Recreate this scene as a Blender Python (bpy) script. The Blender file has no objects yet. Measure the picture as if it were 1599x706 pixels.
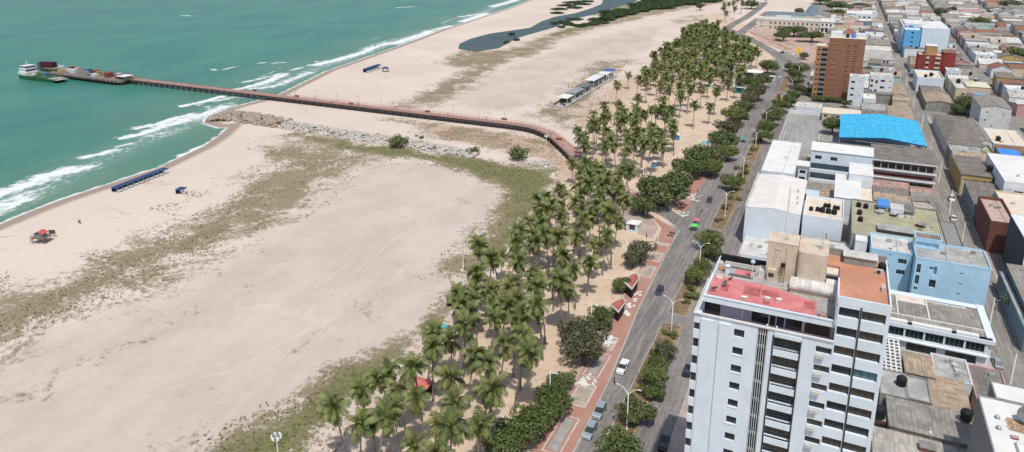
import bpy, math, random
import numpy as np
random.seed(7)
RNG = np.random.RandomState(11)
scn = bpy.context.scene
col = scn.collection
# ------------------------------------------------------------------ camera
# World axes: +Y runs along the avenue away from the viewer, +X is inland.
F_, XC, YC, HC = 1100., 800., 200., 100.
PITCH = math.radians(14.92); HEAD = math.radians(25)
cam = bpy.data.cameras.new('camera'); camo = bpy.data.objects.new('camera', cam); col.objects.link(camo)
camo.location = (0, 0, HC)
camo.rotation_euler = (math.radians(90) - PITCH, 0, HEAD)
cam.sensor_width = 36; cam.lens = F_ / 1599 * 36
cam.shift_y = -(353 - YC) / 1599
cam.clip_end = 8000; cam.clip_start = 1
scn.camera = camo

def at(px, py, z=0):
    """survey a point of the photograph on the level z -> world (X, Y)"""
    k = (py - YC) / F_; Z = (HC - z) / (math.sin(PITCH) + math.cos(PITCH) * k)
    X = (px - XC) / F_ * Z; Y = Z * (math.cos(PITCH) - math.sin(PITCH) * k)
    return (X * math.cos(HEAD) - Y * math.sin(HEAD), X * math.sin(HEAD) + Y * math.cos(HEAD))
def ats(pts, z=0): return [at(x, y, z) for x, y in pts]

# ------------------------------------------------------------------ light
scn.view_settings.view_transform = 'Standard'; scn.view_settings.look = 'None'; scn.view_settings.exposure = 0
SUN_EL = math.radians(64); sx, sy = 0.45, -0.893
w = bpy.data.worlds.new('World'); scn.world = w; w.use_nodes = True
nt = w.node_tree; bg = nt.nodes['Background']
sky = nt.nodes.new('ShaderNodeTexSky'); sky.sky_type = 'NISHITA'; sky.sun_disc = False
sky.sun_elevation = SUN_EL; sky.sun_rotation = math.atan2(sx, sy); sky.air_density = 1.2; sky.dust_density = 2.0
nt.links.new(sky.outputs[0], bg.inputs[0]); bg.inputs[1].default_value = 0.115
sl = bpy.data.lights.new('sun', 'SUN'); sl.energy = 3.15; sl.angle = math.radians(0.6); sl.color = (1, .955, .89)
so = bpy.data.objects.new('sun', sl); col.objects.link(so)
from mathutils import Vector, Matrix, noise as mnoise
d = Vector((sx * math.cos(SUN_EL), sy * math.cos(SUN_EL), math.sin(SUN_EL)))
so.rotation_euler = d.to_track_quat('Z', 'Y').to_euler(); so.location = (0, 0, 200)
scn.cycles.max_bounces = 5; scn.cycles.diffuse_bounces = 3; scn.cycles.transparent_max_bounces = 4

# ------------------------------------------------------------------ object helpers
WL = {}          # object name -> world location of its origin
ROT = {}
def tag(o, label=None, cat=None, group=None, kind=None):
    if label: o['label'] = label
    if cat: o['category'] = cat
    if group: o['group'] = group
    if kind: o['kind'] = kind
    return o
def thing(name, label, cat, loc=(0, 0, 0), rz=0, group=None):
    o = bpy.data.objects.new(name, None); col.objects.link(o)
    o.empty_display_size = .5
    o.location = loc; o.rotation_euler = (0, 0, rz); WL[o.name] = Vector(loc)
    return tag(o, label, cat, group)

class MB:
    """collects faces; build() links them as ONE mesh object.  World=True: verts are world coordinates."""
    def __init__(s): s.v = []; s.f = []; s.m = []
    def quad(s, a, b, c, d, m=0):
        n = len(s.v); s.v += [a, b, c, d]; s.f.append((n, n+1, n+2, n+3)); s.m.append(m)
    def tri(s, a, b, c, m=0):
        n = len(s.v); s.v += [a, b, c]; s.f.append((n, n+1, n+2)); s.m.append(m)
    def poly(s, pts, m=0):
        n = len(s.v); s.v += list(pts); s.f.append(tuple(range(n, n+len(pts)))); s.m.append(m)
    def box(s, x0, x1, y0, y1, z0, z1, m=0):
        if x0 > x1: x0, x1 = x1, x0
        if y0 > y1: y0, y1 = y1, y0
        n = len(s.v)
        s.v += [(x0,y0,z0),(x1,y0,z0),(x1,y1,z0),(x0,y1,z0),(x0,y0,z1),(x1,y0,z1),(x1,y1,z1),(x0,y1,z1)]
        for q in ((0,3,2,1),(4,5,6,7),(0,1,5,4),(1,2,6,5),(2,3,7,6),(3,0,4,7)):
            s.f.append(tuple(n+i for i in q)); s.m.append(m)
    def obox(s, c, u, v, hx, hy, z0, z1, m=0):
        """oriented box about centre c=(x,y) with unit axes u,v"""
        n = len(s.v)
        for z in (z0, z1):
            for a, b in ((-1,-1),(1,-1),(1,1),(-1,1)):
                s.v.append((c[0]+u[0]*a*hx+v[0]*b*hy, c[1]+u[1]*a*hx+v[1]*b*hy, z))
        for q in ((0,3,2,1),(4,5,6,7),(0,1,5,4),(1,2,6,5),(2,3,7,6),(3,0,4,7)):
            s.f.append(tuple(n+i for i in q)); s.m.append(m)
    def tube(s, pts, rs, n=8, m=0, cap=True):
        pts = [Vector(p) for p in pts]
        if not isinstance(rs, (list, tuple)): rs = [rs]*len(pts)
        base = len(s.v)
        for i, p in enumerate(pts):
            t = (pts[min(i+1, len(pts)-1)] - pts[max(i-1, 0)]).normalized()
            a = t.orthogonal().normalized() if abs(t.z) < .99 else Vector((1,0,0))
            if abs(t.z) < .99:
                a = t.cross(Vector((0,0,1))).normalized()
            b = t.cross(a).normalized()
            for k in range(n):
                th = 2*math.pi*k/n
                s.v.append(tuple(p + (a*math.cos(th) + b*math.sin(th))*rs[i]))
        for i in range(len(pts)-1):
            for k in range(n):
                s.f.append((base+i*n+k, base+i*n+(k+1)%n, base+(i+1)*n+(k+1)%n, base+(i+1)*n+k)); s.m.append(m)
        if cap:
            s.f.append(tuple(base+k for k in range(n))); s.m.append(m)
            s.f.append(tuple(base+(len(pts)-1)*n+k for k in range(n))); s.m.append(m)
    def cyl(s, x, y, z0, z1, r, n=14, m=0, r1=None):
        s.tube([(x,y,z0),(x,y,z1)], [r, r if r1 is None else r1], n, m)
    def lathe(s, x, y, prof, n=16, m=0):
        base = len(s.v)
        for r, z in prof:
            for k in range(n):
                th = 2*math.pi*k/n; s.v.append((x+r*math.cos(th), y+r*math.sin(th), z))
        for i in range(len(prof)-1):
            for k in range(n):
                s.f.append((base+i*n+k, base+i*n+(k+1)%n, base+(i+1)*n+(k+1)%n, base+(i+1)*n+k)); s.m.append(m)
    def prism(s, pts, z0, z1, m=0):
        n = len(pts); b = len(s.v)
        s.v += [(p[0],p[1],z0) for p in pts] + [(p[0],p[1],z1) for p in pts]
        s.f.append(tuple(b+n+i for i in range(n))); s.m.append(m)
        s.f.append(tuple(b+n-1-i for i in range(n))); s.m.append(m)
        for i in range(n):
            s.f.append((b+i, b+(i+1)%n, b+n+(i+1)%n, b+n+i)); s.m.append(m)
    def build(s, name, mats, parent=None, smooth=False, world=True, bevel=0):
        me = bpy.data.meshes.new(name)
        o0 = WL.get(parent.name, Vector((0,0,0))) if (parent is not None and world) else Vector((0,0,0))
        V = [(a[0]-o0.x, a[1]-o0.y, a[2]-o0.z) for a in s.v]
        me.from_pydata(V, [], s.f)
        if not isinstance(mats, (list, tuple)): mats = [mats]
        for q in mats: me.materials.append(q)
        me.polygons.foreach_set('material_index', [min(i, len(mats)-1) for i in s.m])
        if smooth: me.polygons.foreach_set('use_smooth', [True]*len(me.polygons))
        me.update()
        o = bpy.data.objects.new(name, me); col.objects.link(o)
        if parent is not None: o.parent = parent
        WL[o.name] = o0.copy()
        if bevel:
            md = o.modifiers.new('bevel', 'BEVEL'); md.width = bevel; md.segments = 2; md.limit_method = 'ANGLE'
        return o

KIDS = {}
def copy_tree(o, loc=None, rz=None, sc=None, label=None, group=None):
    def rec(s, par):
        c = s.copy(); col.objects.link(c)
        if par is not None: c.parent = par
        for ch in s.children: rec(ch, c)
        return c
    r = rec(o, None)
    if loc is not None: r.location = loc
    if rz is not None: r.rotation_euler = (0, 0, rz)
    if sc is not None: r.scale = (sc, sc, sc) if not isinstance(sc, tuple) else sc
    if label: r['label'] = label
    if group: r['group'] = group
    return r
class Kind:
    """first use moves the prototype itself, later uses copy it"""
    def __init__(s, proto): s.p = proto; s.used = False
    def put(s, loc, rz=0, sc=1, label=None, group=None, cat=None):
        if not s.used:
            s.used = True; o = s.p; o.location = loc; o.rotation_euler = (0, 0, rz)
            o.scale = (sc, sc, sc) if not isinstance(sc, tuple) else sc
            if label: o['label'] = label
            if group: o['group'] = group
        else:
            # copies are taken from the placed prototype; its transform is overwritten
            o = copy_tree(s.p, loc, rz, sc, label, group)
        return o

# ------------------------------------------------------------------ materials
MATS = {}
class NT:
    def __init__(s, name):
        s.m = bpy.data.materials.new(name); s.m.use_nodes = True; s.t = s.m.node_tree
        s.b = s.t.nodes['Principled BSDF']; s.L = s.t.links.new
        s.geo = s.t.nodes.new('ShaderNodeNewGeometry')
    def n(s, ty, **kw):
        o = s.t.nodes.new(ty)
        for k, v in kw.items(): setattr(o, k, v)
        return o
    def pos(s, sc=(1,1,1), rot=0, loc=(0,0,0)):
        m = s.n('ShaderNodeMapping'); m.inputs['Scale'].default_value = sc; m.inputs['Rotation'].default_value = (0,0,rot)
        m.inputs['Location'].default_value = loc
        s.L(s.geo.outputs['Position'], m.inputs['Vector']); return m.outputs[0]
    def noise(s, scale, detail=4, rough=.6, vec=None, dist=0):
        o = s.n('ShaderNodeTexNoise'); o.inputs['Scale'].default_value = scale; o.inputs['Detail'].default_value = detail
        o.inputs['Roughness'].default_value = rough; o.inputs['Distortion'].default_value = dist
        s.L(vec if vec is not None else s.geo.outputs['Position'], o.inputs['Vector']); return o.outputs[0]
    def attr(s, name):
        o = s.n('ShaderNodeAttribute', attribute_name=name); return o.outputs['Fac']
    def math(s, op, a, b=None, c=None, clamp=False):
        o = s.n('ShaderNodeMath', operation=op, use_clamp=clamp)
        for i, q in enumerate((a, b, c)):
            if q is None: continue
            if isinstance(q, (int, float)): o.inputs[i].default_value = q
            else: s.L(q, o.inputs[i])
        return o.outputs[0]
    def ss(s, x, a, b):
        o = s.n('ShaderNodeMapRange', interpolation_type='SMOOTHSTEP'); s.L(x, o.inputs[0])
        o.inputs[1].default_value = a; o.inputs[2].default_value = b; return o.outputs[0]
    def mix(s, f, a, b, mode='MIX'):
        o = s.n('ShaderNodeMix', data_type='RGBA', blend_type=mode)
        for i, q in ((0, f), (6, a), (7, b)):
            if isinstance(q, (int, float)): o.inputs[i].default_value = q
            elif isinstance(q, tuple): o.inputs[i].default_value = (*q, 1)
            else: s.L(q, o.inputs[i])
        return o.outputs[2]
    def color(s, c):
        if isinstance(c, tuple): s.b.inputs['Base Color'].default_value = (*c, 1)
        else: s.L(c, s.b.inputs['Base Color'])
    def bump(s, h, strength=.3, dist=.1):
        o = s.n('ShaderNodeBump'); o.inputs['Strength'].default_value = strength; o.inputs['Distance'].default_value = dist
        s.L(h, o.inputs['Height']); s.L(o.outputs[0], s.b.inputs['Normal'])
    def set(s, rough=.8, spec=.3, metal=0):
        s.b.inputs['Roughness'].default_value = rough; s.b.inputs['Specular IOR Level'].default_value = spec
        s.b.inputs['Metallic'].default_value = metal

def sc3(c, k): return tuple(min(1, x*k) for x in c)
def mat(name, c, rough=.8, var=.2, scale=.6, spec=.25, metal=0, stain=0, stainc=None):
    if name in MATS: return MATS[name]
    q = NT(name)
    n1 = q.noise(scale, 5, .62); n2 = q.noise(scale*9, 3, .6)
    k = q.mix(q.ss(n1, .3, .7), sc3(c, 1-var), sc3(c, 1+var*.6))
    k = q.mix(q.math('MULTIPLY', q.ss(n2, .35, .75), var*.8), k, sc3(c, .62))
    if stain:
        v = q.pos((1, 1, .35)); n3 = q.noise(.9, 6, .7, v)
        k = q.mix(q.math('MULTIPLY', q.ss(n3, .5, .68), stain), k, stainc or sc3(c, .35))
    q.color(k); q.set(rough, spec, metal); MATS[name] = q.m; return q.m
def flatmat(name, c, rough=.5, spec=.4, metal=0):
    if name in MATS: return MATS[name]
    q = NT(name); q.color(c); q.set(rough, spec, metal); MATS[name] = q.m; return q.m
def roofmat(name, c, axis='x', period=.9, dirt=.6, var=.25, rust=None):
    """corrugated sheet roof with sheet laps, streaks and dirt"""
    if name in MATS: return MATS[name]
    q = NT(name)
    i = 0 if axis == 'x' else 1
    sp = q.n('ShaderNodeSeparateXYZ'); q.L(q.geo.outputs['Position'], sp.inputs[0])
    u = sp.outputs[i]; v = sp.outputs[1-i]
    wv = q.math('SINE', q.math('MULTIPLY', u, 6.2832/period))
    lap = q.math('LESS_THAN', q.math('FRACT', q.math('DIVIDE', v, 1.83)), .06)
    lap2 = q.math('LESS_THAN', q.math('FRACT', q.math('DIVIDE', u, 3.6)), .03)
    # each sheet its own weathering
    vor = q.n('ShaderNodeTexWhiteNoise', noise_dimensions='2D')
    cmb = q.n('ShaderNodeCombineXYZ'); q.L(q.math('FLOOR', q.math('DIVIDE', v, 1.83)), cmb.inputs[0]); q.L(q.math('FLOOR', q.math('DIVIDE', u, .9)), cmb.inputs[1])
    q.L(cmb.outputs[0], vor.inputs['Vector'])
    n1 = q.noise(.22, 6, .7); str_ = q.noise(.8, 5, .7, q.pos((3, .35, 1) if axis == 'x' else (.35, 3, 1)))
    k = q.mix(q.ss(n1, .3, .7), sc3(c, 1-var), sc3(c, 1+var*.5))
    k = q.mix(q.math('MULTIPLY', q.math('POWER', vor.outputs[0], 2.), .6), k, sc3(c, .5))
    k = q.mix(q.math('MULTIPLY', q.ss(str_, .45, .7), dirt), k, rust or sc3(c, .38))
    k = q.mix(q.math('MULTIPLY', q.math('MAXIMUM', lap, lap2), .45), k, sc3(c, .25))
    k = q.mix(q.math('MULTIPLY', q.ss(wv, -.9, .2), .22), sc3(c, .5), k) if False else k
    q.color(k); q.set(.75, .2)
    q.bump(wv, .5, .08); MATS[name] = q.m; return q.m

def glass(name='dark window glass', c=(.02,.024,.026), rough=.08):
    if name in MATS: return MATS[name]
    q = NT(name); n = q.noise(.35, 2); q.color(q.mix(q.ss(n, .35, .65), c, sc3(c, 2.2))); q.set(rough, .5)
    MATS[name] = q.m; return q.m
# ------------------------------------------------------------------ ground sheet
def seg_dist(X, Y, pts, closed=False):
    D = np.full(X.shape, 1e9); n = len(pts)
    for i in range(n if closed else n-1):
        ax, ay = pts[i]; bx, by = pts[(i+1) % n]
        dx, dy = bx-ax, by-ay; L = dx*dx+dy*dy+1e-9
        t = np.clip(((X-ax)*dx+(Y-ay)*dy)/L, 0, 1)
        D = np.minimum(D, np.hypot(X-ax-t*dx, Y-ay-t*dy))
    return D
def inside(X, Y, pts):
    r = np.zeros(X.shape, bool); n = len(pts); j = n-1
    for i in range(n):
        xi, yi = pts[i]; xj, yj = pts[j]
        c = ((yi > Y) != (yj > Y)) & (X < (xj-xi)*(Y-yi)/(yj-yi+1e-12)+xi)
        r ^= c; j = i
    return r
def sd(X, Y, pts):
    """signed distance, positive inside"""
    return np.where(inside(X, Y, pts), 1, -1)*seg_dist(X, Y, pts, True)
def area(X, Y, px, soft=5., k=1., world=False):
    p = px if world else ats(px)
    return np.clip(sd(X, Y, p)/soft*.5+.5, 0, 1)*k

SHORE_PX = [(0,357),(60,331),(110,312),(200,282),(260,262),(330,228),(352,213),(368,199),(373,193),(350,196),(330,190),(338,180),(372,168),(440,150),(520,110),(620,75),(700,45),(800,12),(830,0)]
shore = [(-262, -300), (-264, 60)] + ats(SHORE_PX) + [(-560, 1500), (-700, 2400), (-900, 4000)]
sea_poly = shore + [(-6000, 4000), (-6000, -300)]
lagoon_px = [(716,76),(718,68),(735,60),(765,52),(800,47),(828,43),(846,33),(866,26),(900,20),(925,12),(940,6),(945,-8),(1010,-8),(990,4),(968,10),(948,16),(930,22),(895,30),(868,42),(840,50),(812,58),(795,66),(780,75),(742,81)]
lagoon = ats([p for p in lagoon_px])

def axis(segs):
    a = []
    for s0, s1, st in segs: a += list(np.arange(s0, s1, st))
    return np.array(a + [segs[-1][1]])
gx = axis([(-6000,-2000,800),(-2000,-620,60),(-620,-420,5),(-420,-20,2.2),(-20,140,10),(140,600,40),(600,4000,400)])
gy = axis([(-1000,60,60),(60,100,5),(100,480,2.2),(480,800,4),(800,1300,8),(1300,2200,60),(2200,7000,600)])
GX, GY = np.meshgrid(gx, gy)
sdsea = -sd(GX, GY, sea_poly)          # + inland
sdlag = sd(GX, GY, lagoon)
GZ = np.clip(sdsea*.06, -2.5, 0) + np.where(sdlag > -1, -np.clip((sdlag+1)*.25, 0, 1.2), 0)
A = {}
A['grass'] = np.maximum.reduce([
    area(GX,GY,[(-40,470),(0,446),(60,436),(130,420),(170,395),(250,370),(330,330),(380,295),(405,262),(425,222),(445,216),(470,222),(500,225),(540,232),(590,245),(600,258),(560,262),(520,280),(480,322),(440,345),(390,372),(340,408),(290,412),(230,452),(170,472),(110,495),(60,520),(-40,600)], 14, 1),
    area(GX,GY,[(250,322),(280,312),(300,303),(330,297),(338,301),(310,312),(280,330),(255,331)], 5, .75),
    area(GX,GY,[(345,285),(375,280),(385,290),(350,290)], 5, .6),
    area(GX,GY,[(10,440),(40,427),(50,430),(20,447)], 4, .6),
    area(GX,GY,[(450,210),(465,205),(560,225),(640,232),(700,243),(760,250),(850,262),(872,266),(862,285),(835,330),(812,362),(790,400),(765,440),(735,465),(700,485),(660,520),(620,570),(560,620),(500,690),(470,740),(300,740),(350,690),(420,650),(500,590),(560,560),(610,532),(650,512),(690,470),(735,455),(745,430),(690,422),(688,408),(735,395),(752,360),(775,335),(790,310),(770,290),(735,272),(700,258),(640,250),(560,240),(500,228)], 7, 1.3),
    area(GX,GY,[(608,170),(640,155),(700,122),(740,108),(690,100),(700,88),(720,80),(790,78),(830,62),(880,44),(950,26),(1000,14),(1060,4),(1130,-4),(1140,4),(1080,12),(1000,30),(930,46),(880,62),(840,84),(790,98),(765,112),(730,140),(680,166)], 10, .95),
    area(GX,GY,[(792,190),(830,172),(870,160),(880,138),(905,118),(935,96),(985,92),(1000,100),(960,116),(930,150),(912,180),(900,205),(880,200),(840,180)], 9, .8),
    area(GX,GY,[(590,182),(640,186),(760,200),(850,214),(880,232),(905,258),(870,262),(830,244),(760,232),(700,226),(650,206)], 6, .62),
    area(GX,GY,[(880,28),(930,16),(1000,2),(1140,-8),(1120,4),(1000,12),(930,24)], 8, .9),
    area(GX,GY,[(1040,30),(1100,22),(1110,30),(1060,40)], 5, .6),
])
A['green'] = np.maximum.reduce([
    area(GX,GY,[(455,206),(600,228),(720,244),(870,262),(862,290),(812,366),(765,442),(700,486),(620,572),(500,692),(470,740),(300,740),(500,600),(650,518),(745,440),(790,340),(790,290),(700,256),(560,238)], 8, 1),
    area(GX,GY,[(60,480),(150,440),(250,390),(330,350),(400,310),(430,330),(330,390),(200,450),(80,510)], 20, .45),
    area(GX,GY,[(860,60),(1000,20),(1130,-6),(1000,0),(860,40)], 8, .8)])
A['red'] = np.maximum.reduce([
    area(GX,GY,[(470,740),(500,696),(560,634),(620,580),(660,530),(700,494),(762,446),(812,368),(850,300),(872,262),(905,262),(890,290),(850,340),(800,400),(740,480),(690,530),(640,590),(560,680),(520,740)], 5, .8),
    area(GX,GY,[(640,188),(760,202),(850,216),(905,258),(940,290),(880,285),(850,250),(760,230),(680,215)], 6, .9),
    area(GX,GY,[(895,170),(950,130),(1000,110),(1060,60),(1100,30),(1120,40),(1060,90),(1010,130),(960,190),(920,210),(880,195)], 10, .75),
    area(GX,GY,[(930,60),(1010,50),(1030,62),(960,75),(920,80)], 12, .5)])
A['grove'] = area(GX,GY,[(520,740),(610,650),(660,590),(700,530),(760,460),(800,390),(850,330),(890,290),(925,250),(905,235),(930,190),(970,165),(1000,120),(1060,60),(1110,20),(1130,20),(1200,60),(1240,120),(1180,170),(1120,230),(1000,420),(900,600),(820,740)], 7, 1)
A['basin'] = np.maximum(
    area(GX,GY,[(-60,620),(60,530),(170,480),(240,455),(300,420),(350,410),(400,370),(450,345),(490,322),(530,282),(575,262),(640,252),(700,260),(770,290),(790,312),(770,345),(745,370),(690,408),(688,425),(740,440),(690,475),(600,545),(500,600),(420,655),(330,740),(-60,740)], 10, 1),
    area(GX,GY,[(690,165),(760,112),(850,84),(900,64),(1000,42),(1040,40),(1020,80),(950,100),(890,130),(860,160),(790,180)], 12, .7))
A['wet'] = np.clip(1-np.abs(sdsea+1)/7., 0, 1)
A['town'] = np.clip((GX+50)/4, 0, 1)
def attach(me, A):
    for k, v in A.items():
        a = me.attributes.new(k, 'FLOAT', 'POINT'); a.data.foreach_set('value', np.ascontiguousarray(v, dtype=np.float32).ravel())
def grid_mesh(name, GX, GY, GZ, mask=None):
    ny, nx = GX.shape
    me = bpy.data.meshes.new(name)
    idx = np.arange(ny*nx).reshape(ny, nx)
    q = np.stack([idx[:-1,:-1], idx[:-1,1:], idx[1:,1:], idx[1:,:-1]], -1).reshape(-1, 4)
    if mask is not None: q = q[mask[:-1,:-1].ravel()]
    me.from_pydata(np.stack([GX,GY,GZ], -1).reshape(-1,3).tolist(), [], q.tolist())
    me.polygons.foreach_set('use_smooth', [True]*len(me.polygons))
    return me
me = grid_mesh('ground', GX, GY, GZ); attach(me, A)
q = NT('sand and scrub')
nL = q.noise(.012, 5, .6); nM = q.noise(.09, 6, .68); nF = q.noise(.55, 5, .7); nS = q.noise(2.6, 4, .7)
strk = q.noise(.05, 7, .7, q.pos((1, .6, 1), rot=math.radians(-4)))
cream = q.mix(q.ss(nL, .35, .65), (.60,.50,.425), (.665,.565,.485))
cream = q.mix(q.math('MULTIPLY', q.ss(nF, .45, .7), .18), cream, (.50,.41,.35))
bas = q.mix(q.ss(strk, .32, .68), (.495,.42,.355), (.59,.505,.435))
bas = q.mix(q.math('MULTIPLY', q.ss(nM, .52, .72), .35), bas, (.45,.35,.27))
bas = q.mix(q.math('MULTIPLY', q.ss(nS, .58, .72), .22), bas, (.36,.29,.23))
# faint wheel tracks wandering through the basin
trk = q.math('ABSOLUTE', q.math('SUBTRACT', q.noise(.02, 2, .4, q.pos((1.6, .4, 1), rot=.35)), .5))
bas = q.mix(q.math('MULTIPLY', q.math('SUBTRACT', 1., q.ss(trk, 0, .006)), .22), bas, (.72,.62,.55))
c = q.mix(q.ss(q.math('ADD', q.attr('basin'), q.math('MULTIPLY', q.math('SUBTRACT', nM, .5), .7)), .35, .65), cream, bas)
grv = q.mix(q.ss(nM, .3, .7), (.56,.43,.31), (.66,.52,.40))
grv = q.mix(q.math('MULTIPLY', q.ss(nF, .5, .66), .4), grv, (.36,.25,.17))
c = q.mix(q.ss(q.math('ADD', q.attr('grove'), q.math('MULTIPLY', q.math('SUBTRACT', nF, .5), .6)), .3, .7), c, grv)
c = q.mix(q.math('MULTIPLY', q.ss(q.math('ADD', q.attr('red'), q.math('MULTIPLY', q.math('SUBTRACT', nF, .5), 1.)), .3, .9), .75), c, (.47,.31,.215))
twn = q.mix(q.ss(nF, .35, .65), (.20,.185,.165), (.33,.30,.27))
c = q.mix(q.attr('town'), c, twn)
wc = (.34,.27,.22)
c = q.mix(q.ss(q.math('ADD', q.attr('wet'), q.math('MULTIPLY', q.math('SUBTRACT', nM, .5), .3)), .25, .8), c, wc)
gn = q.math('ADD', q.math('MULTIPLY', q.math('SUBTRACT', q.noise(.055, 7, .68, dist=.8), .5), 3.0), q.math('MULTIPLY', q.math('SUBTRACT', nF, .5), 2.2))
gn = q.math('ADD', gn, q.math('MULTIPLY', q.math('SUBTRACT', nS, .5), 1.3))
gm = q.ss(q.math('ADD', q.math('MULTIPLY', q.attr('grass'), .98), gn), .36, .92)
gdry = q.mix(q.ss(nS, .35, .65), (.19,.15,.085), (.35,.285,.185))
ggrn = q.mix(q.ss(nF, .35, .65), (.11,.115,.04), (.20,.20,.08))
gc = q.mix(q.ss(q.math('ADD', q.attr('green'), q.math('MULTIPLY', q.math('SUBTRACT', nM, .5), 2.0)), .12, .85), gdry, ggrn)
c = q.mix(q.math('MULTIPLY', gm, .95), c, gc)
q.color(c); q.set(.95, .1); q.L(q.math('SUBTRACT', .95, q.math('MULTIPLY', q.ss(q.attr('wet'), .5, 1.), .55)), q.b.inputs['Roughness'])
hb = q.math('ADD', q.math('MULTIPLY', nF, .6), q.math('MULTIPLY', q.math('MULTIPLY', nS, gm), 2.))
q.bump(hb, .5, .25)
me.materials.append(q.m)
g = bpy.data.objects.new('ground', me); col.objects.link(g); tag(g, 'pale sandy shore plain with scrub, grove floor and town ground', None, None, 'structure')

# ------------------------------------------------------------------ sea
wx = axis([(-6000,-2000,800),(-2000,-700,20),(-700,-560,6),(-560,-240,2.)])
wy = axis([(-300,80,40),(80,420,2.),(420,800,4),(800,1400,8),(1400,4000,200)])
WX, WY = np.meshgrid(wx, wy)
ds = sd(WX, WY, sea_poly)         # + seaward
foam = np.clip((1-np.abs(ds-2.6)/4.6)*1.45, 0, 1.3)
mod = .5+.5*np.sin(WY*.021+np.sin(WY*.007)*3); north = np.clip((WY-330)/60, 0, 1)
for off_, wd_, kk_ in ((15, 3.5, .72), (30, 5, .80), (47, 4, .62)):
    foam = np.maximum(foam, np.clip(1-np.abs(ds-off_-2.5*np.sin(WY*.05+off_))/wd_, 0, 1)*kk_*(.35+.65*north)*(.55+.45*np.sin(WY*.031+off_*.7)))
def breaker(px, wdt, k=1.):
    global foam
    p = ats(px); D = seg_dist(WX, WY, p); wdt = wdt*1.45+1.2; k = k*1.08
    foam = np.maximum(foam, np.clip(1-D/wdt, 0, 1)*k)
for px, wd, k in [
    ([(-20,306),(30,292),(70,276),(100,266),(128,262)], 8, 1.0), ([(-10,330),(20,318),(40,308)], 7, .9), ([(60,286),(90,274),(118,268)], 5, .8), ([(0,316),(50,296)],7,.7),
    ([(132,245),(155,240),(178,234)], 3, 1.1), ([(180,229),(205,223)], 2, .8),
    ([(195,214),(225,208),(250,198),(290,186),(320,178),(350,166)], 5, 1.0), ([(215,199),(250,193),(275,184),(300,178)], 4, 1.05), ([(280,192),(330,178),(362,163)], 5, .75),
    ([(285,165),(320,158),(348,150)], 3.5, 1.1), ([(340,156),(372,150),(400,150)], 5, .8),
    ([(366,140),(395,134),(420,126),(444,116)], 5, 1.05), ([(398,138),(430,134),(470,118),(486,112)], 7, .8), ([(380,128),(410,122),(440,114)], 4, .8),
    ([(492,101),(520,95),(545,88),(558,84)], 6, 1.15), ([(498,96),(540,92)], 9, .6), ([(560,84),(590,72),(608,67)], 7, 1.), ([(570,76),(606,66)], 8,.7),
    ([(615,68),(640,60),(665,52),(672,48)], 10, 1.0), ([(640,66),(700,44)], 9,.6), ([(680,46),(706,40)], 6, 1.), ([(726,33),(742,28),(760,22)], 12, 1.1), ([(770,10),(800,2),(815,-4)], 12, 1.), ([(720,26),(760,20)],9,.8),
    ([(320,226),(300,236),(282,243)], 2.5, 1.1), ([(40,334),(68,325),(82,318)], 2., .9), ([(20,352),(40,346)], 2, 1.),
    ([(104,44),(118,43),(131,41)], 2.5, 1.05), ([(288,24),(303,25)], 4, 1.1), ([(428,98),(445,97)], 2.5, 1.), ([(456,109),(472,105)], 2.5, 1.), ([(405,98),(420,97)], 2, .9), ([(332,108),(338,109)],2,1.), ([(350,108),(368,104)],2.5,.8), ([(95,44),(100,43)],2,.8),
    ([(618,12),(648,10)], 5, .95), ([(152,33),(166,31)], 3, .6), ([(218,44),(226,43)], 3, .55), ([(170,50),(176,51)], 2, .6), ([(482,52),(492,52)],2,.7), ([(438,21),(448,20)],2,.6), ([(520,33),(526,32)],2,.6), ([(440,65),(446,64)],2,.6),
    ([(300,160),(330,168),(360,160)], 4, .6), ([(230,212),(262,206)], 7, .6)]:
    breaker(px, wd, k)
me = grid_mesh('sea', WX, WY, np.full(WX.shape, -.25), mask=(ds > -12))
attach(me, {'foam': foam, 'depth': np.clip(ds/120, 0, 1), 'milky': np.clip(1-seg_dist(WX, WY, ats([(-40,330),(60,296),(130,262),(210,225),(300,190),(380,150),(480,112),(600,72),(720,34),(820,-8)]))/26., 0, 1)})
q = NT('turquoise sea water')
n1 = q.noise(.02, 4, .6, q.pos((1, .5, 1), rot=.5)); n2 = q.noise(.35, 5, .62, q.pos((1.4, .35, 1), rot=.12)); n3 = q.noise(1.3, 4, .65, q.pos((1.5, .5, 1), rot=.12))
deep = q.mix(q.ss(n1, .35, .65), (.040,.190,.147), (.064,.235,.178))
shal = q.mix(q.ss(n1, .3, .7), (.09,.225,.16), (.14,.24,.165))
wcol = q.mix(q.ss(q.attr('depth'), .0, .85), shal, deep)
wcol = q.mix(q.math('MULTIPLY', q.ss(q.attr('milky'), .1, 1.), .35), wcol, (.22,.36,.30))
wcol = q.mix(q.math('MULTIPLY', q.ss(n2, .35, .7), .22), wcol, (.025,.13,.115))
fn = q.math('ADD', q.math('MULTIPLY', q.math('SUBTRACT', q.noise(.28, 6, .72, q.pos((1, .55, 1))), .5), 2.0), q.math('MULTIPLY', q.math('SUBTRACT', n3, .5), .9))
fm = q.ss(q.math('ADD', q.attr('foam'), fn), .42, .85)
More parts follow.
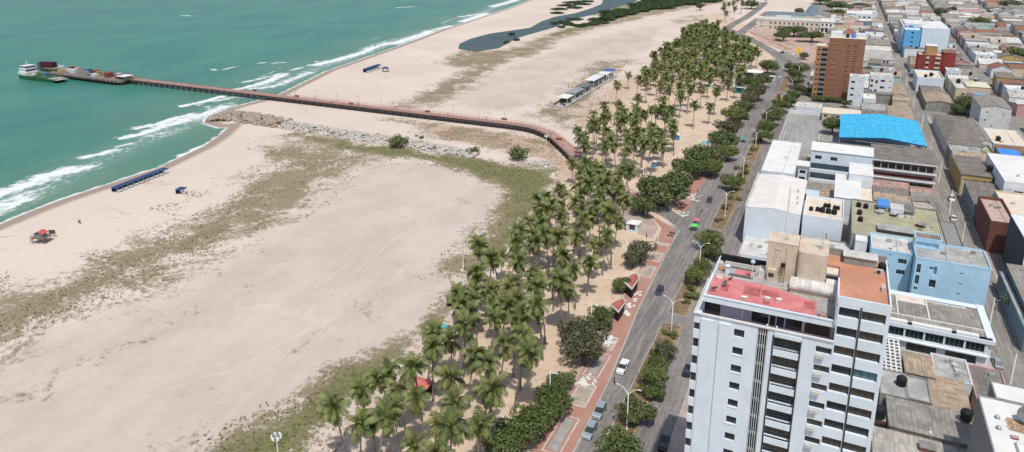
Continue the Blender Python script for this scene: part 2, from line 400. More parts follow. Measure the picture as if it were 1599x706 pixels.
# lacy foam left behind the breakers
vo = q.n('ShaderNodeTexVoronoi', feature='DISTANCE_TO_EDGE'); vo.inputs['Scale'].default_value = .28; q.L(q.pos((1, .6, 1)), vo.inputs['Vector'])
lace = q.math('MULTIPLY', q.math('SUBTRACT', 1., q.ss(vo.outputs['Distance'], .0, .10)), q.ss(q.math('ADD', q.attr('milky'), q.math('MULTIPLY', q.math('SUBTRACT', n1, .5), 1.6)), .62, 1.15))
fm = q.math('MAXIMUM', fm, q.math('MULTIPLY', lace, .6))
c = q.mix(q.math('MULTIPLY', fm, .92), wcol, (.78,.80,.79)); q.color(c)
q.L(q.math('ADD', .28, q.math('MULTIPLY', fm, .5)), q.b.inputs['Roughness']); q.b.inputs['Specular IOR Level'].default_value = .17
q.bump(q.math('ADD', q.math('MULTIPLY', n2, 1.), q.math('ADD', q.math('MULTIPLY', n3, .35), q.math('MULTIPLY', fm, .5))), .55, .6)
me.materials.append(q.m)
o = bpy.data.objects.new('sea', me); col.objects.link(o); tag(o, 'turquoise sea with lines of white breakers', None, None, 'structure')
# lagoon
q = NT('still lagoon water'); n1 = q.noise(.05, 3); q.color(q.mix(q.ss(n1, .35, .65), (.045,.07,.075), (.07,.10,.10))); q.set(.35, .12)
q.bump(q.noise(1., 3), .08, .1)
mb = MB(); cx = sum(p[0] for p in lagoon)/len(lagoon); cy = sum(p[1] for p in lagoon)/len(lagoon)
xs = [p[0] for p in lagoon]; ys = [p[1] for p in lagoon]
mb.quad((min(xs)-4,min(ys)-4,-.3),(max(xs)+30,min(ys)-4,-.3),(max(xs)+30,max(ys)+60,-.3),(min(xs)-4,max(ys)+60,-.3))
# keep the sheet clear of the sea side
mb.v = [(x, y, z) for x, y, z in mb.v]
lg = mb.build('lagoon_water', q.m); tag(lg, 'dark still lagoon behind the beach', None, None, 'structure')

# ------------------------------------------------------------------ roads
def ribbon_mb(pts, wl, wr, z, mb=None):
    mb = mb or MB(); L = []; R = []
    for i, p in enumerate(pts):
        a = Vector(pts[max(i-1,0)]); b = Vector(pts[min(i+1,len(pts)-1)]); t = (b-a).normalized(); n = Vector((t.y, -t.x))
        p = Vector(p); L.append(p-n*wl); R.append(p+n*wr)
    for i in range(len(pts)-1):
        mb.quad((*L[i], z), (*R[i], z), (*R[i+1], z), (*L[i+1], z))
    return mb
def asphalt(name, a, b, patch=(.07,.07,.068)):
    q = NT(name); n1 = q.noise(.06, 5, .65, q.pos((1, .3, 1))); n2 = q.noise(.8, 5, .7); n3 = q.noise(.5, 5, .75, q.pos((2.2, .12, 1)))
    c = q.mix(q.ss(n1, .3, .7), a, b); c = q.mix(q.math('MULTIPLY', q.ss(n2, .4, .7), .35), c, patch)
    c = q.mix(q.math('MULTIPLY', q.ss(n3, .46, .60), .5), c, sc3(b, 1.3)); q.color(c); q.set(.9, .2); q.bump(n2, .2, .02)
    # cracks and patches
    vo = q.n('ShaderNodeTexVoronoi', feature='DISTANCE_TO_EDGE'); vo.inputs['Scale'].default_value = .16; q.L(q.geo.outputs['Position'], vo.inputs['Vector'])
    c2 = q.mix(q.math('MULTIPLY', q.math('SUBTRACT', 1., q.ss(vo.outputs['Distance'], 0, .012)), .5), c, (.05,.05,.05)); q.color(c2)
    return q.m
M_asph = asphalt('worn grey asphalt', (.165,.145,.135), (.27,.245,.23))
M_asph2 = asphalt('worn concrete street', (.20,.185,.165), (.31,.285,.255), (.15,.14,.125))
mb = MB()
kerb = [(-39.6, 60), (-39.6,118),(-40.3,142),(-42.9,177),(-44.1,214),(-44.3,237),(-45.8,307),(-46.4,392),(-45.4,507),(-46,560),(-50,620)]
for i in range(len(kerb)-1):
    (a, ya), (b, yb) = kerb[i], kerb[i+1]
    mb.quad((a, ya, .03), (-35.2, ya, .03), (-35.2, yb, .03), (b, yb, .03))
av1 = mb.build('road', M_asph); tag(av1, 'seaside carriageway of the avenue, worn grey asphalt', None, None, 'structure')
mb = MB(); mb.quad((-30.1,60,.03),(-22.9,60,.03),(-22.9,620,.03),(-30.1,620,.03)); 
o = mb.build('road', M_asph); tag(o, 'inland carriageway of the avenue', None, None, 'structure')
mb = MB()
for y0, y1 in ((60,62),(172,177.5),(232,243),(330,333),(500,506),(560,620)): mb.quad((-35.2,y0,.03),(-30.1,y0,.03),(-30.1,y1,.03),(-35.2,y1,.03))
# the median gaps are paved; the far end swings left past the square
curve = ats([(1236,112),(1228,98),(1212,84),(1190,71),(1166,58),(1150,52),(1138,46)])
ribbon_mb(curve, 5.5, 5.5, .034, mb)
ribbon_mb(ats([(1128,50),(1145,38),(1166,27),(1184,14),(1194,4)]), 5.5, 5.5, .038, mb)
ribbon_mb(ats([(1152,56),(1168,43),(1184,31),(1202,18)]), 5.5, 5.5, .042, mb)
mb.poly([(-44,236.,.034),(-35,236.,.034),(-35,250,.034),(-47,250,.034),(-57,262,.034),(-70,268,.034),(-68,256,.034),(-54,248,.034),(-46,240,.034)])
o = mb.build('road', M_asph); tag(o, 'paved crossings and the road bending past the square', None, None, 'structure')
# back streets
ST = {}
mb = MB(); mb.quad((42.5,60,.03),(51,60,.03),(53,1700,.03),(44.5,1700,.03)); o = mb.build('street', M_asph2); tag(o, 'narrow inland street between the house rows', None, None, 'structure')
mb = MB(); ribbon_mb([(84,200),(92,435),(110,980),(130,1600)], 4, 4, .034, mb); o = mb.build('street', M_asph2); tag(o, 'second inland street', None, None, 'structure')
mb = MB(); ribbon_mb([(133,380),(140,435),(172,980),(212,1700)], 4, 4, .034, mb); o = mb.build('street', M_asph2); tag(o, 'third inland street', None, None, 'structure')
mb = MB()
for y in (474, 690, 1000): mb.quad((-20 if y<480 else 0,y-3.5,.038),(400,y-3.5,.038),(400,y+3.5,.038),(-20 if y<480 else 0,y+3.5,.038))
o = mb.build('street', M_asph2); tag(o, 'cross streets running inland', None, None, 'structure')
# kerbs / median
M_kerb = mat('pale concrete kerb', (.46,.43,.39), .85, .25, .8)
M_yel = mat('worn yellow kerb paint', (.55,.36,.08), .8, .35, .6)
M_soil = mat('median soil', (.24,.17,.10), .95, .4, .7)
MED = [(62,172),(177.5,232),(243,330),(333,500),(506,560)]
mb = MB(); mk = MB(); my = MB()
for y0, y1 in MED:
    mb.box(-35.0,-30.3,y0+.2,y1-.2,0,.15); mk.box(-35.2,-35.0,y0,y1,0,.18); my.box(-30.3,-30.1,y0,y1,0,.18); mk.box(-35.0,-30.3,y0,y0+.2,0,.18); mk.box(-35.0,-30.3,y1-.2,y1,0,.18)
for i in range(len(kerb)-1):
    (a, ya), (b, yb) = kerb[i], kerb[i+1]
    if ya == 237: continue
    mk.quad((a-.35,ya,.17),(a,ya,.17),(b,yb,.17),(b-.35,yb,.17)); mk.quad((a,ya,0),(b,yb,0),(b,yb,.17),(a,ya,.17))
mk.box(-22.9,-22.6,60,620,0,.15); mk.box(42.2,42.5,60,1300,0,.15); mk.box(51,51.3,60,470,0,.15)
o = mb.build('median', M_soil); tag(o, 'planted strip between the carriageways', None, None, 'structure')
o = mk.build('kerb', M_kerb); tag(o, 'pale concrete kerbs', None, None, 'structure')
o = my.build('kerb', M_yel); tag(o, 'yellow painted kerb of the median', None, None, 'structure')
# promenade paving
q = NT('red promenade paving')
n1 = q.noise(.09, 5, .65); n2 = q.noise(1.2, 4, .7)
br = q.n('ShaderNodeTexBrick'); br.inputs['Scale'].default_value = 1.; br.inputs['Brick Width'].default_value = .5; br.inputs['Row Height'].default_value = .25; br.inputs['Mortar Size'].default_value = .015
br.inputs['Color1'].default_value = (.47,.22,.165,1); br.inputs['Color2'].default_value = (.40,.19,.145,1); br.inputs['Mortar'].default_value = (.28,.2,.16,1); q.L(q.geo.outputs['Position'], br.inputs['Vector'])
c = q.mix(q.math('MULTIPLY', q.ss(n1, .4, .62), .55), br.outputs[0], (.43,.29,.23)); c = q.mix(q.math('MULTIPLY', q.ss(n2, .45, .7), .3), c, (.28,.16,.12))
q.color(c); q.set(.85, .25); M_pav = q.m
q = NT('grey-pink inland pavement'); n1 = q.noise(.15, 5, .65); q.color(q.mix(q.ss(n1, .3, .7), (.36,.27,.23), (.48,.40,.35))); q.set(.9, .2); M_pav2 = q.m
mb = MB(); lft = [(-47.4,60),(-47.2,136),(-48.2,160),(-49,200),(-50.5,236),(-57,246)]
kl = [(-39.95,60),(-39.95,118),(-40.65,142),(-43.25,177),(-44.45,214),(-44.6,230),(-47,238)]
mb.poly([(x,y,.16) for x,y in kl+lft[::-1]])
mb.poly([(x,y,.16) for x,y in [(-46,254),(-46.2,307),(-46.8,392),(-45.8,507),(-46.4,560),(-50.4,620),(-56,620),(-53,560),(-52,507),(-53.5,392),(-53.5,300),(-58,270)]])
o = mb.build('promenade', M_pav); tag(o, 'red brick paved seafront promenade', None, None, 'structure')
mb = MB(); mb.poly([(x,y,.12) for x,y in [(-52,236.5),(-58,247),(-66,254),(-80,262),(-84,250),(-78,238),(-64,230),(-51.5,226)]])
o = mb.build('plaza', M_pav2); tag(o, 'pale trodden paving round the white kiosk', None, None, 'structure')
mb = MB(); mb.box(-22.6,-16.4,60,470,0,.12); mb.box(39.5,42.2,60,470,0,.11); mb.box(51.3,52.6,60,470,0,.11)
o = mb.build('pavement', M_pav2); tag(o, 'inland pavements', None, None, 'structure')
# inlaid panels of the promenade
M_wht = mat('white inlay stone', (.60,.50,.44), .8, .2, .7); M_inl = mat('grey inlay stone', (.42,.35,.28), .85, .25, .6); M_dry = mat('dry fountain basin', (.36,.35,.33), .7, .2, .6)
def panel(cx, cy, hx, hy, kind, label):
    t = thing('paving_panel', label, 'paving panel', (cx, cy, .16), 0, 'inlaid panels of the promenade')
    mb = MB()
    mb.box(cx-hx,cx+hx,cy-hy,cy-hy+.35,.16,.19); mb.box(cx-hx,cx+hx,cy+hy-.35,cy+hy,.16,.19)
    mb.box(cx-hx,cx-hx+.35,cy-hy+.35,cy+hy-.35,.16,.19); mb.box(cx+hx-.35,cx+hx,cy-hy+.35,cy+hy-.35,.16,.19)
    if kind == 1:
        mb.box(cx-hx+.35,cx+hx-.35,cy-hy+1.5,cy-hy+1.75,.16,.19); mb.box(cx-hx+.35,cx+hx-.35,cy+hy-1.75,cy+hy-1.5,.16,.19)
    mb.build('border', M_wht, t)
    mb = MB(); k = .95 if kind == 0 else .35
    mb.box(cx-hx+k,cx+hx-k,cy-hy+k,cy+hy-k,.16,.175); mb.build('infill', M_dry if kind == 0 else M_inl, t)
panel(-43.9, 118.5, 2.0, 6.2, 0, 'long narrow basin panel nearest the viewer, beside the silver cars')
panel(-44.3, 133.0, 2.1, 4.4, 1, 'square banded panel behind the long basin')
panel(-45.0, 145.5, 2.0, 5.4, 0, 'long pale basin panel beside the white pickup')
panel(-45.2, 156.0, 1.7, 3.2, 1, 'small panel half covered by heaped slabs')
panel(-46.6, 200.0, 2.0, 4.2, 1, 'square inlaid panel on the bright red paving')
panel(-46.9, 211.5, 2.0, 3.8, 1, 'square inlaid panel just beyond, near the tree')
panel(-47.3, 222.3, 2.3, 1.2, 1, 'slim pale band panel by the crossing')

# grass tufts standing in the scrub belts
from bisect import bisect
def look(name, x, y): return A[name][min(len(gy)-1, bisect(list_gy, y)), min(len(gx)-1, bisect(list_gx, x))]
list_gx = list(gx); list_gy = list(gy)
tf = MB(); tR = random.Random(5); n_t = 0
while n_t < 12000:
    x = tR.uniform(-330,-78); y = 60+tR.random()**1.4*560
    g_ = look('grass', x, y)
    if g_ < .15 or g_*1.0+mnoise.fractal(Vector((x*.05,y*.05,0)),1.,2.,5)*1.2+mnoise.noise(Vector((x*.4,y*.4,3)))*.5 < .62: 
        continue
    n_t += 1; h_ = tR.uniform(.18,.5); r_ = tR.uniform(.15,.45); m_ = 1 if tR.random() < .55*look('green',x,y)+.12 else (0 if tR.random() < .86 else 2)
    for k in range(3):
        a = tR.uniform(0,6.28); c_,s_ = math.cos(a)*r_, math.sin(a)*r_; tf.tri((x-s_*.5,y+c_*.5,.0),(x+s_*.5,y-c_*.5,.0),(x+c_,y+s_,h_),m_)
o = tf.build('grass', [mat('dry scrub grass',(.30,.235,.14),.95,.3,.8), mat('green scrub grass',(.15,.155,.055),.95,.3,.8), mat('dark twiggy scrub',(.15,.125,.08),.95,.3,.8)]); tag(o,'tufts of dry and green grass across the sandy scrub belts','grass',None,'stuff')
# ------------------------------------------------------------------ palms
def leafmat(name, c0, c1, c2, scale=.5):
    q = NT(name); n1 = q.noise(scale, 3, .6); n2 = q.noise(.09, 3, .6); n3 = q.noise(5, 2, .5)
    k = q.mix(q.ss(n1, .3, .7), c0, c1); k = q.mix(q.math('MULTIPLY', q.ss(n2, .45, .7), .6), k, c2); k = q.mix(q.math('MULTIPLY', q.ss(n3, .4, .7), .35), k, sc3(c0, .5))
    q.color(k); q.set(.55, .35)
    q.b.inputs['Transmission Weight'].default_value = 0
    return q.m
M_frond = leafmat('palm frond green', (.06,.082,.022), (.215,.24,.072), (.29,.265,.10))
M_frond2 = leafmat('dry palm frond', (.20,.15,.085), (.30,.22,.12), (.16,.12,.07))
M_trunk = mat('grey palm trunk', (.27,.225,.18), .95, .3, 2.)
M_bark = mat('dark bark', (.12,.095,.07), .95, .3, 2.)
def palm_proto(seed, h, lean, nf=24, L=3.9):
    R = random.Random(seed)
    t = thing('coconut_palm', 'coconut palm in the grove between the beach and the avenue', 'palm tree')
    a = R.uniform(0, 6.28); pts = []; rs = []
    for i in range(9):
        k = i/8; off = lean*k**1.7
        pts.append((math.cos(a)*off, math.sin(a)*off, h*k)); rs.append(.24*(1-.45*k)+(.14*(1-k)**6))
    mb = MB(); mb.tube(pts, rs, 8); mb.build('trunk', M_trunk, t, smooth=True)
    top = Vector(pts[-1]); mb = MB()
    def frond(az, el, Lf, dry=0):
        m = 1 if dry else 0
        n = 9; p = top.copy(); e = el; step = Lf/n; droop = R.uniform(.15,.22)*(1 if el > 0 else .7)
        side = Vector((-math.sin(az), math.cos(az), 0)); tw = R.uniform(-.25, .25)
        path = []
        for i in range(n+1):
            dv = Vector((math.cos(az)*math.cos(e), math.sin(az)*math.cos(e), math.sin(e)))
            path.append((p.copy(), dv)); p = p+dv*step; e -= droop*(.5+1.1*i/n); e = max(e, -1.45)
        for i in range(n):
            (p0, d0), (p1, d1) = path[i], path[i+1]
            w0 = .07*(1-i/n)+.012
            mb.quad(tuple(p0-side*w0), tuple(p0+side*w0), tuple(p1+side*w0*.9), tuple(p1-side*w0*.9), m)
            if i < 1: continue
            k = i/n; ll = (.55+1.0*math.sin(math.pi*min(1, k*.9+.12)))*.78*Lf/4.3
            up = d0.cross(side)*-1
            if up.z < 0: up = -up
            for sg in (-1, 1):
                for j in (0, .5):
                    b0 = p0.lerp(p1, j); b1 = p0.lerp(p1, j+.47)
                    tip = b0 + side*sg*ll*R.uniform(.75,.95) + d0*ll*.55 - up*ll*(.28+.25*R.random()+tw*sg) - Vector((0,0,ll*.12))
                    mb.quad(tuple(b0), tuple(b1), tuple(tip+d0*.13), tuple(tip), m)
    ga = 2.399963
    for i in range(nf):
        k = i/(nf-1); el = math.radians(78-108*k**1.05)+R.uniform(-.12,.12)
        frond(i*ga+R.uniform(-.45,.45), el+R.uniform(-.1,.1), L*(.72+.35*math.sin(math.pi*min(1,.25+k*.7)))*R.uniform(.72,1.12), 0)
    for i in range(R.randint(2,6)): frond(R.uniform(0,6.28), math.radians(R.uniform(-75,-35)), L*R.uniform(.6,.85), 1)
    mb.build('crown', [M_frond, M_frond2], t)
    mb = MB()
    for i in range(7):
        th = i*.9; c = top+Vector((math.cos(th)*.32, math.sin(th)*.32, -.35)); mb.lathe(c.x, c.y, [(.02,c.z-.16),(.13,c.z-.08),(.15,c.z+.02),(.1,c.z+.12),(.01,c.z+.16)], 6)
    mb.build('coconuts', flatmat('young coconut', (.20,.19,.05), .6), t)
    return t
PALMS = [Kind(palm_proto(100+i, h, ln, nf)) for i, (h, ln, nf) in enumerate([(9.5,.9,22),(11,1.9,24),(8.2,.5,19),(12,2.8,24),(10.2,1.5,18),(7.0,.8,20)])]
def put_palm(x, y, label, group, k=None, sc=None):
    k = random.choice([0,1,1,2,3,3,4,4]) if k is None else k
    sc = sc or random.uniform(.8, 1.14); PALMS[k].put((x, y, 0), random.uniform(0, 6.28), (sc*.93, sc*.93, sc*random.uniform(1.12, 1.34)), label, group)
placed = []
def free(x, y, r):
    for a, b in placed:
        if (a-x)**2+(b-y)**2 < r*r: return False
    return True
LB = {'s': 'coconut palm with drooping fronds inside the dense near grove beside the red promenade',
      'm': 'coconut palm in the thinner middle of the grove where sand shows between the trunks',
      'n': 'slender coconut palm packed in the far dark grove before the square',
      'b': 'distant coconut palm beyond the square where the avenue bends left'}
GRP = {'s': 'palms of the near grove', 'm': 'palms in the middle of the grove', 'n': 'palms of the far grove', 'b': 'palms beyond the square'}
# single palms that stand apart along the sand: base in photo pixels, label
for px, py, k, sc, lab in [
    (565,742,1,1.0,'coconut palm at the very bottom edge, furthest left of all the palms'),
    (614,667,3,.9,'tall palm at the lower left with the round crown against the scrub strip'),
    (634,684,4,.92,'palm just right of the lower left one, left of the red awning'),
    (783,440,2,.8,'outermost small palm of three on the sand edge right of the floodlight mast'),
    (808,404,2,1.0,'middle one of three palms at the sand edge right of the floodlight mast'),
    (826,416,4,.95,'broad palm, innermost of three on the sand edge right of the floodlight mast'),
    (832,352,1,.75,'twin headed palm clump edge tree under the dark bushy crowns on the sand rim'),
    (842,350,4,.8,'palm standing just behind the twin headed one on the sand rim'),
    (894,288,2,.85,'small isolated palm on the sand below the foot of the pier'),
    (903,236,0,.95,'leftmost palm right beside the pier where it bends down into the grove'),
    (926,198,5,1.0,'lone palm on the sand, left one of a separate pair beyond the pier'),
    (942,191,2,1.0,'lone palm on the sand, right one of a separate pair beyond the pier'),
    (981,140,0,.95,'small palm at the left tip of the far grove next to the terrace'),
    (962,165,4,1.0,'palm at the grove edge closest to the white terrace kiosks'),
    (918,236,4,1.0,'second palm along the pier foot at the grove edge'),
    (930,240,1,1.0,'third palm along the pier foot at the grove edge'),
    (1024,112,3,1.0,'tall palm pair head poking out at the left rim of the far grove'),
    (984,655,0,.0,'')]:
    if sc == 0: continue
    x, y = at(px, py); put_palm(x, y, lab, None, k, sc); placed.append((x, y))
def fill_palms(poly_px, r, n, key, tries=6000, world=False, smin=.85, smax=1.12):
    P = ats(poly_px) if not world else poly_px
    xs = [p[0] for p in P]; ys = [p[1] for p in P]; c = 0
    for _ in range(tries):
        if c >= n: break
        x = random.uniform(min(xs), max(xs)); y = random.uniform(min(ys), max(ys))
        if not inside(np.array([x]), np.array([y]), P)[0] or not free(x, y, r): continue
        placed.append((x, y)); put_palm(x, y, LB[key], GRP[key], None, random.uniform(smin, smax)); c += 1
    return c
c0 = fill_palms([(-80,88),(-80.5,125),(-83,140),(-85,160),(-87,185),(-88,215),(-86,240),(-82,262),(-70,262),(-66,225),(-65,175),(-64,120),(-60,88)], 5.0, 72, 's', world=True)
c1 = fill_palms([(-80,88),(-80.5,125),(-83,140),(-85,160),(-87,185),(-88,215),(-86,240),(-84,258),(-66,258),(-66,240),(-62,225),(-58,200),(-57,175),(-57,150),(-55,120),(-53,88)], 5.2, 38, 's', world=True)
c2 = fill_palms([(-104,292),(-108,330),(-110,372),(-98,372),(-72,365),(-66,330),(-66,292),(-78,284),(-92,284)], 6.3, 52, 'm', world=True)
c3 = fill_palms([(-112,372),(-118,420),(-124,470),(-128,540),(-136,620),(-140,700),(-142,800),(-122,800),(-104,730),(-84,690),(-64,640),(-56,560),(-58,480),(-60,400),(-66,372)], 7.0, 98, 'n', world=True, smin=.92, smax=1.18)
c4 = fill_palms(ats([(1122,38),(1135,12),(1150,4),(1215,3),(1200,10),(1180,12),(1160,24),(1146,34)]), 14, 18, 'b', world=True, smin=1.0, smax=1.4)
print('palms', c0, c1, c2, c3, c4)
# beyond the three hundred that show largest: one mass of palms
def mass(poly, r, n, world=True):
    src = [k.p for k in PALMS]; V = []; F = []; MI = []; cnt = 0; off = 0
    xs = [q[0] for q in poly]; ys = [q[1] for q in poly]
    for _ in range(9000):
        if cnt >= n: break
        x = random.uniform(min(xs),max(xs)); y = random.uniform(min(ys),max(ys))
        if not inside(np.array([x]),np.array([y]),poly)[0] or not free(x,y,r): continue
        placed.append((x,y)); cnt += 1; o = random.choice(src); sc_ = random.uniform(.9,1.2); rz_ = random.uniform(0,6.28); c_,s_ = math.cos(rz_)*sc_, math.sin(rz_)*sc_
        for ch in o.children:
            me_ = ch.data; nm_ = ch.name.split('.')[0]
            if nm_ == 'coconuts': continue
            a_ = np.empty(len(me_.vertices)*3); me_.vertices.foreach_get('co', a_); a_ = a_.reshape(-1,3); b_ = np.stack([a_[:,0]*c_-a_[:,1]*s_+x, a_[:,0]*s_+a_[:,1]*c_+y, a_[:,2]*sc_*random.uniform(1.05,1.3)],1); V.append(b_)
            F += [tuple(v+off for v in p_.vertices) for p_ in me_.polygons]; MI += [2 if nm_ == 'trunk' else p_.material_index for p_ in me_.polygons]; off += len(a_)
    me_ = bpy.data.meshes.new('palm_mass'); me_.from_pydata(np.concatenate(V).tolist(), [], F); [me_.materials.append(m_) for m_ in (M_frond,M_frond2,M_trunk)]; me_.polygons.foreach_set('material_index', MI)
    o = bpy.data.objects.new('palm_mass', me_); col.objects.link(o); tag(o,'mass of the farthest palms behind the counted ones','palms',None,'stuff'); return cnt
print(mass([(-58,470),(-60,620),(-84,690),(-104,730),(-122,800),(-142,810),(-141,690),(-134,580),(-126,470)], 5.2, 170))

# ------------------------------------------------------------------ broadleaf trees, bushes
M_leafA = leafmat('dense broadleaf green', (.05,.078,.022), (.14,.18,.05), (.17,.18,.07), .7)
M_leafB = leafmat('yellow green leaves', (.075,.10,.025), (.18,.21,.055), (.22,.21,.075), .7)
M_leafC = leafmat('greyish olive leaves', (.06,.065,.03), (.15,.15,.075), (.18,.155,.09), .7)
M_leafD = leafmat('dark mangrove leaves', (.03,.055,.018), (.065,.10,.03), (.08,.10,.04), .3)
def tree_proto(seed, name, leaf, r=4., h=6.5, squash=.62, n=2500, size=.30, low=.45, trunk=True, blobs=15, gap=.0):
    R = random.Random(seed); t = thing(name, 'tree', 'tree')
    zc = h-r*squash
    if trunk:
        mb = MB(); mb.tube([(0,0,0),(.1,.05,h*.25),(.0,.1,h*.45)], [.30,.23,.2], 8)
        for i in range(6):
            a = i*1.05+R.random()*.5; l = r*.62
            mb.tube([(0,.1,h*.33+i*.08),(math.cos(a)*l*.45,math.sin(a)*l*.45,h*.5),(math.cos(a)*l,math.sin(a)*l,h*.66)], [.15,.1,.04], 6)
        mb.build('trunk', M_bark, t, smooth=True)
    B = []
    for i in range(blobs):
        a = R.uniform(0, 6.28); q = R.random()**.5*.84; z = R.uniform(-.45, .62)
        B.append((math.cos(a)*r*q, math.sin(a)*r*q, zc+z*r*squash*(1-.5*q), r*R.uniform(.28, .5)))
    B.append((0,0,zc+r*squash*.25,r*.55))
    mb = MB(); W = sum(b[3]**2 for b in B)
    for b in B:
        for j in range(int(n*b[3]**2/W)):
            u = R.gauss(0,1); v = R.gauss(0,1); w_ = R.gauss(0,1); l = math.sqrt(u*u+v*v+w_*w_)+1e-6
            k = b[3]*(R.uniform(.72, 1.06))
            p = Vector((b[0]+u/l*k, b[1]+v/l*k, b[2]+w_/l*k*.8))
            if p.z < h*low*.5: continue
            nrm = Vector((u/l, v/l, w_/l))+Vector((R.gauss(0,.5), R.gauss(0,.5), R.gauss(0,.5)+.3)); nrm.normalize()
            a1 = nrm.orthogonal().normalized(); a2 = nrm.cross(a1); th = R.uniform(0, 6.28)
            e1 = (a1*math.cos(th)+a2*math.sin(th))*size*R.uniform(.6,1.3); e2 = (a2*math.cos(th)-a1*math.sin(th))*size*R.uniform(.4,.9)
            mb.quad(tuple(p-e1), tuple(p-e2*.8), tuple(p+e1), tuple(p+e2*.8))
    mb.build('crown', leaf, t)
    return t
TR = {'a': Kind(tree_proto(1, 'broadleaf_tree', M_leafA, 4, 6.4)), 'a2': Kind(tree_proto(2, 'broadleaf_tree', M_leafA, 4, 6.0, .7, blobs=11)),
      'b': Kind(tree_proto(3, 'broadleaf_tree', M_leafB, 4, 6.2, .6)), 'c': Kind(tree_proto(4, 'broadleaf_tree', M_leafC, 4, 6.6, .66, n=2600)),
      's': Kind(tree_proto(5, 'shrub', M_leafA, 1.5, 2.0, .65, 700, .17, 0, False, 8)), 's2': Kind(tree_proto(6, 'shrub', M_leafB, 1.5, 1.8, .6, 700, .17, 0, False, 8)),
      'm': Kind(tree_proto(8, 'mangrove', M_leafD, 6, 6.2, .5, 1500, .7, 0, False, 12)),
      'u': Kind(tree_proto(9, 'umbrella_tree', M_leafA, 4, 5.4, .42, 3200, .26, .8, True, 18))}
def put_tree(k, px, py, r, lab, group=None, zc=4.0, world=None, hs=None):
    x, y = world if world else at(px, py, zc)
    r *= 1.0 if zc == 4.0 and at(px,py,zc)[0] < -41 and py > 380 else 1.18; base = {'s':1.5,'s2':1.5,'m':6.}.get(k, 4.); s = r/base
    o = TR[k].put((x, y, 0), random.uniform(0, 6.28), (s, s, hs if hs else (s*.95 if s < 1.8 else 1.3+s*.22)), lab, group)
    o['category'] = 'bush' if k in ('s','s2') else ('mangrove' if k == 'm' else 'tree')
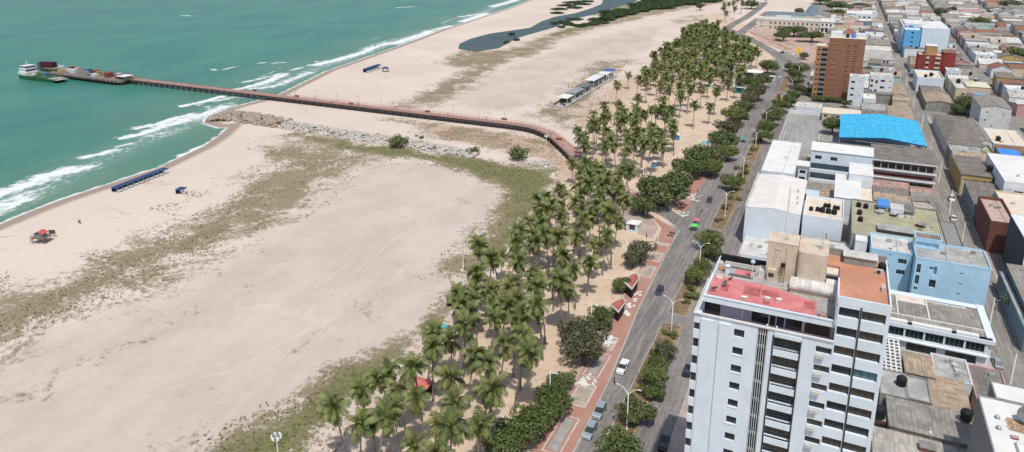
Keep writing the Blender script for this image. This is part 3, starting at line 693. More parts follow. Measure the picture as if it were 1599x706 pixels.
for a in [
    ('a',970,700,3.9,'large round dark green median tree at the bottom edge left of the lamp'),
    ('a2',992,634,3.4,'median tree right behind the lamp with a dark shadow below it'),
    ('b',1022,583,2.9,'light green median tree in the row right of the white pickup'),
    ('a',1030,560,2.5,'small median tree between the light green one and the pink flowering bush'),
    ('c',1040,540,2.4,'olive median tree at the far end of the near row'),
    ('a2',1021,598,2.2,'low dark median tree at the near end of the row by the pickup'),
    ('b',1090,428,3.2,'yellow green median tree standing just left of the tower roof'),
    ('b',1107,372,3.9,'broad bright median tree in front of the green stall'),
    ('a2',1117,386,3.2,'dark lobe of the median tree closest to the white hall'),
    ('a',1097,408,2.6,'median tree hugging the lamp left of the tower'),
    ('b',1146,285,4.0,'isolated yellow green median tree left of the white hall roof'),
    ('b',1189,212,4.2,'round median tree beside the lamp left of the grey parking court'),
    ('a',1206,186,5.0,'big dark median tree at the start of the shady tree tunnel'),
    ('a2',1222,164,4.8,'median tree above the grey court, middle of the tree tunnel'),
    ('a',1240,150,4.4,'tree leaning over the carriageway next to the brick tower garden'),
    ('b',1250,112,6.0,'tall light median tree left of the brick tower'),
    ('a',1243,128,4.6,'dark tree below the tall light one left of the brick tower'),
    ('a',1234,104,4.0,'tree by the parked white cars at the bend of the avenue'),
    ('a',1037,306,8.2,'huge dark broadleaf tree above the plaza, darkest crown by the crossing'),
    ('b',1020,300,5.6,'lighter crown merging into the left side of the huge dark tree'),
    ('a2',1005,320,4.8,'left skirt tree of the big clump over the white kiosk'),
    ('a',1060,290,5.6,'right shoulder tree of the big clump by the red promenade'),
    ('a',1095,254,8.0,'broad green tree with the pale blue play frame behind it'),
    ('a2',1080,268,6.0,'dark side crown of the broad tree by the play frame'),
    ('b',1110,262,4.5,'light side crown hanging over the promenade kerb'),
    ('a',1128,225,6.5,'dark roadside tree above the small motor cart'),
    ('c',1138,205,5.6,'brownish green tree next in line up the promenade'),
    ('b',1147,185,6.2,'bright roadside tree opposite the grey parking court'),
    ('a',1160,172,5.6,'roadside tree by the dark car parked on the paving'),
    ('c',1183,148,6.0,'reddish olive tree beside the white marquee'),
    ('a',1170,135,6.5,'deep green tree between the palms and the white marquee'),
    ('a',1200,108,7.0,'rounded roadside tree left of the white queue of cars'),
    ('c',1001,392,4.6,'loose olive tree beside the square inlaid panels'),
    ('c',990,400,3.6,'thin olive companion tree next to the lamp mast over the paving'),
    ('a2',967,436,3.2,'small tree left of the upper red triangular shelter'),
    ('a',940,490,3.8,'dark green tree below the lower red triangular shelter'),
    ('c',908,528,5.6,'big grey olive tree halfway along the near promenade'),
    ('c',912,548,5.0,'dusty lower half of the grey olive tree pair'),
    ('c',900,512,3.8,'thin top crown of the grey olive clump'),
    ('a2',882,588,3.4,'green tree by the white mast in the near promenade hedge'),
    ('a',866,620,4.2,'dark green tree overhanging the banded panel'),
    ('a2',848,640,4.2,'low green tree in the near hedge line left of the long basin'),
    ('a',830,655,4.4,'near hedge tree with glossy dark leaves'),
    ('a2',816,676,4.6,'near hedge tree above the white bench slab'),
    ('a',790,694,4.6,'lowest hedge tree at the bottom edge among the palms'),
    ('a',856,608,3.0,'small round tree filling the back of the near hedge'),
    ('a',1198,200,4.6,'dark tree low in the tunnel row just above the grey court corner'),
    ('b',1214,176,4.2,'lighter crown wedged between two dark trees of the tunnel row'),
    ('a2',1231,157,4.6,'deep green tree of the tunnel opposite the brick tower garden'),
    ('c',1246,139,4.2,'olive tree of the tunnel before the brick tower foot'),
    ('a2',1240,116,5.0,'rounded tree of the tunnel beside the tall light one'),
    ('a2',1153,178,5.6,'shady tree on the promenade above the parked dark car'),
    ('c',1172,158,5.6,'brownish tree filling the roadside row near the marquee'),
    ('a',1190,128,5.8,'dark tree behind the marquee on the roadside'),
    ('b',1138,238,4.2,'small bright tree hugging the kerb by the motor cart'),
    ('a',1301,199,5.4,'round green tree in front of the bright blue canopy'),
    ('u',1240,52,13,'wide umbrella crowned tree on the square before the arcade'),
    ('u',1224,58,8.5,'brown tinged umbrella tree on the left of the square'),
    ('u',1268,60,11,'green umbrella tree on the right side of the square'),
    ('a',1256,86,3.6,'little tree right beside the yellow sun sculpture'),
    ('a',1308,14,16,'tall green tree mass at the right end of the arcade'),
    ('u',1342,14,15,'very dark umbrella shaped tree over the pale roofs'),
    ('u',1310,22,9,'tree filling the gap behind the arcade end'),
    ('a',1248,20,6,'courtyard tree behind the arcade, left one'),
    ('a',1266,24,6,'courtyard tree behind the arcade, right one'),
    ('a',1530,38,10.5,'big round tree among the grey roofs behind the blue building'),
    ('c',1470,22,9,'olive tree clump over the roofs above the blank white wall'),
    ('c',1487,18,6,'small olive tree at the right of the roof top clump'),
    ('a',1508,168,6.5,'dark tree at the left of the stained white block'),
    ('a2',1522,172,6.0,'dark tree touching the stained white block'),
    ('a',1496,170,4.0,'left lobe of the dark trees by the stained white block'),
    ('b',1533,243,3.4,'small yellow green tree beside the grey warehouse roof'),
    ('a',1588,90,9,'dark tree at the right edge above the red roofs'),
    ('c',1580,12,16,'long dark wooded mass at the top right corner'),
    ('a',1560,2,14,'far trees at the top edge over the right hand roofs'),
    ('c',1430,2,12,'dark tree at the top edge behind the pink roofs'),
    ('a',1356,108,3.6,'small tree in the white walled yard right of the brick tower'),
    ('b',1592,470,3.6,'yellowish tree at the right edge by the back street'),
    ('a',1322,158,2.6,'garden tree at the foot of the white slab block'),
    ('a',1262,140,3.0,'dark garden tree at the left foot of the brick tower'),
    ('c',1094,12,6,'bare looking grey tree alone on the far sand'),
    ('a',1173,10,11,'dark tree by the road before the arcade corner'),
    ('a',1282,3,14,'tree mass behind the green roofed sheds'),
    ]:
    put_tree(*a)
for px, py, r, lab in [(622,221,4.9,'wide dark green bush beside the breakwater rocks'),(741,233,3.1,'smallest of the three round bushes along the scrub line'),(809,240,5.0,'tall dome shaped bush at the landward end of the rocks'),(659,209,1.3,'tiny bush on top of the breakwater'),(650,206,.8,'tiny tuft beside the tiny bush on the breakwater')]:
    put_tree('s', px, py+3, r, lab, None, 1.5, None, r/1.5*.85)
for px, py, r, lab in [(1084,462,1.6,'red and green shrub at the tip of the median by the tower'),(1050,523,1.3,'yellow green shrub at the median end'),(1046,545,1.4,'pink flowering shrub in the median'),(1018,568,1.2,'shrub at the road side of the median row'),(930,505,1.8,'shrub by the lower triangular shelter'),(1150,262,1.3,'shrub at the foot of the lamp by the isolated median tree'),
    (1176,232,1.4,'dry shrub in the median under the lamp'),(1155,310,1.2,'brown shrub in the bare median stretch'),(948,512,1.4,'shrub on the paving edge near the heaped slabs'),(975,700,1.5,'shrub under the largest median tree')]:
    put_tree('s2', px, py, r, lab, None, .8)
for y0_,y1_,n_ in ((100,170,13),(179,230,8),(246,328,13),(336,498,22)):
    for i in range(n_):
        put_tree(random.choice(['s','s2','s2']),0,0,random.uniform(.7,1.5),'low shrub growing in the bare soil of the median','low shrubs along the median',1,(random.uniform(-34.2,-31.2),y0_+(y1_-y0_)*(i+random.random())/n_))
# hedge in the brick tower garden
for i in range(16):
    put_tree('s', 0, 0, random.uniform(2.0,3.0), 'clipped garden shrub along the foot of the brick tower', 'garden shrubs of the brick tower', 1, (-11+i*1.9, 484.5+random.uniform(-1,1)))
# mangroves round the lagoon
MP = ats([(942,34),(938,29),(942,22),(958,18),(990,10),(1010,2),(1030,-7),(1060,-8),(1160,-8),(1120,3),(1080,8),(1030,15),(990,21),(965,27),(950,31)])
cnt = 0; mpl = []
for _ in range(9000):
    if cnt >= 110: break
    x = random.uniform(min(p[0] for p in MP), max(p[0] for p in MP)); y = random.uniform(min(p[1] for p in MP), max(p[1] for p in MP))
    if not inside(np.array([x]), np.array([y]), MP)[0] or any((a-x)**2+(b-y)**2 < 80 for a, b in mpl): continue
    mpl.append((x, y)); cnt += 1
    put_tree('m', 0, 0, random.uniform(8,13), 'dark mangrove bush in the dense thicket along the lagoon', 'mangroves of the lagoon thicket', 1, (x, y), .85)
for px, py, r in [(936,35,8),(928,37,6),(920,38,5),(912,39,5),(904,41,4),(930,30,8),(888,36,3.5),(896,39,3.5),(900,12,8),(908,6,9),(900,3,9),(915,2,9),(884,34,5),(878,34,4),(865,36,3),(870,20,6),(876,14,8),(884,8,9),(892,4,8),(800,53,2.5),(896,30,7),(792,66,2.2),(806,62,2.4),(878,42,3),(888,38,4.5)]:
    put_tree('m', px, py, r*1.35, 'low mangrove bush on the lagoon bank', 'bushes on the lagoon banks', 1, None, .42)
print('mangroves', cnt)
# ------------------------------------------------------------------ building kit
W_white = mat('white render', (.70,.73,.76), .75, .10, .3, stain=.25, stainc=(.45,.45,.44))
W_cool = mat('cool white painted wall', (.70,.77,.83), .65, .06, .3, stain=.22, stainc=(.45,.50,.54))
W_cream = mat('cream render', (.62,.53,.40), .8, .15, .3, stain=.35, stainc=(.30,.25,.19))
W_grey = mat('raw grey cement wall', (.30,.29,.27), .9, .25, .3, stain=.5, stainc=(.12,.115,.11))
W_lblue = mat('sky blue painted wall', (.44,.66,.82), .75, .10, .3, stain=.25, stainc=(.25,.40,.52))
W_blue = mat('bright blue wall', (.13,.42,.74), .7, .12, .3)
W_brick = mat('orange brown brick', (.31,.15,.095), .85, .18, .5, stain=.2, stainc=(.2,.09,.05))
W_orange = mat('orange panel brick', (.42,.22,.12), .8, .15, .5)
W_red = mat('oxblood painted wall', (.28,.055,.045), .75, .15, .4)
W_yel = mat('ochre yellow wall', (.52,.38,.17), .8, .2, .5)
W_stain = mat('stained white wall', (.62,.63,.62), .85, .12, .3, stain=.6, stainc=(.22,.215,.2))
W_terra = mat('red brown wall', (.19,.085,.065), .85, .2, .4)
W_pink = mat('faded pink wall', (.52,.33,.30), .85, .2, .4)
W_green = mat('pale green wall', (.42,.60,.52), .8, .15, .4)
W_slate = mat('blue grey wall', (.22,.28,.32), .85, .2, .4, stain=.4)
R_conc = mat('weathered concrete roof', (.42,.41,.39), .9, .3, .25, stain=.55, stainc=(.17,.16,.15))
R_pale = mat('pale concrete roof', (.60,.58,.54), .85, .18, .3, stain=.35, stainc=(.33,.30,.27))
R_white = mat('white roof coating', (.73,.72,.69), .7, .08, .2, stain=.12, stainc=(.62,.58,.52))
R_cream = mat('cream roof', (.72,.62,.50), .8, .12, .4, stain=.4, stainc=(.50,.36,.26))
R_olive = mat('olive roof membrane', (.40,.38,.25), .9, .2, .2, stain=.4, stainc=(.22,.21,.14))
R_dark = mat('charcoal roof', (.05,.05,.055), .8, .25, .5)
R_pinkr = mat('faded red roof paint', (.62,.22,.22), .8, .2, .22, stain=.6, stainc=(.42,.13,.13))
R_orange = mat('orange roof membrane', (.56,.27,.17), .85, .16, .2, stain=.35, stainc=(.42,.17,.10))
R_blue = roofmat('bright cyan sheet roof', (.07,.50,.80), 'x', 1.4, .3, .12, (.08,.40,.62))
R_blue2 = flatmat('blue plastic roof', (.06,.26,.72), .5)
CG = {}
for nm, c, ru in [('grey', (.36,.33,.29), (.17,.14,.11)), ('pale', (.56,.52,.46), (.28,.24,.19)), ('rust', (.30,.17,.11), (.17,.08,.05)), ('brown', (.27,.235,.205), (.13,.11,.09)), ('tan', (.48,.37,.27), (.24,.16,.11)), ('white', (.72,.70,.67), (.42,.38,.34)), ('pink', (.50,.33,.28), (.26,.17,.13))]:
    for ax in 'xy': CG[nm+ax] = roofmat('corrugated '+nm+' '+ax, c, ax, .9 if nm != 'white' else 1.2, .7, .28, ru)
CG['tilex'] = roofmat('clay tile roof x', (.36,.165,.11), 'x', .35, .5, .25, (.22,.12,.09)); CG['tiley'] = roofmat('clay tile roof y', (.36,.165,.11), 'y', .35, .5, .25, (.22,.12,.09))
GL = glass(); GLc = mat('brown curtain behind glass', (.085,.062,.045), .25, .35, 1.2, .6); GLb = mat('blue tinted glass', (.10,.22,.26), .12, .2, 1., .6)
M_frame = flatmat('aluminium frame', (.35,.35,.35), .5, .4, .3); M_dkf = flatmat('dark frame', (.03,.03,.032), .5)
M_blk = mat('black plastic tank', (.018,.018,.02), .6, .3, 1.); M_metal = flatmat('galvanised metal', (.42,.43,.44), .45, .5, .4); M_rustm = mat('rusty iron', (.18,.08,.045), .8, .4, 2.)
M_wp = flatmat('white painted metal', (.75,.76,.77), .45, .4)

SIDE = {'F': ((0,),), }
def face_pt(side, x0, x1, y0, y1):
    """origin, direction, outward normal, width of a side as seen from outside, u running left to right"""
    if side == 'F': return (x0, y0), (1, 0), (0, -1), x1-x0
    if side == 'L': return (x0, y1), (0, -1), (-1, 0), y1-y0
    if side == 'R': return (x1, y0), (0, 1), (1, 0), y1-y0
    return (x1, y1), (-1, 0), (0, 1), x1-x0
def wall_open(mb, O, D, N, width, z0, z1, ops, depth=.25, m=0, mr=None):
    us = sorted(set([0, width]+[round(u, 3) for o in ops for u in (o[0], o[1])])); zs = sorted(set([z0, z1]+[round(z, 3) for o in ops for z in (o[2], o[3])]))
    P = lambda u, z, w=0: (O[0]+D[0]*u-N[0]*w, O[1]+D[1]*u-N[1]*w, z)
    for i in range(len(us)-1):
        run = None
        for j in range(len(zs)-1):
            uc = (us[i]+us[i+1])/2; zc = (zs[j]+zs[j+1])/2
            hole = any(o[0] < uc < o[1] and o[2] < zc < o[3] for o in ops)
            if not hole and run is None: run = zs[j]
            if run is not None and (hole or j == len(zs)-2):
                top = zs[j] if hole else zs[j+1]
                if top > run: mb.quad(P(us[i], run), P(us[i+1], run), P(us[i+1], top), P(us[i], top), m)
                run = None
    for o in ops:
        a, b, c, d = o[:4]; k = o[4] if len(o) > 4 and o[4] else depth; q = m if mr is None else mr
        mb.quad(P(a,c), P(b,c), P(b,c,k), P(a,c,k), q); mb.quad(P(a,d,k), P(b,d,k), P(b,d), P(a,d), q)
        mb.quad(P(a,c), P(a,c,k), P(a,d,k), P(a,d), q); mb.quad(P(b,c,k), P(b,c), P(b,d), P(b,d,k), q)
def window(parent, O, D, N, a, b, c, d, k, gm=None, bars=1, name='window', frame=M_frame, sub=True):
    P = lambda u, z, w: (O[0]+D[0]*u-N[0]*w, O[1]+D[1]*u-N[1]*w, z)
    f = MB(); t = .06; kk = k-.06
    def bar(u0, u1, z0, z1):
        f.quad(P(u0,z0,kk), P(u1,z0,kk), P(u1,z1,kk), P(u0,z1,kk))
    bar(a,a+t,c,d); bar(b-t,b,c,d); bar(a+t,b-t,c,c+t); bar(a+t,b-t,d-t,d)
    for i in range(bars):
        u = a+(b-a)*(i+1)/(bars+1); bar(u-t/2, u+t/2, c+t, d-t)
    g = MB(); g.quad(P(a,c,k), P(b,c,k), P(b,d,k), P(a,d,k))
    if sub:
        w_ = f.build(name, frame, parent); g.build('pane', gm or GL, w_)
        # sub-part shares the thing origin
    else:
        n = len(f.f)
        for v in g.v: f.v.append(v)
        f.f.append(tuple(range(len(f.v)-4, len(f.v)))); f.m.append(1); f.build(name, [frame, gm or GL], parent)
def bldg(name, label, x0, x1, y0, y1, z, wall, roof, ops=None, para=.7, kind='flat', rise=1.2, over=.3, cat='building', group=None, z0=0, bars=1, gm=None, roof_name='roof', wfront=None, sub=False, slabs=None, ridge=None):
    """one building: wall, roof, parapet and every window; kinds flat / gx, gy (gable, ridge along x / y) / sf, sb (lean-to) / hip"""
    t = thing(name, label, cat, ((x0+x1)/2, (y0+y1)/2, z0), 0, group)
    ops = ops or {}; mb = MB()
    for s in 'FLRB':
        O, D, N, W = face_pt(s, x0, x1, y0, y1); os_ = ops.get(s, [])
        wall_open(mb, O, D, N, W, z0, z, [o for o in os_], .22, 1 if (wfront and s == 'F') else 0)
        for o in os_:
            window(t, O, D, N, o[0], o[1], o[2], o[3], (o[4] if len(o) > 4 and o[4] else .22), (o[5] if len(o) > 5 else None) or gm, bars, 'window', sub=sub)
    R = MB(); e = over
    if kind == 'flat':
        if para > 0:
            w = .22
            R.quad((x0+w,y0+w,z-para),(x1-w,y0+w,z-para),(x1-w,y1-w,z-para),(x0+w,y1-w,z-para))
            p = MB()
            for a, b, c, d in ((x0-.04,x1+.04,y0-.04,y0+w),(x0-.04,x1+.04,y1-w,y1+.04),(x0-.04,x0+w,y0+w,y1-w),(x1-w,x1+.04,y0+w,y1-w)): p.box(a,b,c,d,z-para,z+.06)
            p.build('parapet', wfront or wall, t)
        else:
            R.box(x0-e,x1+e,y0-e,y1+e,z,z+.18)
    elif kind in ('gx', 'gy'):
        if kind == 'gx':
            m = (y0+y1)/2 if ridge is None else ridge; R.quad((x0-e,y0-e,z-.05),(x1+e,y0-e,z-.05),(x1+e,m,z+rise),(x0-e,m,z+rise)); R.quad((x0-e,m,z+rise),(x1+e,m,z+rise),(x1+e,y1+e,z-.05),(x0-e,y1+e,z-.05))
            mb.tri((x0,y0,z),(x0,y1,z),(x0,m,z+rise-.03)); mb.tri((x1,y0,z),(x1,y1,z),(x1,m,z+rise-.03))
            R.box(x0-e,x1+e,m-.15,m+.15,z+rise-.02,z+rise+.08)
        else:
            m = (x0+x1)/2 if ridge is None else ridge; R.quad((x0-e,y0-e,z-.05),(m,y0-e,z+rise),(m,y1+e,z+rise),(x0-e,y1+e,z-.05)); R.quad((m,y0-e,z+rise),(x1+e,y0-e,z-.05),(x1+e,y1+e,z-.05),(m,y1+e,z+rise))
            mb.tri((x0,y0,z),(x1,y0,z),(m,y0,z+rise-.03), 1 if wfront else 0); mb.tri((x0,y1,z),(x1,y1,z),(m,y1,z+rise-.03))
            R.box(m-.15,m+.15,y0-e,y1+e,z+rise-.02,z+rise+.08)
    elif kind in ('sf', 'sb'):
        a, b = (z, z+rise) if kind == 'sf' else (z+rise, z)
        R.quad((x0-e,y0-e,a),(x1+e,y0-e,a),(x1+e,y1+e,b),(x0-e,y1+e,b)); R.quad((x0-e,y0-e,a-.15),(x1+e,y0-e,a-.15),(x1+e,y0-e,a),(x0-e,y0-e,a))
        mb.quad((x0,y0,z),(x0,y1,z),(x0,y1,b-.04),(x0,y0,a-.04)); mb.quad((x1,y0,z),(x1,y1,z),(x1,y1,b-.04),(x1,y0,a-.04)); mb.quad((x0,y1,z),(x1,y1,z),(x1,y1,b-.04),(x0,y1,b-.04)); mb.quad((x0,y0,z),(x1,y0,z),(x1,y0,a-.04),(x0,y0,a-.04))
    elif kind == 'hip':
        m = (y0+y1)/2; k = min((x1-x0)/2, (y1-y0)/2)*.9
        A_,B_ = (x0+k,m,z+rise),(x1-k,m,z+rise)
        c1,c2,c3,c4 = (x0-e,y0-e,z),(x1+e,y0-e,z),(x1+e,y1+e,z),(x0-e,y1+e,z)
        R.quad(c1,c2,B_,A_); R.quad(c3,c4,A_,B_); R.tri(c2,c3,B_); R.tri(c4,c1,A_)
    if kind == 'flat' and para > 0 and x1-x0 > 6 and y1-y0 > 6 and y0 < 760:
        rr = random.Random(int(x0*7+y0*13)); zz = z-para
        for _ in range(rr.randint(2,6)):
            a_ = rr.uniform(x0+1.5,x1-2.5); b_ = rr.uniform(y0+1.5,y1-2.5); w_ = rr.uniform(.4,1.0); h_ = MB(); h_.box(a_,a_+w_*1.4,b_,b_+w_,zz+.01,zz+rr.uniform(.3,.9)); h_.build('roof_hatch', rr.choice([W_grey,R_pale,M_metal,W_cream]), t)
        a_ = rr.uniform(x0+1,x1-1); p_ = MB(); p_.tube([(a_,y0+.4,zz+.12),(a_+rr.uniform(-1,1),y1-.4,zz+.12)],.07,5); p_.build('pipe', M_metal, t)
    R.build(roof_name, roof, t)
    mb.build('wall', [wall, wfront or wall], t)
    if slabs:
        s_ = MB()
        for a, b, c, d, e1, e2 in slabs: s_.box(a, b, c, d, e1, e2)
        s_.build('ledge', W_white, t)
    return t
def rows(W, n, w, zs, h, m=1., k=None, g=None):
    """n windows of width w per storey; zs sill heights"""
    out = []
    for z in zs:
        for i in range(n):
            c = m+(W-2*m)*(i+.5)/n; out.append((c-w/2, c+w/2, z, z+h, k, g))
    return out

# ------------------------------------------------------------------ roof clutter
def tank_proto():
    t = thing('water_tank', 'black plastic water tank on the roof', 'water tank'); mb = MB()
    mb.lathe(0,0,[(.0,.02),(.62,.02),(.68,.1),(.66,.45),(.69,.5),(.69,.62),(.7,.9),(.66,1.0),(.72,1.05),(.62,1.25),(.3,1.4),(.22,1.42),(.22,1.5),(0,1.52)], 18); mb.build('body', M_blk, t, smooth=False)
    m2 = MB(); m2.lathe(0,0,[(.24,1.42),(.24,1.56),(.0,1.6)], 12); m2.build('lid', flatmat('tank lid', (.05,.05,.055), .5), t)
    return t
TANK = Kind(tank_proto())
def tank(x, y, z, s, label, group=None): return TANK.put((x, y, z), random.uniform(0,6), s, label, group)
def ac_proto():
    t = thing('air_conditioner', 'ac', 'air conditioner'); mb = MB(); mb.box(-.5,.5,-.2,.2,.1,.8); mb.box(-.4,-.3,-.2,.2,0,.1); mb.box(.3,.4,-.2,.2,0,.1); mb.build('casing', mat('beige metal casing', (.55,.53,.48), .6, .1, 2), t)
    m = MB(); m.tube([(0-.12,-.205,.45),(-.12,-.225,.45)], .28, 16); m.build('fan_grille', M_dkf, t); return t
AC = Kind(ac_proto())
def dish_proto():
    t = thing('satellite_dish', 'dish', 'satellite dish'); mb = MB(); mb.lathe(0,0,[(0,0),(.35,.04),(.7,.17),(.95,.34),(1.0,.38),(.97,.37),(.7,.2),(0,.04)], 20)
    R = Matrix.Rotation(math.radians(-48), 4, 'X')
    mb.v = [tuple(R @ Vector(v) + Vector((0,0,1.0))) for v in mb.v]; mb.build('reflector', mat('grey dish', (.16,.16,.165), .6, .2, 1), t, smooth=True)
    m = MB(); m.tube([(0,0,0),(0,0,1.0)], .06, 8); m.tube([(0,0,1),(0,-.5,1.2),(0,-.75,1.75)], .03, 6); m.tube([(-.4,-.3,0),(.4,-.3,0)], .04, 6); m.tube([(0,.5,0),(0,-.5,0)], .04, 6); m.build('stand', M_metal, t); return t
DISH = Kind(dish_proto())

# ------------------------------------------------------------------ the white tower
def tower():
    T = thing('apartment_tower','tall white residential tower with a faded pink roof terrace, biggest building in front','apartment building', (-3, 106, 0))
    x0, x1, xw, y0, y1, zl, zw = -14.4, 3.75, 10.1, 97.5, 113.5, 46.25, 53.1
    fl = 2.955; wallmb = MB(); up = lambda n: zl-.6-fl*n            # up(n): floor level of storey n below the terrace
    ops = []; wins = []; nfl = 14
    def add(a, b, c, d, k=.25, g=None, bars=1): ops.append((a-x0, b-x0, c, d, k)); wins.append((a-x0, b-x0, c, d, k, g, bars))
    curt = [0,1,1,0,0,1,1,0,1,0,1,1,0,1]
    for n in range(1, nfl+1):
        f = up(n)
        add(-9.46, -8.0, f+.95, f+2.22, .4, GL)
        add(-3.93, -.45, f+.42, f+2.36, 1.0, GLc if curt[n-1] else GL, 4)
        add(1.64, 3.66, f+1.3, f+2.36, .4, GLc if curt[(n+3)%14] else GL, 1)
    ops.append((-6.2-x0, -4.8-x0, 0.6, zl-.35, .9))
    O, D, N, W = face_pt('F', x0, x1, y0, y1)
    wall_open(wallmb, O, D, N, W, 0, zl, ops, .25)
    for a, b, c, d, k, g, bars in wins: window(T, O, D, N, a, b, c, d, k, g, bars, 'window', M_dkf)
    ow = []
    for n in range(0, 16):
        z_ = 50.2-fl*n
        for a, b, q in ((.15, 2.68, 0), (2.96, 5.88, 1)):
            g = GLb if (n == 3 and q) else (GLc if ((n*7+q*3) % 5 > 2 or q) and n != 6 else GL)
            ow.append((a, b, z_, z_+1.45, .55, g))
    O2 = (x1, y0-.02)
    wall_open(wallmb, O2, D, N, xw-x1, 0, zw, ow, .45)
    for a, b, c, d, k, g in ow: window(T, O2, D, N, a, b, c, d, k, g, 2, 'window', M_dkf)
    wallmb.box(x1+.001, xw-.001, y0+.75, y1, 0, zw-1.0); wallmb.quad((xw,y0,0),(xw,y0+.75,0),(xw,y0+.75,zw),(xw,y0,zw)); wallmb.quad((x1,y0,zl-1),(x1,y0+.75,zl-1),(x1,y0+.75,zw),(x1,y0,zw))
    wallmb.quad((x0,y0+.1,0),(x0,y1,0),(x0,y1,zl-1),(x0,y0+.1,zl-1)); wallmb.quad((x0,y1,0),(x1,y1,0),(x1,y1,zl-1),(x0,y1,zl-1)); wallmb.quad((x0,y0+1.1,0),(x1,y0+1.1,0),(x1,y0+1.1,zl-1.3),(x0,y0+1.1,zl-1.3))
    for n in range(1, nfl+1):
        f = up(n); wallmb.box(x0-.9, x0-.001, y0+.05, y1-.8, f-.9+.15, f+.68)
    wallmb.box(x0-.9, x0-.001, y0+.05, y1-.8, zl-1.7, zl-.4)
    wallmb.build('wall', W_cool, T)
    mb = MB(); mb.box(x0-.82, x0-.003, y0+.3, y1-.9, 0, zl-1.2); mb.build('balcony_glazing', GL, T)
    mb = MB(); mb.box(-14.2, -12.5, y0-.22, y0-.002, 0, zl-.75); mb.box(-11.6, -9.9, y0-.32, y0-.002, 0, zl-.75)
    mb.box(-3.9, -.35, y0-.26, y0-.002, zl-1.1, zl-.5)
    mb.build('fin', W_cool, T)
    for n in range(1, nfl+1):
        f = up(n)
        mb = MB(); mb.box(-3.9, -.5, y0-.16, y0+.3, f-.58, f+.42); mb.build('balcony_panel', W_cool, T)
        AC.put((2.25, y0-.28, f+.55), 3.14159, (1.0,.9,.75), 'air conditioner under the fourth window column, %s storey from the top of the tower' % ['first','second','third','fourth','fifth','sixth','seventh','eighth','ninth','tenth','eleventh','twelfth','thirteenth','fourteenth'][n-1])
        mb = MB(); mb.tube([(-3.9,y0-.1,f+.75),(-.5,y0-.1,f+.75)],.03,5); mb.build('handrail', M_dkf, T)
        if n % 3 != 1: mb = MB(); mb.box(-9.55,-7.9,y0-.08,y0-.001,f+.84,f+.93); mb.build('sill', R_white, T)
        mb = MB(); mb.box(x0+.0,x1-.0,y0-.012,y0-.001,f-.06,f-.03); mb.build('floor_joint', W_grey, T) if n < 0 else None
    mb = MB(); mb.box(-4.12,-3.93,y0-.1,y0-.002,0,zl-1.0); mb.box(-.45,-.26,y0-.1,y0-.002,0,zl-1.0); mb.build('gap_shade_strip', M_dkf, T)  # raised dark strips stand in for shade in the gaps beside the balconies
    mb = MB(); mb.quad((-6.2,y0+.9,.6),(-4.8,y0+.9,.6),(-4.8,y0+.9,zl-.35),(-6.2,y0+.9,zl-.35), 0); mb.build('stair_slot', GL, T)
    for i in range(5): mb = MB(); mb.box(-6.12+i*.30, -6.05+i*.30, y0+.02, y0+.12, .6, zl-.1); mb.build('louvre', W_white, T)
    mb = MB()
    for n in range(1, nfl+1): mb.box(-6.2, -4.8, y0+.35, y0+.9, up(n)-.1, up(n)+.12)
    mb.build('landing', W_grey, T)
    mb = MB(); mb.tube([(6.6,y0-.12,0),(6.62,y0-.12,30),(6.58,y0-.12,zw-1)], .10, 8); mb.build('downpipe', M_dkf, T)
    for x,r in ((-5.0,.05),(-3.7,.05)): mb = MB(); mb.box(x-.12,x+.12,y0-.1,y0+.12,zl,zl+.45); mb.build('bracket', R_white, T)
    # terrace ledge, penthouse storey set back, pink roof
    mb = MB(); mb.box(-15.4, x1+.02, y0-.2, y0+.14, zl-.12, zl+.08); mb.box(-15.4, -15.25, y0+.14, y1-4, zl-.12, zl+.06); mb.build('ledge', R_white, T)
    mb = MB(); mb.box(-15.3,x1,y0+.14,y1,zl-1.4,zl-1.3); mb.build('terrace_floor', W_pink, T)
    mb = MB(); mb.box(-15.35,-15.28,y0+.2,y1-4,zl-1.3,zl-.12); mb.build('terrace_rail', W_pink, T)
    yp, zp = 99.5, 48.1
    mb = MB(); O3 = (-14.3, yp); opp = [(.1,2.4,zl-1.2,zp-.1,.25),(6.9,10.2,zl-.7,zp-.1,.25),(10.4,11.4,zl-.7,zp-.1,.25),(11.6,13.9,zl-.7,zp-.1,.25),(14.2,17.5,zl-.7,zp-.1,.25)]
    wall_open(mb, O3, D, N, x1+14.3, zl-1.25, zp, opp, .2, 0); mb.quad((-14.3,yp,zl-1.25),(-14.3,y1-.2,zl-1.25),(-14.3,y1-.2,zp),(-14.3,yp,zp)); mb.quad((-14.3,y1-.2,zl-1.25),(x1,y1-.2,zl-1.25),(x1,y1-.2,zp),(-14.3,y1-.2,zp))
    mb.build('penthouse_wall', mat('lilac painted wall', (.42,.40,.50), .8, .1, .4), T)
    for i_,(a, b, c, d, k) in enumerate(opp): window(T, O3, D, N, a, b, c, d, k, GLc if i_ == 4 else GL, 3, 'window', M_dkf)
    mb = MB()
    for x in (-8.6,-4.9,-.4): mb.box(x-.06,x+.06,98.25,98.4,zl-1.3,zp+.0)
    mb.build('column', W_grey, T)
    mb = MB(); mb.box(-14.3, x1-.02, 98.2, 98.45, zp-.15, zp+.95); mb.box(-14.35, x1-.02, 98.1, 98.2, zp+.78, zp+.95); mb.box(-14.3, -14.1, 98.45, y1, zp-.2, zp+.7); mb.box(-14.1,x1,y1-.2,y1,zp-.2,zp+.6); mb.build('parapet', W_cool, T)
    mb = MB(); mb.box(-14.1,x1-.02,98.45,y1-.2,zp-.25,zp+.05); mb.build('grey_roof', R_conc, T)
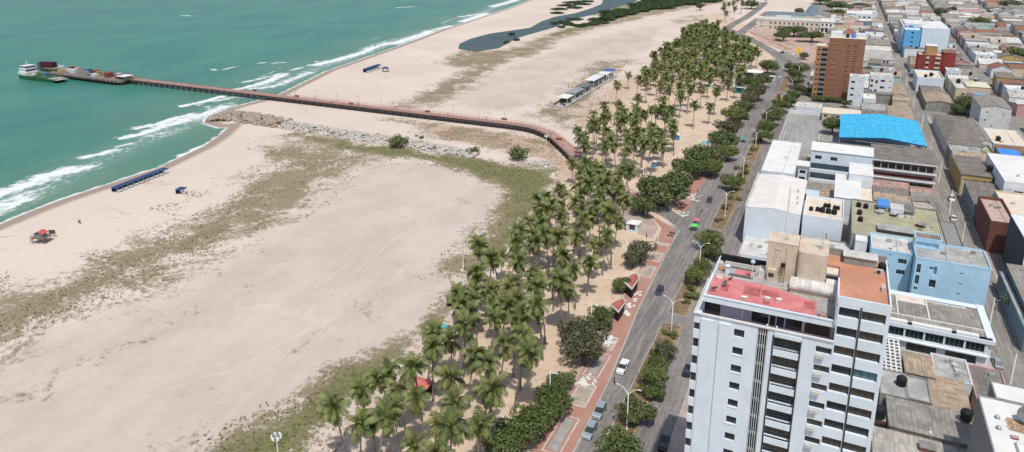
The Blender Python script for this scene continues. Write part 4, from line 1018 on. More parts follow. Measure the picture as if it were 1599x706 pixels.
    mb = MB(); mb.prism([(-14.1,98.45),(1.3,98.45),(1.1,104.6),(-2.6,105.6),(-4.6,106.6),(-12.7,107.2),(-14.1,106.8)],zp+.05,zp+.09); mb.build('pink_roof', R_pinkr, T)
    for a_,b_,c_,d_ in ((-9.2,-6.8,102.6,105.6),(-6.6,-4.2,103.4,105.2),(-2.4,-.9,98.9,100.3),(-6.2,-5.2,100.6,102.2),(-.6,.9,101.8,104.2),(-12.6,-11.4,102.2,104.8)): mb = MB(); mb.box(a_,b_,c_,d_,zp+.09,zp+.095); mb.build('repair_patch', mat('dark red repair paint',(.44,.13,.12),.85,.35,.7), T)
    mb = MB(); mb.box(-11.2,-8.6,109.0,110.8,zp+.05,zp+.09); mb.build('red_roof_patch', R_pinkr, T)
    mb = MB(); mb.box(1.3,3.3,98.6,100.9,zp+.05,zp+.1); mb.box(-12.2,-8.4,107.8,108.9,zp+.05,zp+.08); mb.box(-12.2,-8.2,110.9,111.6,zp+.05,zp+.08); mb.build('dark_patch', mat('dark wet roofing',(.13,.12,.115),.85,.3,.6), T)
    for a_,b_,c_,d_,e_ in ((-14.05,-6.9,107.3,107.5,.25),(-13.2,-7.9,111.7,111.9,.7),(-8.1,-7.9,109.0,111.7,.9),(-6.6,-2.9,106.7,106.85,.25)): mb = MB(); mb.box(a_,b_,c_,d_,zp+.05,zp+e_); mb.build('roof_kerb', R_pale, T)
    mb = MB(); mb.box(-14.0,-6.8,112.6,113.2,zp+.05,zp+1.3); mb.build('dark_back_wall', M_blk, T)
    mb = MB(); mb.box(-7.8,-6.8,109.6,111.8,zp+.05,zp+1.1); mb.build('roof_hut', R_pale, T)
    mb = MB(); mb.box(x1,xw,y0+.2,y1,zw-1.0,zw-.75); mb.box(2.0,x1,109.4,y1,zw-1.2,zw-.75); mb.build('orange_roof', R_orange, T)
    mb = MB(); mb.box(x1-.15,xw+.05,y0-.04,y0+.2,zw-1,zw+.08); mb.box(xw-.15,xw+.05,y0+.2,y1,zw-1,zw-.2); mb.box(x1-.2,x1,y0+.2,104.6,zw-4.5,zw-.4); mb.build('parapet', W_cool, T)
    mb = MB(); mb.box(1.9,xw,y1-.2,y1+.05,zw-1,zw+.35); mb.build('back_parapet', W_grey, T)
    # lift and tank block
    zb = 54.5; wx_ = mat('weathered cream render', (.62,.52,.40), .85, .12, .35, stain=.35, stainc=(.40,.32,.23))
    mb = MB(); mb.box(-6.7,-2.3,109.4,113.6,zp,zb); mb.box(-6.75,-6.6,109.3,109.4,zp+2,zp+2.1); mb.box(-3.9,-3.75,109.25,109.4,zp,zb-.6); mb.box(-5.6,-5.45,109.3,109.4,zp+2.6,zp+5.4); mb.box(-5.6,-4.8,109.3,109.4,zp+5.3,zp+5.4)
    arc = [(-2.2,113.6),(-2.2,109.4)]+[(-1.4+.8*math.cos(math.radians(a)),109.0+.7*math.sin(math.radians(a))) for a in range(180,271,15)]+[(1.2+.8*math.cos(math.radians(a)),109.0+.7*math.sin(math.radians(a))) for a in range(270,361,15)]+[(2.0,113.6)]
    mb.prism(arc, zp, zb-.45); mb.build('lift_block', wx_, T)
    mb = MB(); mb.box(-6.75,-2.25,109.35,109.5,zb,zb+.12); mb.box(-6.75,-6.6,109.1,113.6,zb,zb+.12); mb.box(-6.6,2.0,113.45,113.6,zb,zb+.12); mb.build('coping', R_cream, T)
    mb = MB(); mb.quad((-2.9,105.8,zp+1.25),(3.9,105.8,zp+1.25),(3.9,108.4,zp+1.7),(-2.9,108.4,zp+1.7)); mb.quad((2.1,108.4,zp+1.7),(3.9,108.4,zp+1.7),(4.0,109.2,zp+2.0),(2.1,109.2,zp+2.0)); mb.quad((-2.9,105.8,zp+.9),(3.9,105.8,zp+.9),(3.9,105.8,zp+1.25),(-2.9,105.8,zp+1.25)); mb.build('shed_roof', CG['whitex'], T)
    mb = MB(); mb.box(-2.8,3.6,106.1,108.3,zp,zp+1.2); mb.build('shed_wall', W_cream, T)
    mb = MB(); mb.box(-6.4,-5.2,108.6,109.38,zp,zp+2.0); mb.build('service_box', W_cream, T)
    mb = MB(); mb.box(-6.2,-5.4,108.5,108.58,zp+.9,zp+1.5); mb.build('service_window', GL, T)
    return T
tower()
zp = 48.15
def roof_mast(x, y, z, h, label, r=.05, arms=3):
    t = thing('antenna_mast', label, 'antenna', (x, y, z)); mb = MB()
    for a in (0, 2.09, 4.19): mb.tube([(x+.25*math.cos(a),y+.25*math.sin(a),z),(x+.12*math.cos(a),y+.12*math.sin(a),z+h)], r*.6, 5)
    for i in range(int(h/.6)):
        k = .25-.13*i*.6/h; p = [(x+k*math.cos(a),y+k*math.sin(a),z+i*.6) for a in (0,2.09,4.19,0)]; mb.tube(p, r*.4, 4)
    mb.build('lattice', M_metal, t); m = MB()
    for i in range(arms): m.tube([(x-.5,y,z+h*(.6+.15*i)),(x+.5,y,z+h*(.6+.15*i))], .03, 5); m.box(x+.4,x+.5,y-.08,y+.08,z+h*(.6+.15*i)-.5,z+h*(.6+.15*i)+.5)
    m.build('antenna_panel', M_wp, t)
roof_mast(.9, 110.6, 54.0, 3.2, 'bristling antenna mast on the right corner of the cream lift block')
roof_mast(-4.2, 111, 54.6, 1.6, 'short antenna at the back of the cream lift block', .04, 1)
t = thing('signal_globe', 'white globe on a pole above the red patch of the tower roof', 'roof light', (-8.6,108.2,zp)); mb = MB(); mb.tube([(-8.6,108.2,zp),(-8.6,108.2,zp+2.6)], .06, 8); mb.build('pole', M_wp, t)
mb = MB(); mb.lathe(-8.6,108.2,[(0.02,zp+2.6),(.3,zp+2.75),(.38,zp+2.98),(.3,zp+3.2),(.02,zp+3.35)], 14); mb.build('globe', W_lblue, t, smooth=True)
t = thing('roof_floodlight', 'dark floodlight box on a thin rusty frame before the lift block', 'floodlight', (-4.2,108.8,zp)); mb = MB()
for dx in (-.3,.3): mb.tube([(-4.2+dx,108.8,zp),(-4.2+dx,108.8,zp+2.9)], .04, 6)
for i in range(5): mb.tube([(-4.5,108.8,zp+.5*i+.3),(-3.9,108.8,zp+.5*i+.3)], .03, 5)
mb.build('frame', M_rustm, t); mb = MB(); mb.box(-4.55,-3.85,108.6,109.0,zp+2.7,zp+3.3); mb.build('lamp_box', M_blk, t)
for i,(x,y,s,l) in enumerate([(-14.0,111.8,.5,'brown round dish lid at the far left corner of the tower roof'),(-13.3,109.7,.55,'rusty ring on the left edge of the tower roof'),(-13.2,106.2,.5,'pale drum on the left edge of the tower roof'),(2.2,99.8,.5,'pale coil lying on the dark patch at the right of the pink roof'),(-8.6,112.5,.5,'cream lid at the back edge of the tower roof')]):
    t = thing('roof_drum', l, 'drum', (x,y,zp)); mb = MB(); mb.lathe(x,y,[(s*.5,zp),(s,zp+.05),(s*1.05,zp+.35),(s*.8,zp+.45),(s*.55,zp+.4),(s*.5,zp+.1)],16); mb.build('rim', R_cream if i%2==0 else R_orange, t)
DISH.put((-13.2,101.3,zp), .6, .55, 'small white dish near the left front corner of the pink roof')
DISH.put((-12.0,103.9,zp), 2.2, .5, 'dish further back on the left of the pink roof')
DISH.put((-11.4,106.2,zp), 1.2, .5, 'dish beside the roof vent of the tower')
t = thing('roof_vent', 'white chimney shaped vent on the dark part of the tower roof', 'vent', (-12.4,108.6,zp)); mb = MB(); mb.lathe(-12.4,108.6,[(.4,zp),(.38,zp+1.3),(.45,zp+1.35),(.1,zp+1.7)],12); mb.build('stack', W_white, t); mb = MB(); mb.lathe(-12.4,108.6,[(.5,zp+1.25),(.5,zp+1.35),(.0,zp+1.4)],12); mb.build('collar', M_metal, t)
for x,y,l in [(-8.8,101.0,'small white box low on the pink roof, left of three'),(-5.6,102.2,'small white box on the pink roof, middle of three'),(-4.0,102.5,'small white box on the pink roof, right of three')]:
    t = thing('roof_box', l, 'service box', (x,y,zp)); mb = MB(); mb.box(x-.35,x+.35,y-.25,y+.25,zp,zp+.35); mb.build('box', R_pale, t); mb = MB(); mb.box(x-.4,x+.4,y-.3,y+.3,zp+.35,zp+.4); mb.build('lid', R_white, t)
AC.put((9.3,103.5,52.3), 1.57, 1.0, 'air conditioner at the right edge of the orange roof')
AC.put((9.0,109.0,52.3), 0, 1.0, 'air conditioner at the back corner of the orange roof')
TANK.put((9.4,110.8,52.3), 0, .8, 'dark tank at the back corner of the orange roof')
t = thing('roof_hatch', 'pale ribbed hatch box behind the orange roof', 'hatch', (7,111.5,52.3)); mb = MB(); mb.box(4.2,8.6,110.8,113,52.25,53.6); mb.build('box', W_grey, t); mb = MB(); mb.box(4.0,8.8,110.6,113.1,53.6,53.75); mb.build('lid', R_pale, t)

# ------------------------------------------------------------------ buildings along the avenue
t = bldg('hall','big white hall with a low gabled cream roof and a blank pale front', -22.6,-5.4,234,272,13.6, W_cool, mat('warm white sheet roof', (.74,.69,.64), .7,.08,.3, stain=.3, stainc=(.60,.52,.46)), para=0, kind='gy', rise=.9, over=.05, roof_name='roof')
mb = MB(); mb.box(-22.8,-22.45,233.8,272.2,13.4,14.4); mb.box(-22.4,-21.2,234,272,13.5,13.62); mb.build('gutter_wall', R_pale, t)
bldg('shopfront','low white annexe with a grey roof tucked between hall and tower', -21.5,-10,218,233.5,3.6, W_white, R_pale, {'F': rows(11.5,3,1.4,[1],1.4)}, .4)
bldg('annexe','small orange roofed room squeezed beside the cream lift block', -9.5,-5.6,216,233,6.0, W_grey, R_orange, None, .6)
t = bldg('hall','long flat white roof building behind the gabled hall', -22.2,-10.2,276,323,14, W_white, R_white, {'F': rows(12,3,1.4,[9.5],1.4)}, .5)
t = bldg('stair_tower','narrow white stair block with stacked dark openings between two white roofs', -9.6,-6.2,292,298,13, W_white, R_white, {'F': [(.6,2.8,z,z+1.5,.6,None) for z in (1.5,4.2,6.9,9.6)]}, 0, over=.7)
bldg('workshop','low grey roofed room at the foot of the white stair block', -10,-5.6,274,286,9, W_white, R_conc, None, .5)
bldg('shed','small tank shed with a rusty roof behind the white stair block', -9.6,-6.0,300,322,8, W_grey, CG['browny'], None, 0, 'gy', .4)
for i,(x,y,l) in enumerate([(-8.8,307,'left one of two black tanks behind the white stair block'),(-6.6,308,'right one of two black tanks behind the white stair block')]): tank(x,y,8.4,1.5,l)
t = bldg('school','white school block with two grey windows above open galleries', -5.8,17.6,314,324,14, W_cool, R_white, {'F': [(1.6,4.2,10.2,11.8,.2,None),(7.6,10.2,10.2,11.8,.2,None),(.3,15.6,5.6,8.4,2.4,W_slate),(.3,11,1.2,4.2,2.4,W_slate)]}, 0, 'sf', 1.0, bars=2)
t = bldg('annexe','white flat roofed stair annexe joined to the right end of the school', 9,17.4,292,308,12, W_white, R_white, None, 0, over=.1)
t = bldg('classroom','white square roofed classroom in front of the school', 4.4,13.2,270.5,300,9, W_white, R_white, None, 0, over=.15)
bldg('classroom','narrow pale pink roofed passage right of the white classroom', 13.5,17.2,270.5,291,7, W_white, R_cream, None, 0, over=.1)
bldg('canteen','low blue grey roofed lean-to in the school courtyard', -5.5,-1.0,272,286,5, W_white, mat('pale blue roof', (.52,.60,.66), .7,.1,.3), None, 0, 'sf', .4)
bldg('shed','tan roofed shed at the bottom of the school courtyard', -.6,4.0,285,296,2.6, W_cream, CG['tanx'], None, 0, 'sf', .5)
t = bldg('office_block','white block with a walled cream roof holding rows of black tanks', -4.7,7.3,236.5,256.8,13, W_cool, R_cream, None, .8)
pos = [(-2.6,243.5,.9),(-.6,243.8,.95),(.9,243.4,1.15),(2.7,243.2,1.15),(4.5,243,1.15),(1.6,248.8,.9),(2.7,249.0,.9),(4.6,248.3,.85),(5.6,248.2,.8)]
nm = ['first and leftmost','second','third, first of the three big ones','fourth, middle of the three big ones','fifth, rightmost of the three big ones']
for i,(x,y,s) in enumerate(pos): tank(x,y,12.25,s*1.05, ('black tank, %s in the cream roof front row' % nm[i]) if i<5 else ('black tank in the back row of the cream walled roof, %s' % ['leftmost','second','third','rightmost'][i-5]))
tank(-5.2,262.5,9,1.5,'black tank beside the ridge line at the hall gutter, upper one'); 
AC.put((-7.6,256,13.7),1.57,1.4,'air conditioner on the right slope of the hall roof, upper'); AC.put((-7.3,249,13.7),1.57,1.2,'air conditioner on the right slope of the hall roof, middle'); AC.put((-7.0,244,13.7),1.57,1.1,'air conditioner on the right slope of the hall roof, lower')
# lattice radio mast behind the lift block
def radio_mast(x, y, z0, h, label):
    t = thing('radio_mast', label, 'radio mast', (x,y,z0)); mb = MB()
    for a in (0.5,2.6,4.7): mb.tube([(x+.45*math.cos(a),y+.45*math.sin(a),z0),(x+.2*math.cos(a),y+.2*math.sin(a),z0+h)], .05, 5)
    n = int(h/.9)
    for i in range(n):
        k0 = .45-.25*i/n; k1 = .45-.25*(i+1)/n
        for a,b in ((.5,2.6),(2.6,4.7),(4.7,.5)): mb.tube([(x+k0*math.cos(a),y+k0*math.sin(a),z0+i*.9),(x+k1*math.cos(b),y+k1*math.sin(b),z0+(i+1)*.9)], .03, 4, cap=False); mb.tube([(x+k0*math.cos(a),y+k0*math.sin(a),z0+i*.9),(x+k0*math.cos(b),y+k0*math.sin(b),z0+i*.9)], .03, 4, cap=False)
    mb.build('lattice', M_wp, t); m = MB(); m.tube([(x,y,z0+h),(x,y,z0+h+2)], .03, 5); m.build('whip_antenna', M_metal, t)
radio_mast(-8.6, 216, 6, 22, 'slim white lattice radio mast rising in front of the hall')
t = bldg('warehouse','large olive flat roof building with bare grey side wall and scattered tanks', 9.8,36,229,262.5,12, W_grey, R_olive, None, .5)
t2 = thing('skylight','long charcoal covered skylight on the olive roof','skylight',(21,238,11.6)); mb = MB(); mb.box(17.2,27.2,234.4,239.8,11.4,12.6); mb.build('cover', R_dark, t2); mb = MB(); mb.box(17.1,27.3,234.3,239.9,12.6,12.68); mb.build('rim', R_conc, t2)
for i,(x,y,l) in enumerate([(12.0,256,'upper left one of four dark tanks on the olive roof'),(14.2,255.6,'upper right one of four dark tanks on the olive roof'),(12.2,248.5,'third dark tank down the olive roof'),(12.4,242,'lowest dark tank on the olive roof')]): tank(x,y,11.5,1.15,l)
t2 = thing('tarpaulin_shelter','bright blue tarpaulin shelter in the clutter of the olive roof','shelter',(19,257,12)); mb = MB(); mb.quad((17.4,254,14.0),(21.0,254,13.7),(21.0,259.5,14.3),(17.6,259.5,14.6)); mb.quad((17.4,254,13.2),(21,254,12.9),(21,254,13.7),(17.4,254,14.0)); mb.build('tarpaulin', mat('blue tarpaulin', (.08,.27,.62), .6,.15,1.), t2)
mb = MB()
for x,y in ((17.5,254.2),(20.9,254.2),(20.9,259.3),(17.6,259.3)): mb.tube([(x,y,11.5),(x,y,13.8)], .06, 6)
mb.build('post', M_rustm, t2)
for i in range(14):
    x = random.uniform(17.5,28); y = random.uniform(250.8,254); s = random.uniform(.4,.9)
    t2 = thing('junk_crate','crate in the row of rooftop junk below the blue tarpaulin','crate',(x,y,11.5),random.uniform(0,1),'rooftop junk on the olive roof'); mb = MB(); mb.box(-s,s,-s*.6,s*.6,0,s); mb.build('box', [R_white,W_grey,M_blk,R_pale,W_slate][i%5], t2, world=False); mb = MB(); mb.box(-s*1.05,s*1.05,-s*.65,s*.65,s,s+.06); mb.build('lid', [W_grey,R_pale][i%2], t2, world=False)
bldg('roof_room','white walled rooms on the far edge of the olive roof', 21.6,25.5,253.8,258.8,13.4, W_white, R_pale, None, .3, z0=11.5)
bldg('roof_room','dark roofed rooftop shack right of the white rooms', 25.8,28.4,254,259,13.0, W_grey, CG['browny'], None, 0,'sf',.4, z0=11.5)
t2 = thing('satellite_dish','big dark dish frame collapsed on scrap right of the charcoal skylight','satellite dish',(30,245,11.5)); mb = MB(); mb.lathe(30,245,[(.1,12.0),(.8,12.15),(1.5,12.5),(1.6,12.6),(.8,12.25)],18); mb.build('reflector', W_grey, t2); mb = MB(); mb.tube([(30,245,11.5),(30,245,12.1)],.2,8); mb.build('stand', M_rustm, t2)
for i in range(10):
    x = random.uniform(28,33.5); y = random.uniform(241,248); t2 = thing('scrap_slab','flat piece of scrap scattered on the right of the olive roof','scrap',(x,y,11.52),random.uniform(0,3),'scrap on the olive roof'); mb = MB(); mb.box(-.7,.7,-.3,.3,0,.12); mb.build('slab', [R_pinkr,R_pale,W_grey][i%3], t2, world=False)
bldg('sunken_roof','long lower grey roof strip beside the right edge of the olive roof', 36.4,41.5,224,261,9, W_grey, mat('plain grey roof', (.27,.265,.255), .9,.1,.3), None, .4)
# sky blue pair
bldg('town_house','pale blue building with a plain grey flat roof, left half of the blue pair', 15,25.7,217,229.5,13, W_lblue, R_pale, {'F':[(7.2,9.4,9.6,11.0,.2,None),(7.1,9.3,6.2,7.6,.2,None),(4.6,5.4,11.6,11.9,.15,None),(4.4,5.2,8.2,8.5,.15,None)]}, .5, bars=2)
bldg('town_house','long pale blue building with stained roof, right half of the blue pair', 25.9,43.7,211.5,224.5,14.6, W_lblue, R_conc, {'F':[(.5,1.5,10.0,12.6,.3,None),(.5,1.5,6.5,9.2,.3,None),(.5,1.4,4.8,5.6,.3,None),(3.6,4.4,11.6,12.4,.3,None),(4.6,5.4,10.2,12.6,.6,W_blue),(4.0,5.6,6.2,8.6,.5,None),(10.8,11.7,11.7,12.05,.15,None),(10.8,11.7,8.7,9.05,.15,None),(10.8,11.7,5.6,5.95,.15,None)]}, .45, bars=1)
t = bldg('roof_room','sky blue rooftop room with a brown roof between the blue pair', 25.9,32.6,219.5,224.3,17.4, W_lblue, R_terr if False else mat('brown roof grime', (.26,.20,.17), .9,.3,.4), {'F':[(.4,6.0,14.8,16.2,.5,W_lblue)]}, .3, z0=14.2)
bldg('annexe','narrow white annexe wedged against the left end of the blue pair', 11,14.2,224,229,11.8, W_white, R_white, None, .3)
t = thing('garden_wall','old buff coloured party wall and ledges behind the orange roof','wall',(5,200,0)); mb = MB(); mb.box(-3,9.5,198,198.6,0,10.6); mb.box(9.5,14.2,203,206.5,0,9.6); mb.build('wall', W_cream, t); mb = MB(); mb.box(-3.1,9.6,197.9,198.7,10.6,10.8); mb.build('coping', W_grey, t)
bldg('house','low cream rooms with brown stained roof left of the blue pair', -5,9.3,199,215,9.4, W_cream, R_cream, None, .4)
bldg('house','grey concrete roof strip between the white tank block and the cream rooms', -4.6,14,216,233,7, W_grey, R_pale, None, .4)
# glass fronted corner building
def corner_block():
    T = thing('commercial_building','white two storey corner building with a continuous dark window band and grey sheet roofs','commercial building',(28,192,0)); x0,x1,y0,y1,z = 13,41.2,184,203,7.2
    mb = MB(); ops = []
    for i in range(6): ops.append((1.2+i*4.3,5.1+i*4.3,3.9,6.2,.35))
    for i in range(3): ops.append((2+i*8.4,8.6+i*8.4,.3,2.7,1.0))
    O,D,N,W = face_pt('F',x0,x1,y0,y1); wall_open(mb,O,D,N,W-1.0,0,z,ops,.35)
    for s in 'LRB':
        o_,d_,n_,w_ = face_pt(s,x0,x1,y0+ (1 if s!='B' else 0),y1); wall_open(mb,o_,d_,n_,w_,0,z,[],.2)
    mb.quad((x1-1,y0,0),(x1,y0+1,0),(x1,y0+1,z),(x1-1,y0,z)); mb.build('wall', W_white, T)
    for o in ops[:6]: window(T,O,D,N,*o[:4],.35,flatmat('dark green glass',(.015,.03,.028),.1,.6),3)
    for o in ops[6:]: window(T,O,D,N,*o[:4],1.0,GL,2)
    mb = MB(); mb.box(x0,x1-.6,y0-.9,y0-.01,3.2,3.5); mb.box(x0,x1-.2,y0-.35,y0-.01,6.5,7.5); mb.prism([(x1-.2,y0-.35),(x1+.4,y0+.2),(x1+.5,y0+1.5),(x1-.2,y0+1.5)],6.5,7.5); mb.box(x1-1.3,x1+.4,y0+1.5,y1,7.2,7.5); mb.box(x0,x1-1.3,y1-2.2,y1,7.2,7.35); mb.build('ledge', W_cool, T)
    mb = MB()
    for a,b in ((x0+.5,x0+10),(x0+11,x0+19.5),(x0+20.5,x1-3)): mb.box(a,b,y0+.3,y0+1.6,7.2,7.9)
    mb.build('parapet_box', R_white, T)
    mb = MB()
    for a,b,c,d in ((x0,x0+8,188.6,199.5),(x0+8.3,x0+15,188.6,197.2),(x0+15.3,x1-1.4,188.6,199.8),(x0,x1-1.4,185.7,188.4)): mb.quad((a,c,7.3),(b,c,7.3),(b,d,7.55),(a,d,7.55))
    mb.build('roof', CG['greyx'], T)
    mb = MB(); mb.box(x0,x1-1.4,188.4,188.65,7.2,7.75); mb.box(x0+8,x0+8.3,188.6,200,7.2,7.7); mb.box(x0+15,x0+15.3,188.6,199.8,7.2,7.7); mb.box(x0,x0+8,199.5,199.9,7.2,7.7); mb.box(x0+8.3,x0+15,196.6,197.1,7.2,7.7); mb.box(x0+15.3,x1-4,199.0,199.4,7.2,7.7); mb.build('upstand', R_white, T)
    mb = MB(); mb.box(x0+8.4,x0+14.9,197.1,200.6,7.2,7.4); mb.build('peach_roof', R_cream, T)
corner_block()
# low roofs at the bottom right
def lattice():
    T = thing('pergola','white square grid skylight between the tower and the corner building','pergola',(17,172,4)); mb = MB()
    for i in range(9): mb.box(12.6+i*1.05,12.95+i*1.05,165,180.6,4.0,4.2)
    for j in range(11): mb.box(12.4,21.4,165+j*1.55,165.4+j*1.55,4.2,4.35)
    mb.build('grid', R_white, T); mb = MB(); mb.box(12.6,21.3,165,180.6,0,3.6); mb.build('base', W_grey, T)
lattice()
bldg('house','tan corrugated roof house right of the white grid skylight', 21.8,27.4,164.5,175,5, W_cream, CG['tanx'], None, 0, 'sb', .8)
bldg('house','grey cement terrace with a big black tank below the white grid', 16.2,21.4,153.5,163.6,5.6, W_grey, R_conc, None, .15)
bldg('house','grey cement terrace behind the tall black tank, right part', 21.6,26.0,154.5,164,5.3, W_grey, R_conc, None, .3)
bldg('house','patched tan slab roof with beams next to the brown terrace', 26.4,33,154.5,166,5, W_cream, CG['tany'], None, 0, 'sf', .3)
bldg('house','mottled white and grey roof at the foot of the corner building', 27.8,35,167,177.5,4.6, W_white, R_conc, None, .2)
bldg('house','brown tile terrace behind a low street wall', 35.3,42,150,177,4.0, W_pink, CG['browny'], None, .3)
bldg('house','wide weathered grey sheet roof in the middle of the low rooftops', 17.5,33.5,141.5,152.8,5.6, W_grey, CG['greyx'], None, 0, 'sb', .8)
bldg('house','tan sheet roof with a tank stand and blue tinted stripes of sky light', 14.5,32,132.4,141.0,5.4, W_cream, CG['palex'], None, 0, 'sb', .5)
bldg('house','pinkish white sheet roof lowest beside the tower', 12,31,112,132,5.2, W_cream, CG['palex'], None, 0, 'sf', .3)
bldg('shed','small rust and tan roof hut tight against the tower wing', 12.2,15.6,154,162.5,3.6, W_grey, CG['rusty'], None, 0, 'sf', .3)
bldg('shed','narrow wedge of rough roofs between hut and cement terrace', 12.2,15.8,143,152,3.2, W_grey, CG['brownx'], None, 0, 'sf', .3)
tank(20.4,158.6,5.6,1.5,'big black tank on the grey cement terrace'); tank(15.4,143.6,6.2,1.9,'largest black tank on a plinth beside the tower wing'); tank(31.4,149.8,6.4,1.6,'big black tank at the edge of the white roofed corner house')
for x,y,z,l in [(15.4,143.6,5.3,'brown plinth under the largest black tank'),(23.6,137.4,5.8,'rusty heap of bricks on the tan sheet roof')]:
    t = thing('plinth',l,'plinth',(x,y,z)); mb = MB(); mb.box(x-1.3,x+1.3,y-1,y+1,z,z+.75); mb.build('base', W_terra, t); mb = MB(); mb.box(x-1.4,x+1.4,y-1.1,y+1.1,z+.75,z+.88); mb.build('slab', W_grey, t)
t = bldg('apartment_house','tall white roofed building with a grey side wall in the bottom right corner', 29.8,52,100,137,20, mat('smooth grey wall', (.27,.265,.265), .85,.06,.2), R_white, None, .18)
bldg('apartment_house','second white roof step behind the bottom right corner building', 32.6,52,137.2,143,20, W_grey, R_white, None, .15)
DISH.put((36.2,131.5,19.8), 2.6, 1.5, 'large dark satellite dish on the white corner roof')
t = thing('rubble_pile','bed of broken tiles under the large dark dish','rubble',(35,129,19.8)); mb = MB()
for i in range(60): x = 35+random.uniform(-1.8,1.8); y = 129.8+random.uniform(-1.6,1.6); mb.obox((x,y),(math.cos(i),math.sin(i)),(-math.sin(i),math.cos(i)),.3,.1,19.84,19.9+random.random()*.12)
mb.build('tiles', mat('broken tiles', (.50,.36,.22), .9,.4,2.), t); mb = MB(); mb.poly([(33.2,128.2,19.835),(36.8,127.8,19.835),(37,131.6,19.835),(33.4,132,19.835)]); mb.build('bed', mat('rubble bed',(.40,.29,.2),.9,.3,2.), t)
t = thing('roof_box','small brick red box on the white corner roof','service box',(33.6,126,19.8)); mb = MB(); mb.box(33.1,34.1,125.7,126.5,19.8,20.1); mb.build('box', W_terra, t); mb = MB(); mb.box(33.05,34.15,125.65,126.55,20.1,20.16); mb.build('lid', W_pink, t)
for i,(x,y,l) in enumerate([(31.9,131.0,'grey vent cap near the left edge of the white corner roof, upper'),(31.6,127.8,'grey vent cap near the left edge of the white corner roof, lower')]):
    t = thing('roof_vent',l,'vent',(x,y,19.8)); mb = MB(); mb.lathe(x,y,[(.25,19.8),(.25,20.2),(.4,20.22),(.1,20.4)],10); mb.build('cap', M_metal, t); mb = MB(); mb.box(x-.4,x+.4,y-.4,y+.4,19.8,19.9); mb.build('base', R_conc, t)
t = thing('garden_wall','white low walls of a light well on the white corner roof','wall',(36,120,19.8)); mb = MB(); mb.box(33.4,33.6,112,124.5,19.8,20.6); mb.box(33.6,37.5,124.3,124.5,19.8,20.6); mb.build('wall', R_white, t); mb = MB(); mb.box(33.6,37.5,112,124.3,19.82,19.86); mb.build('floor', W_cool, t)
t = thing('roof_lamp','white lamp head on a curved pole above the rusty heap','lamp',(23.8,138,5.8)); mb = MB(); mb.tube([(23.8,138,5.8),(24.2,138.2,7.6),(23.9,138.6,8.6)],.06,6); mb.build('pole', M_metal, t); mb = MB(); mb.lathe(23.9,138.6,[(.05,8.5),(.35,8.7),(.3,9.0),(.05,9.1)],10); mb.build('head', R_white, t)
# patchwork of small roofs left of the back street
for a in [
 ('house','rose and white sheet roof house just in front of the brown school',18.5,31,303,309,5.2,'pinkx','sf'),
 ('house','brown corrugated strip roof below the rose one',18.5,30.5,295.5,302,4.6,'brownx','sf'),
 ('house','second brown strip roof with a white bathroom box',18.5,31,288,294.6,4.4,'tanx','sf'),
 ('house','pale blue grey roof over a tiny patio',20.5,31,279,286.6,4.6,'greyx','sf'),
 ('house','small brown hut left of the blue grey patio roof',17.8,20.2,276,286,3.6,'brownx','sf'),
 ('house','pink grey pitched roof facing the back street, uppermost',31.4,40.5,300,308,5.4,'pinkx','gx'),
 ('house','grey gable roof with a dark valley in the patchwork by the street',31.4,40.8,290,299.4,5.2,'greyy','gy'),
 ('house','buff gable roof in the middle of the patchwork',31.4,37,279,289.4,5.0,'palex','gx'),
 ('house','long rumpled grey roof along the back street kerb',37.2,41.2,266,289.6,5.6,'greyy','gy'),
 ('house','white tin patch roof above the olive roof edge',29.4,36.6,266,278,4.6,'palex','sb'),
 ('house','faded white roof left of the rumpled grey one',18,28.8,265,275,4.2,'pinkx','sb')]:
    nm_, lb_, x0,x1,y0,y1,z,r_,k_ = a
    bldg(nm_, lb_, x0,x1,y0,y1,z, random.choice([W_cream,W_white,W_grey,W_pink]), CG[r_], None, 0, k_, .8)
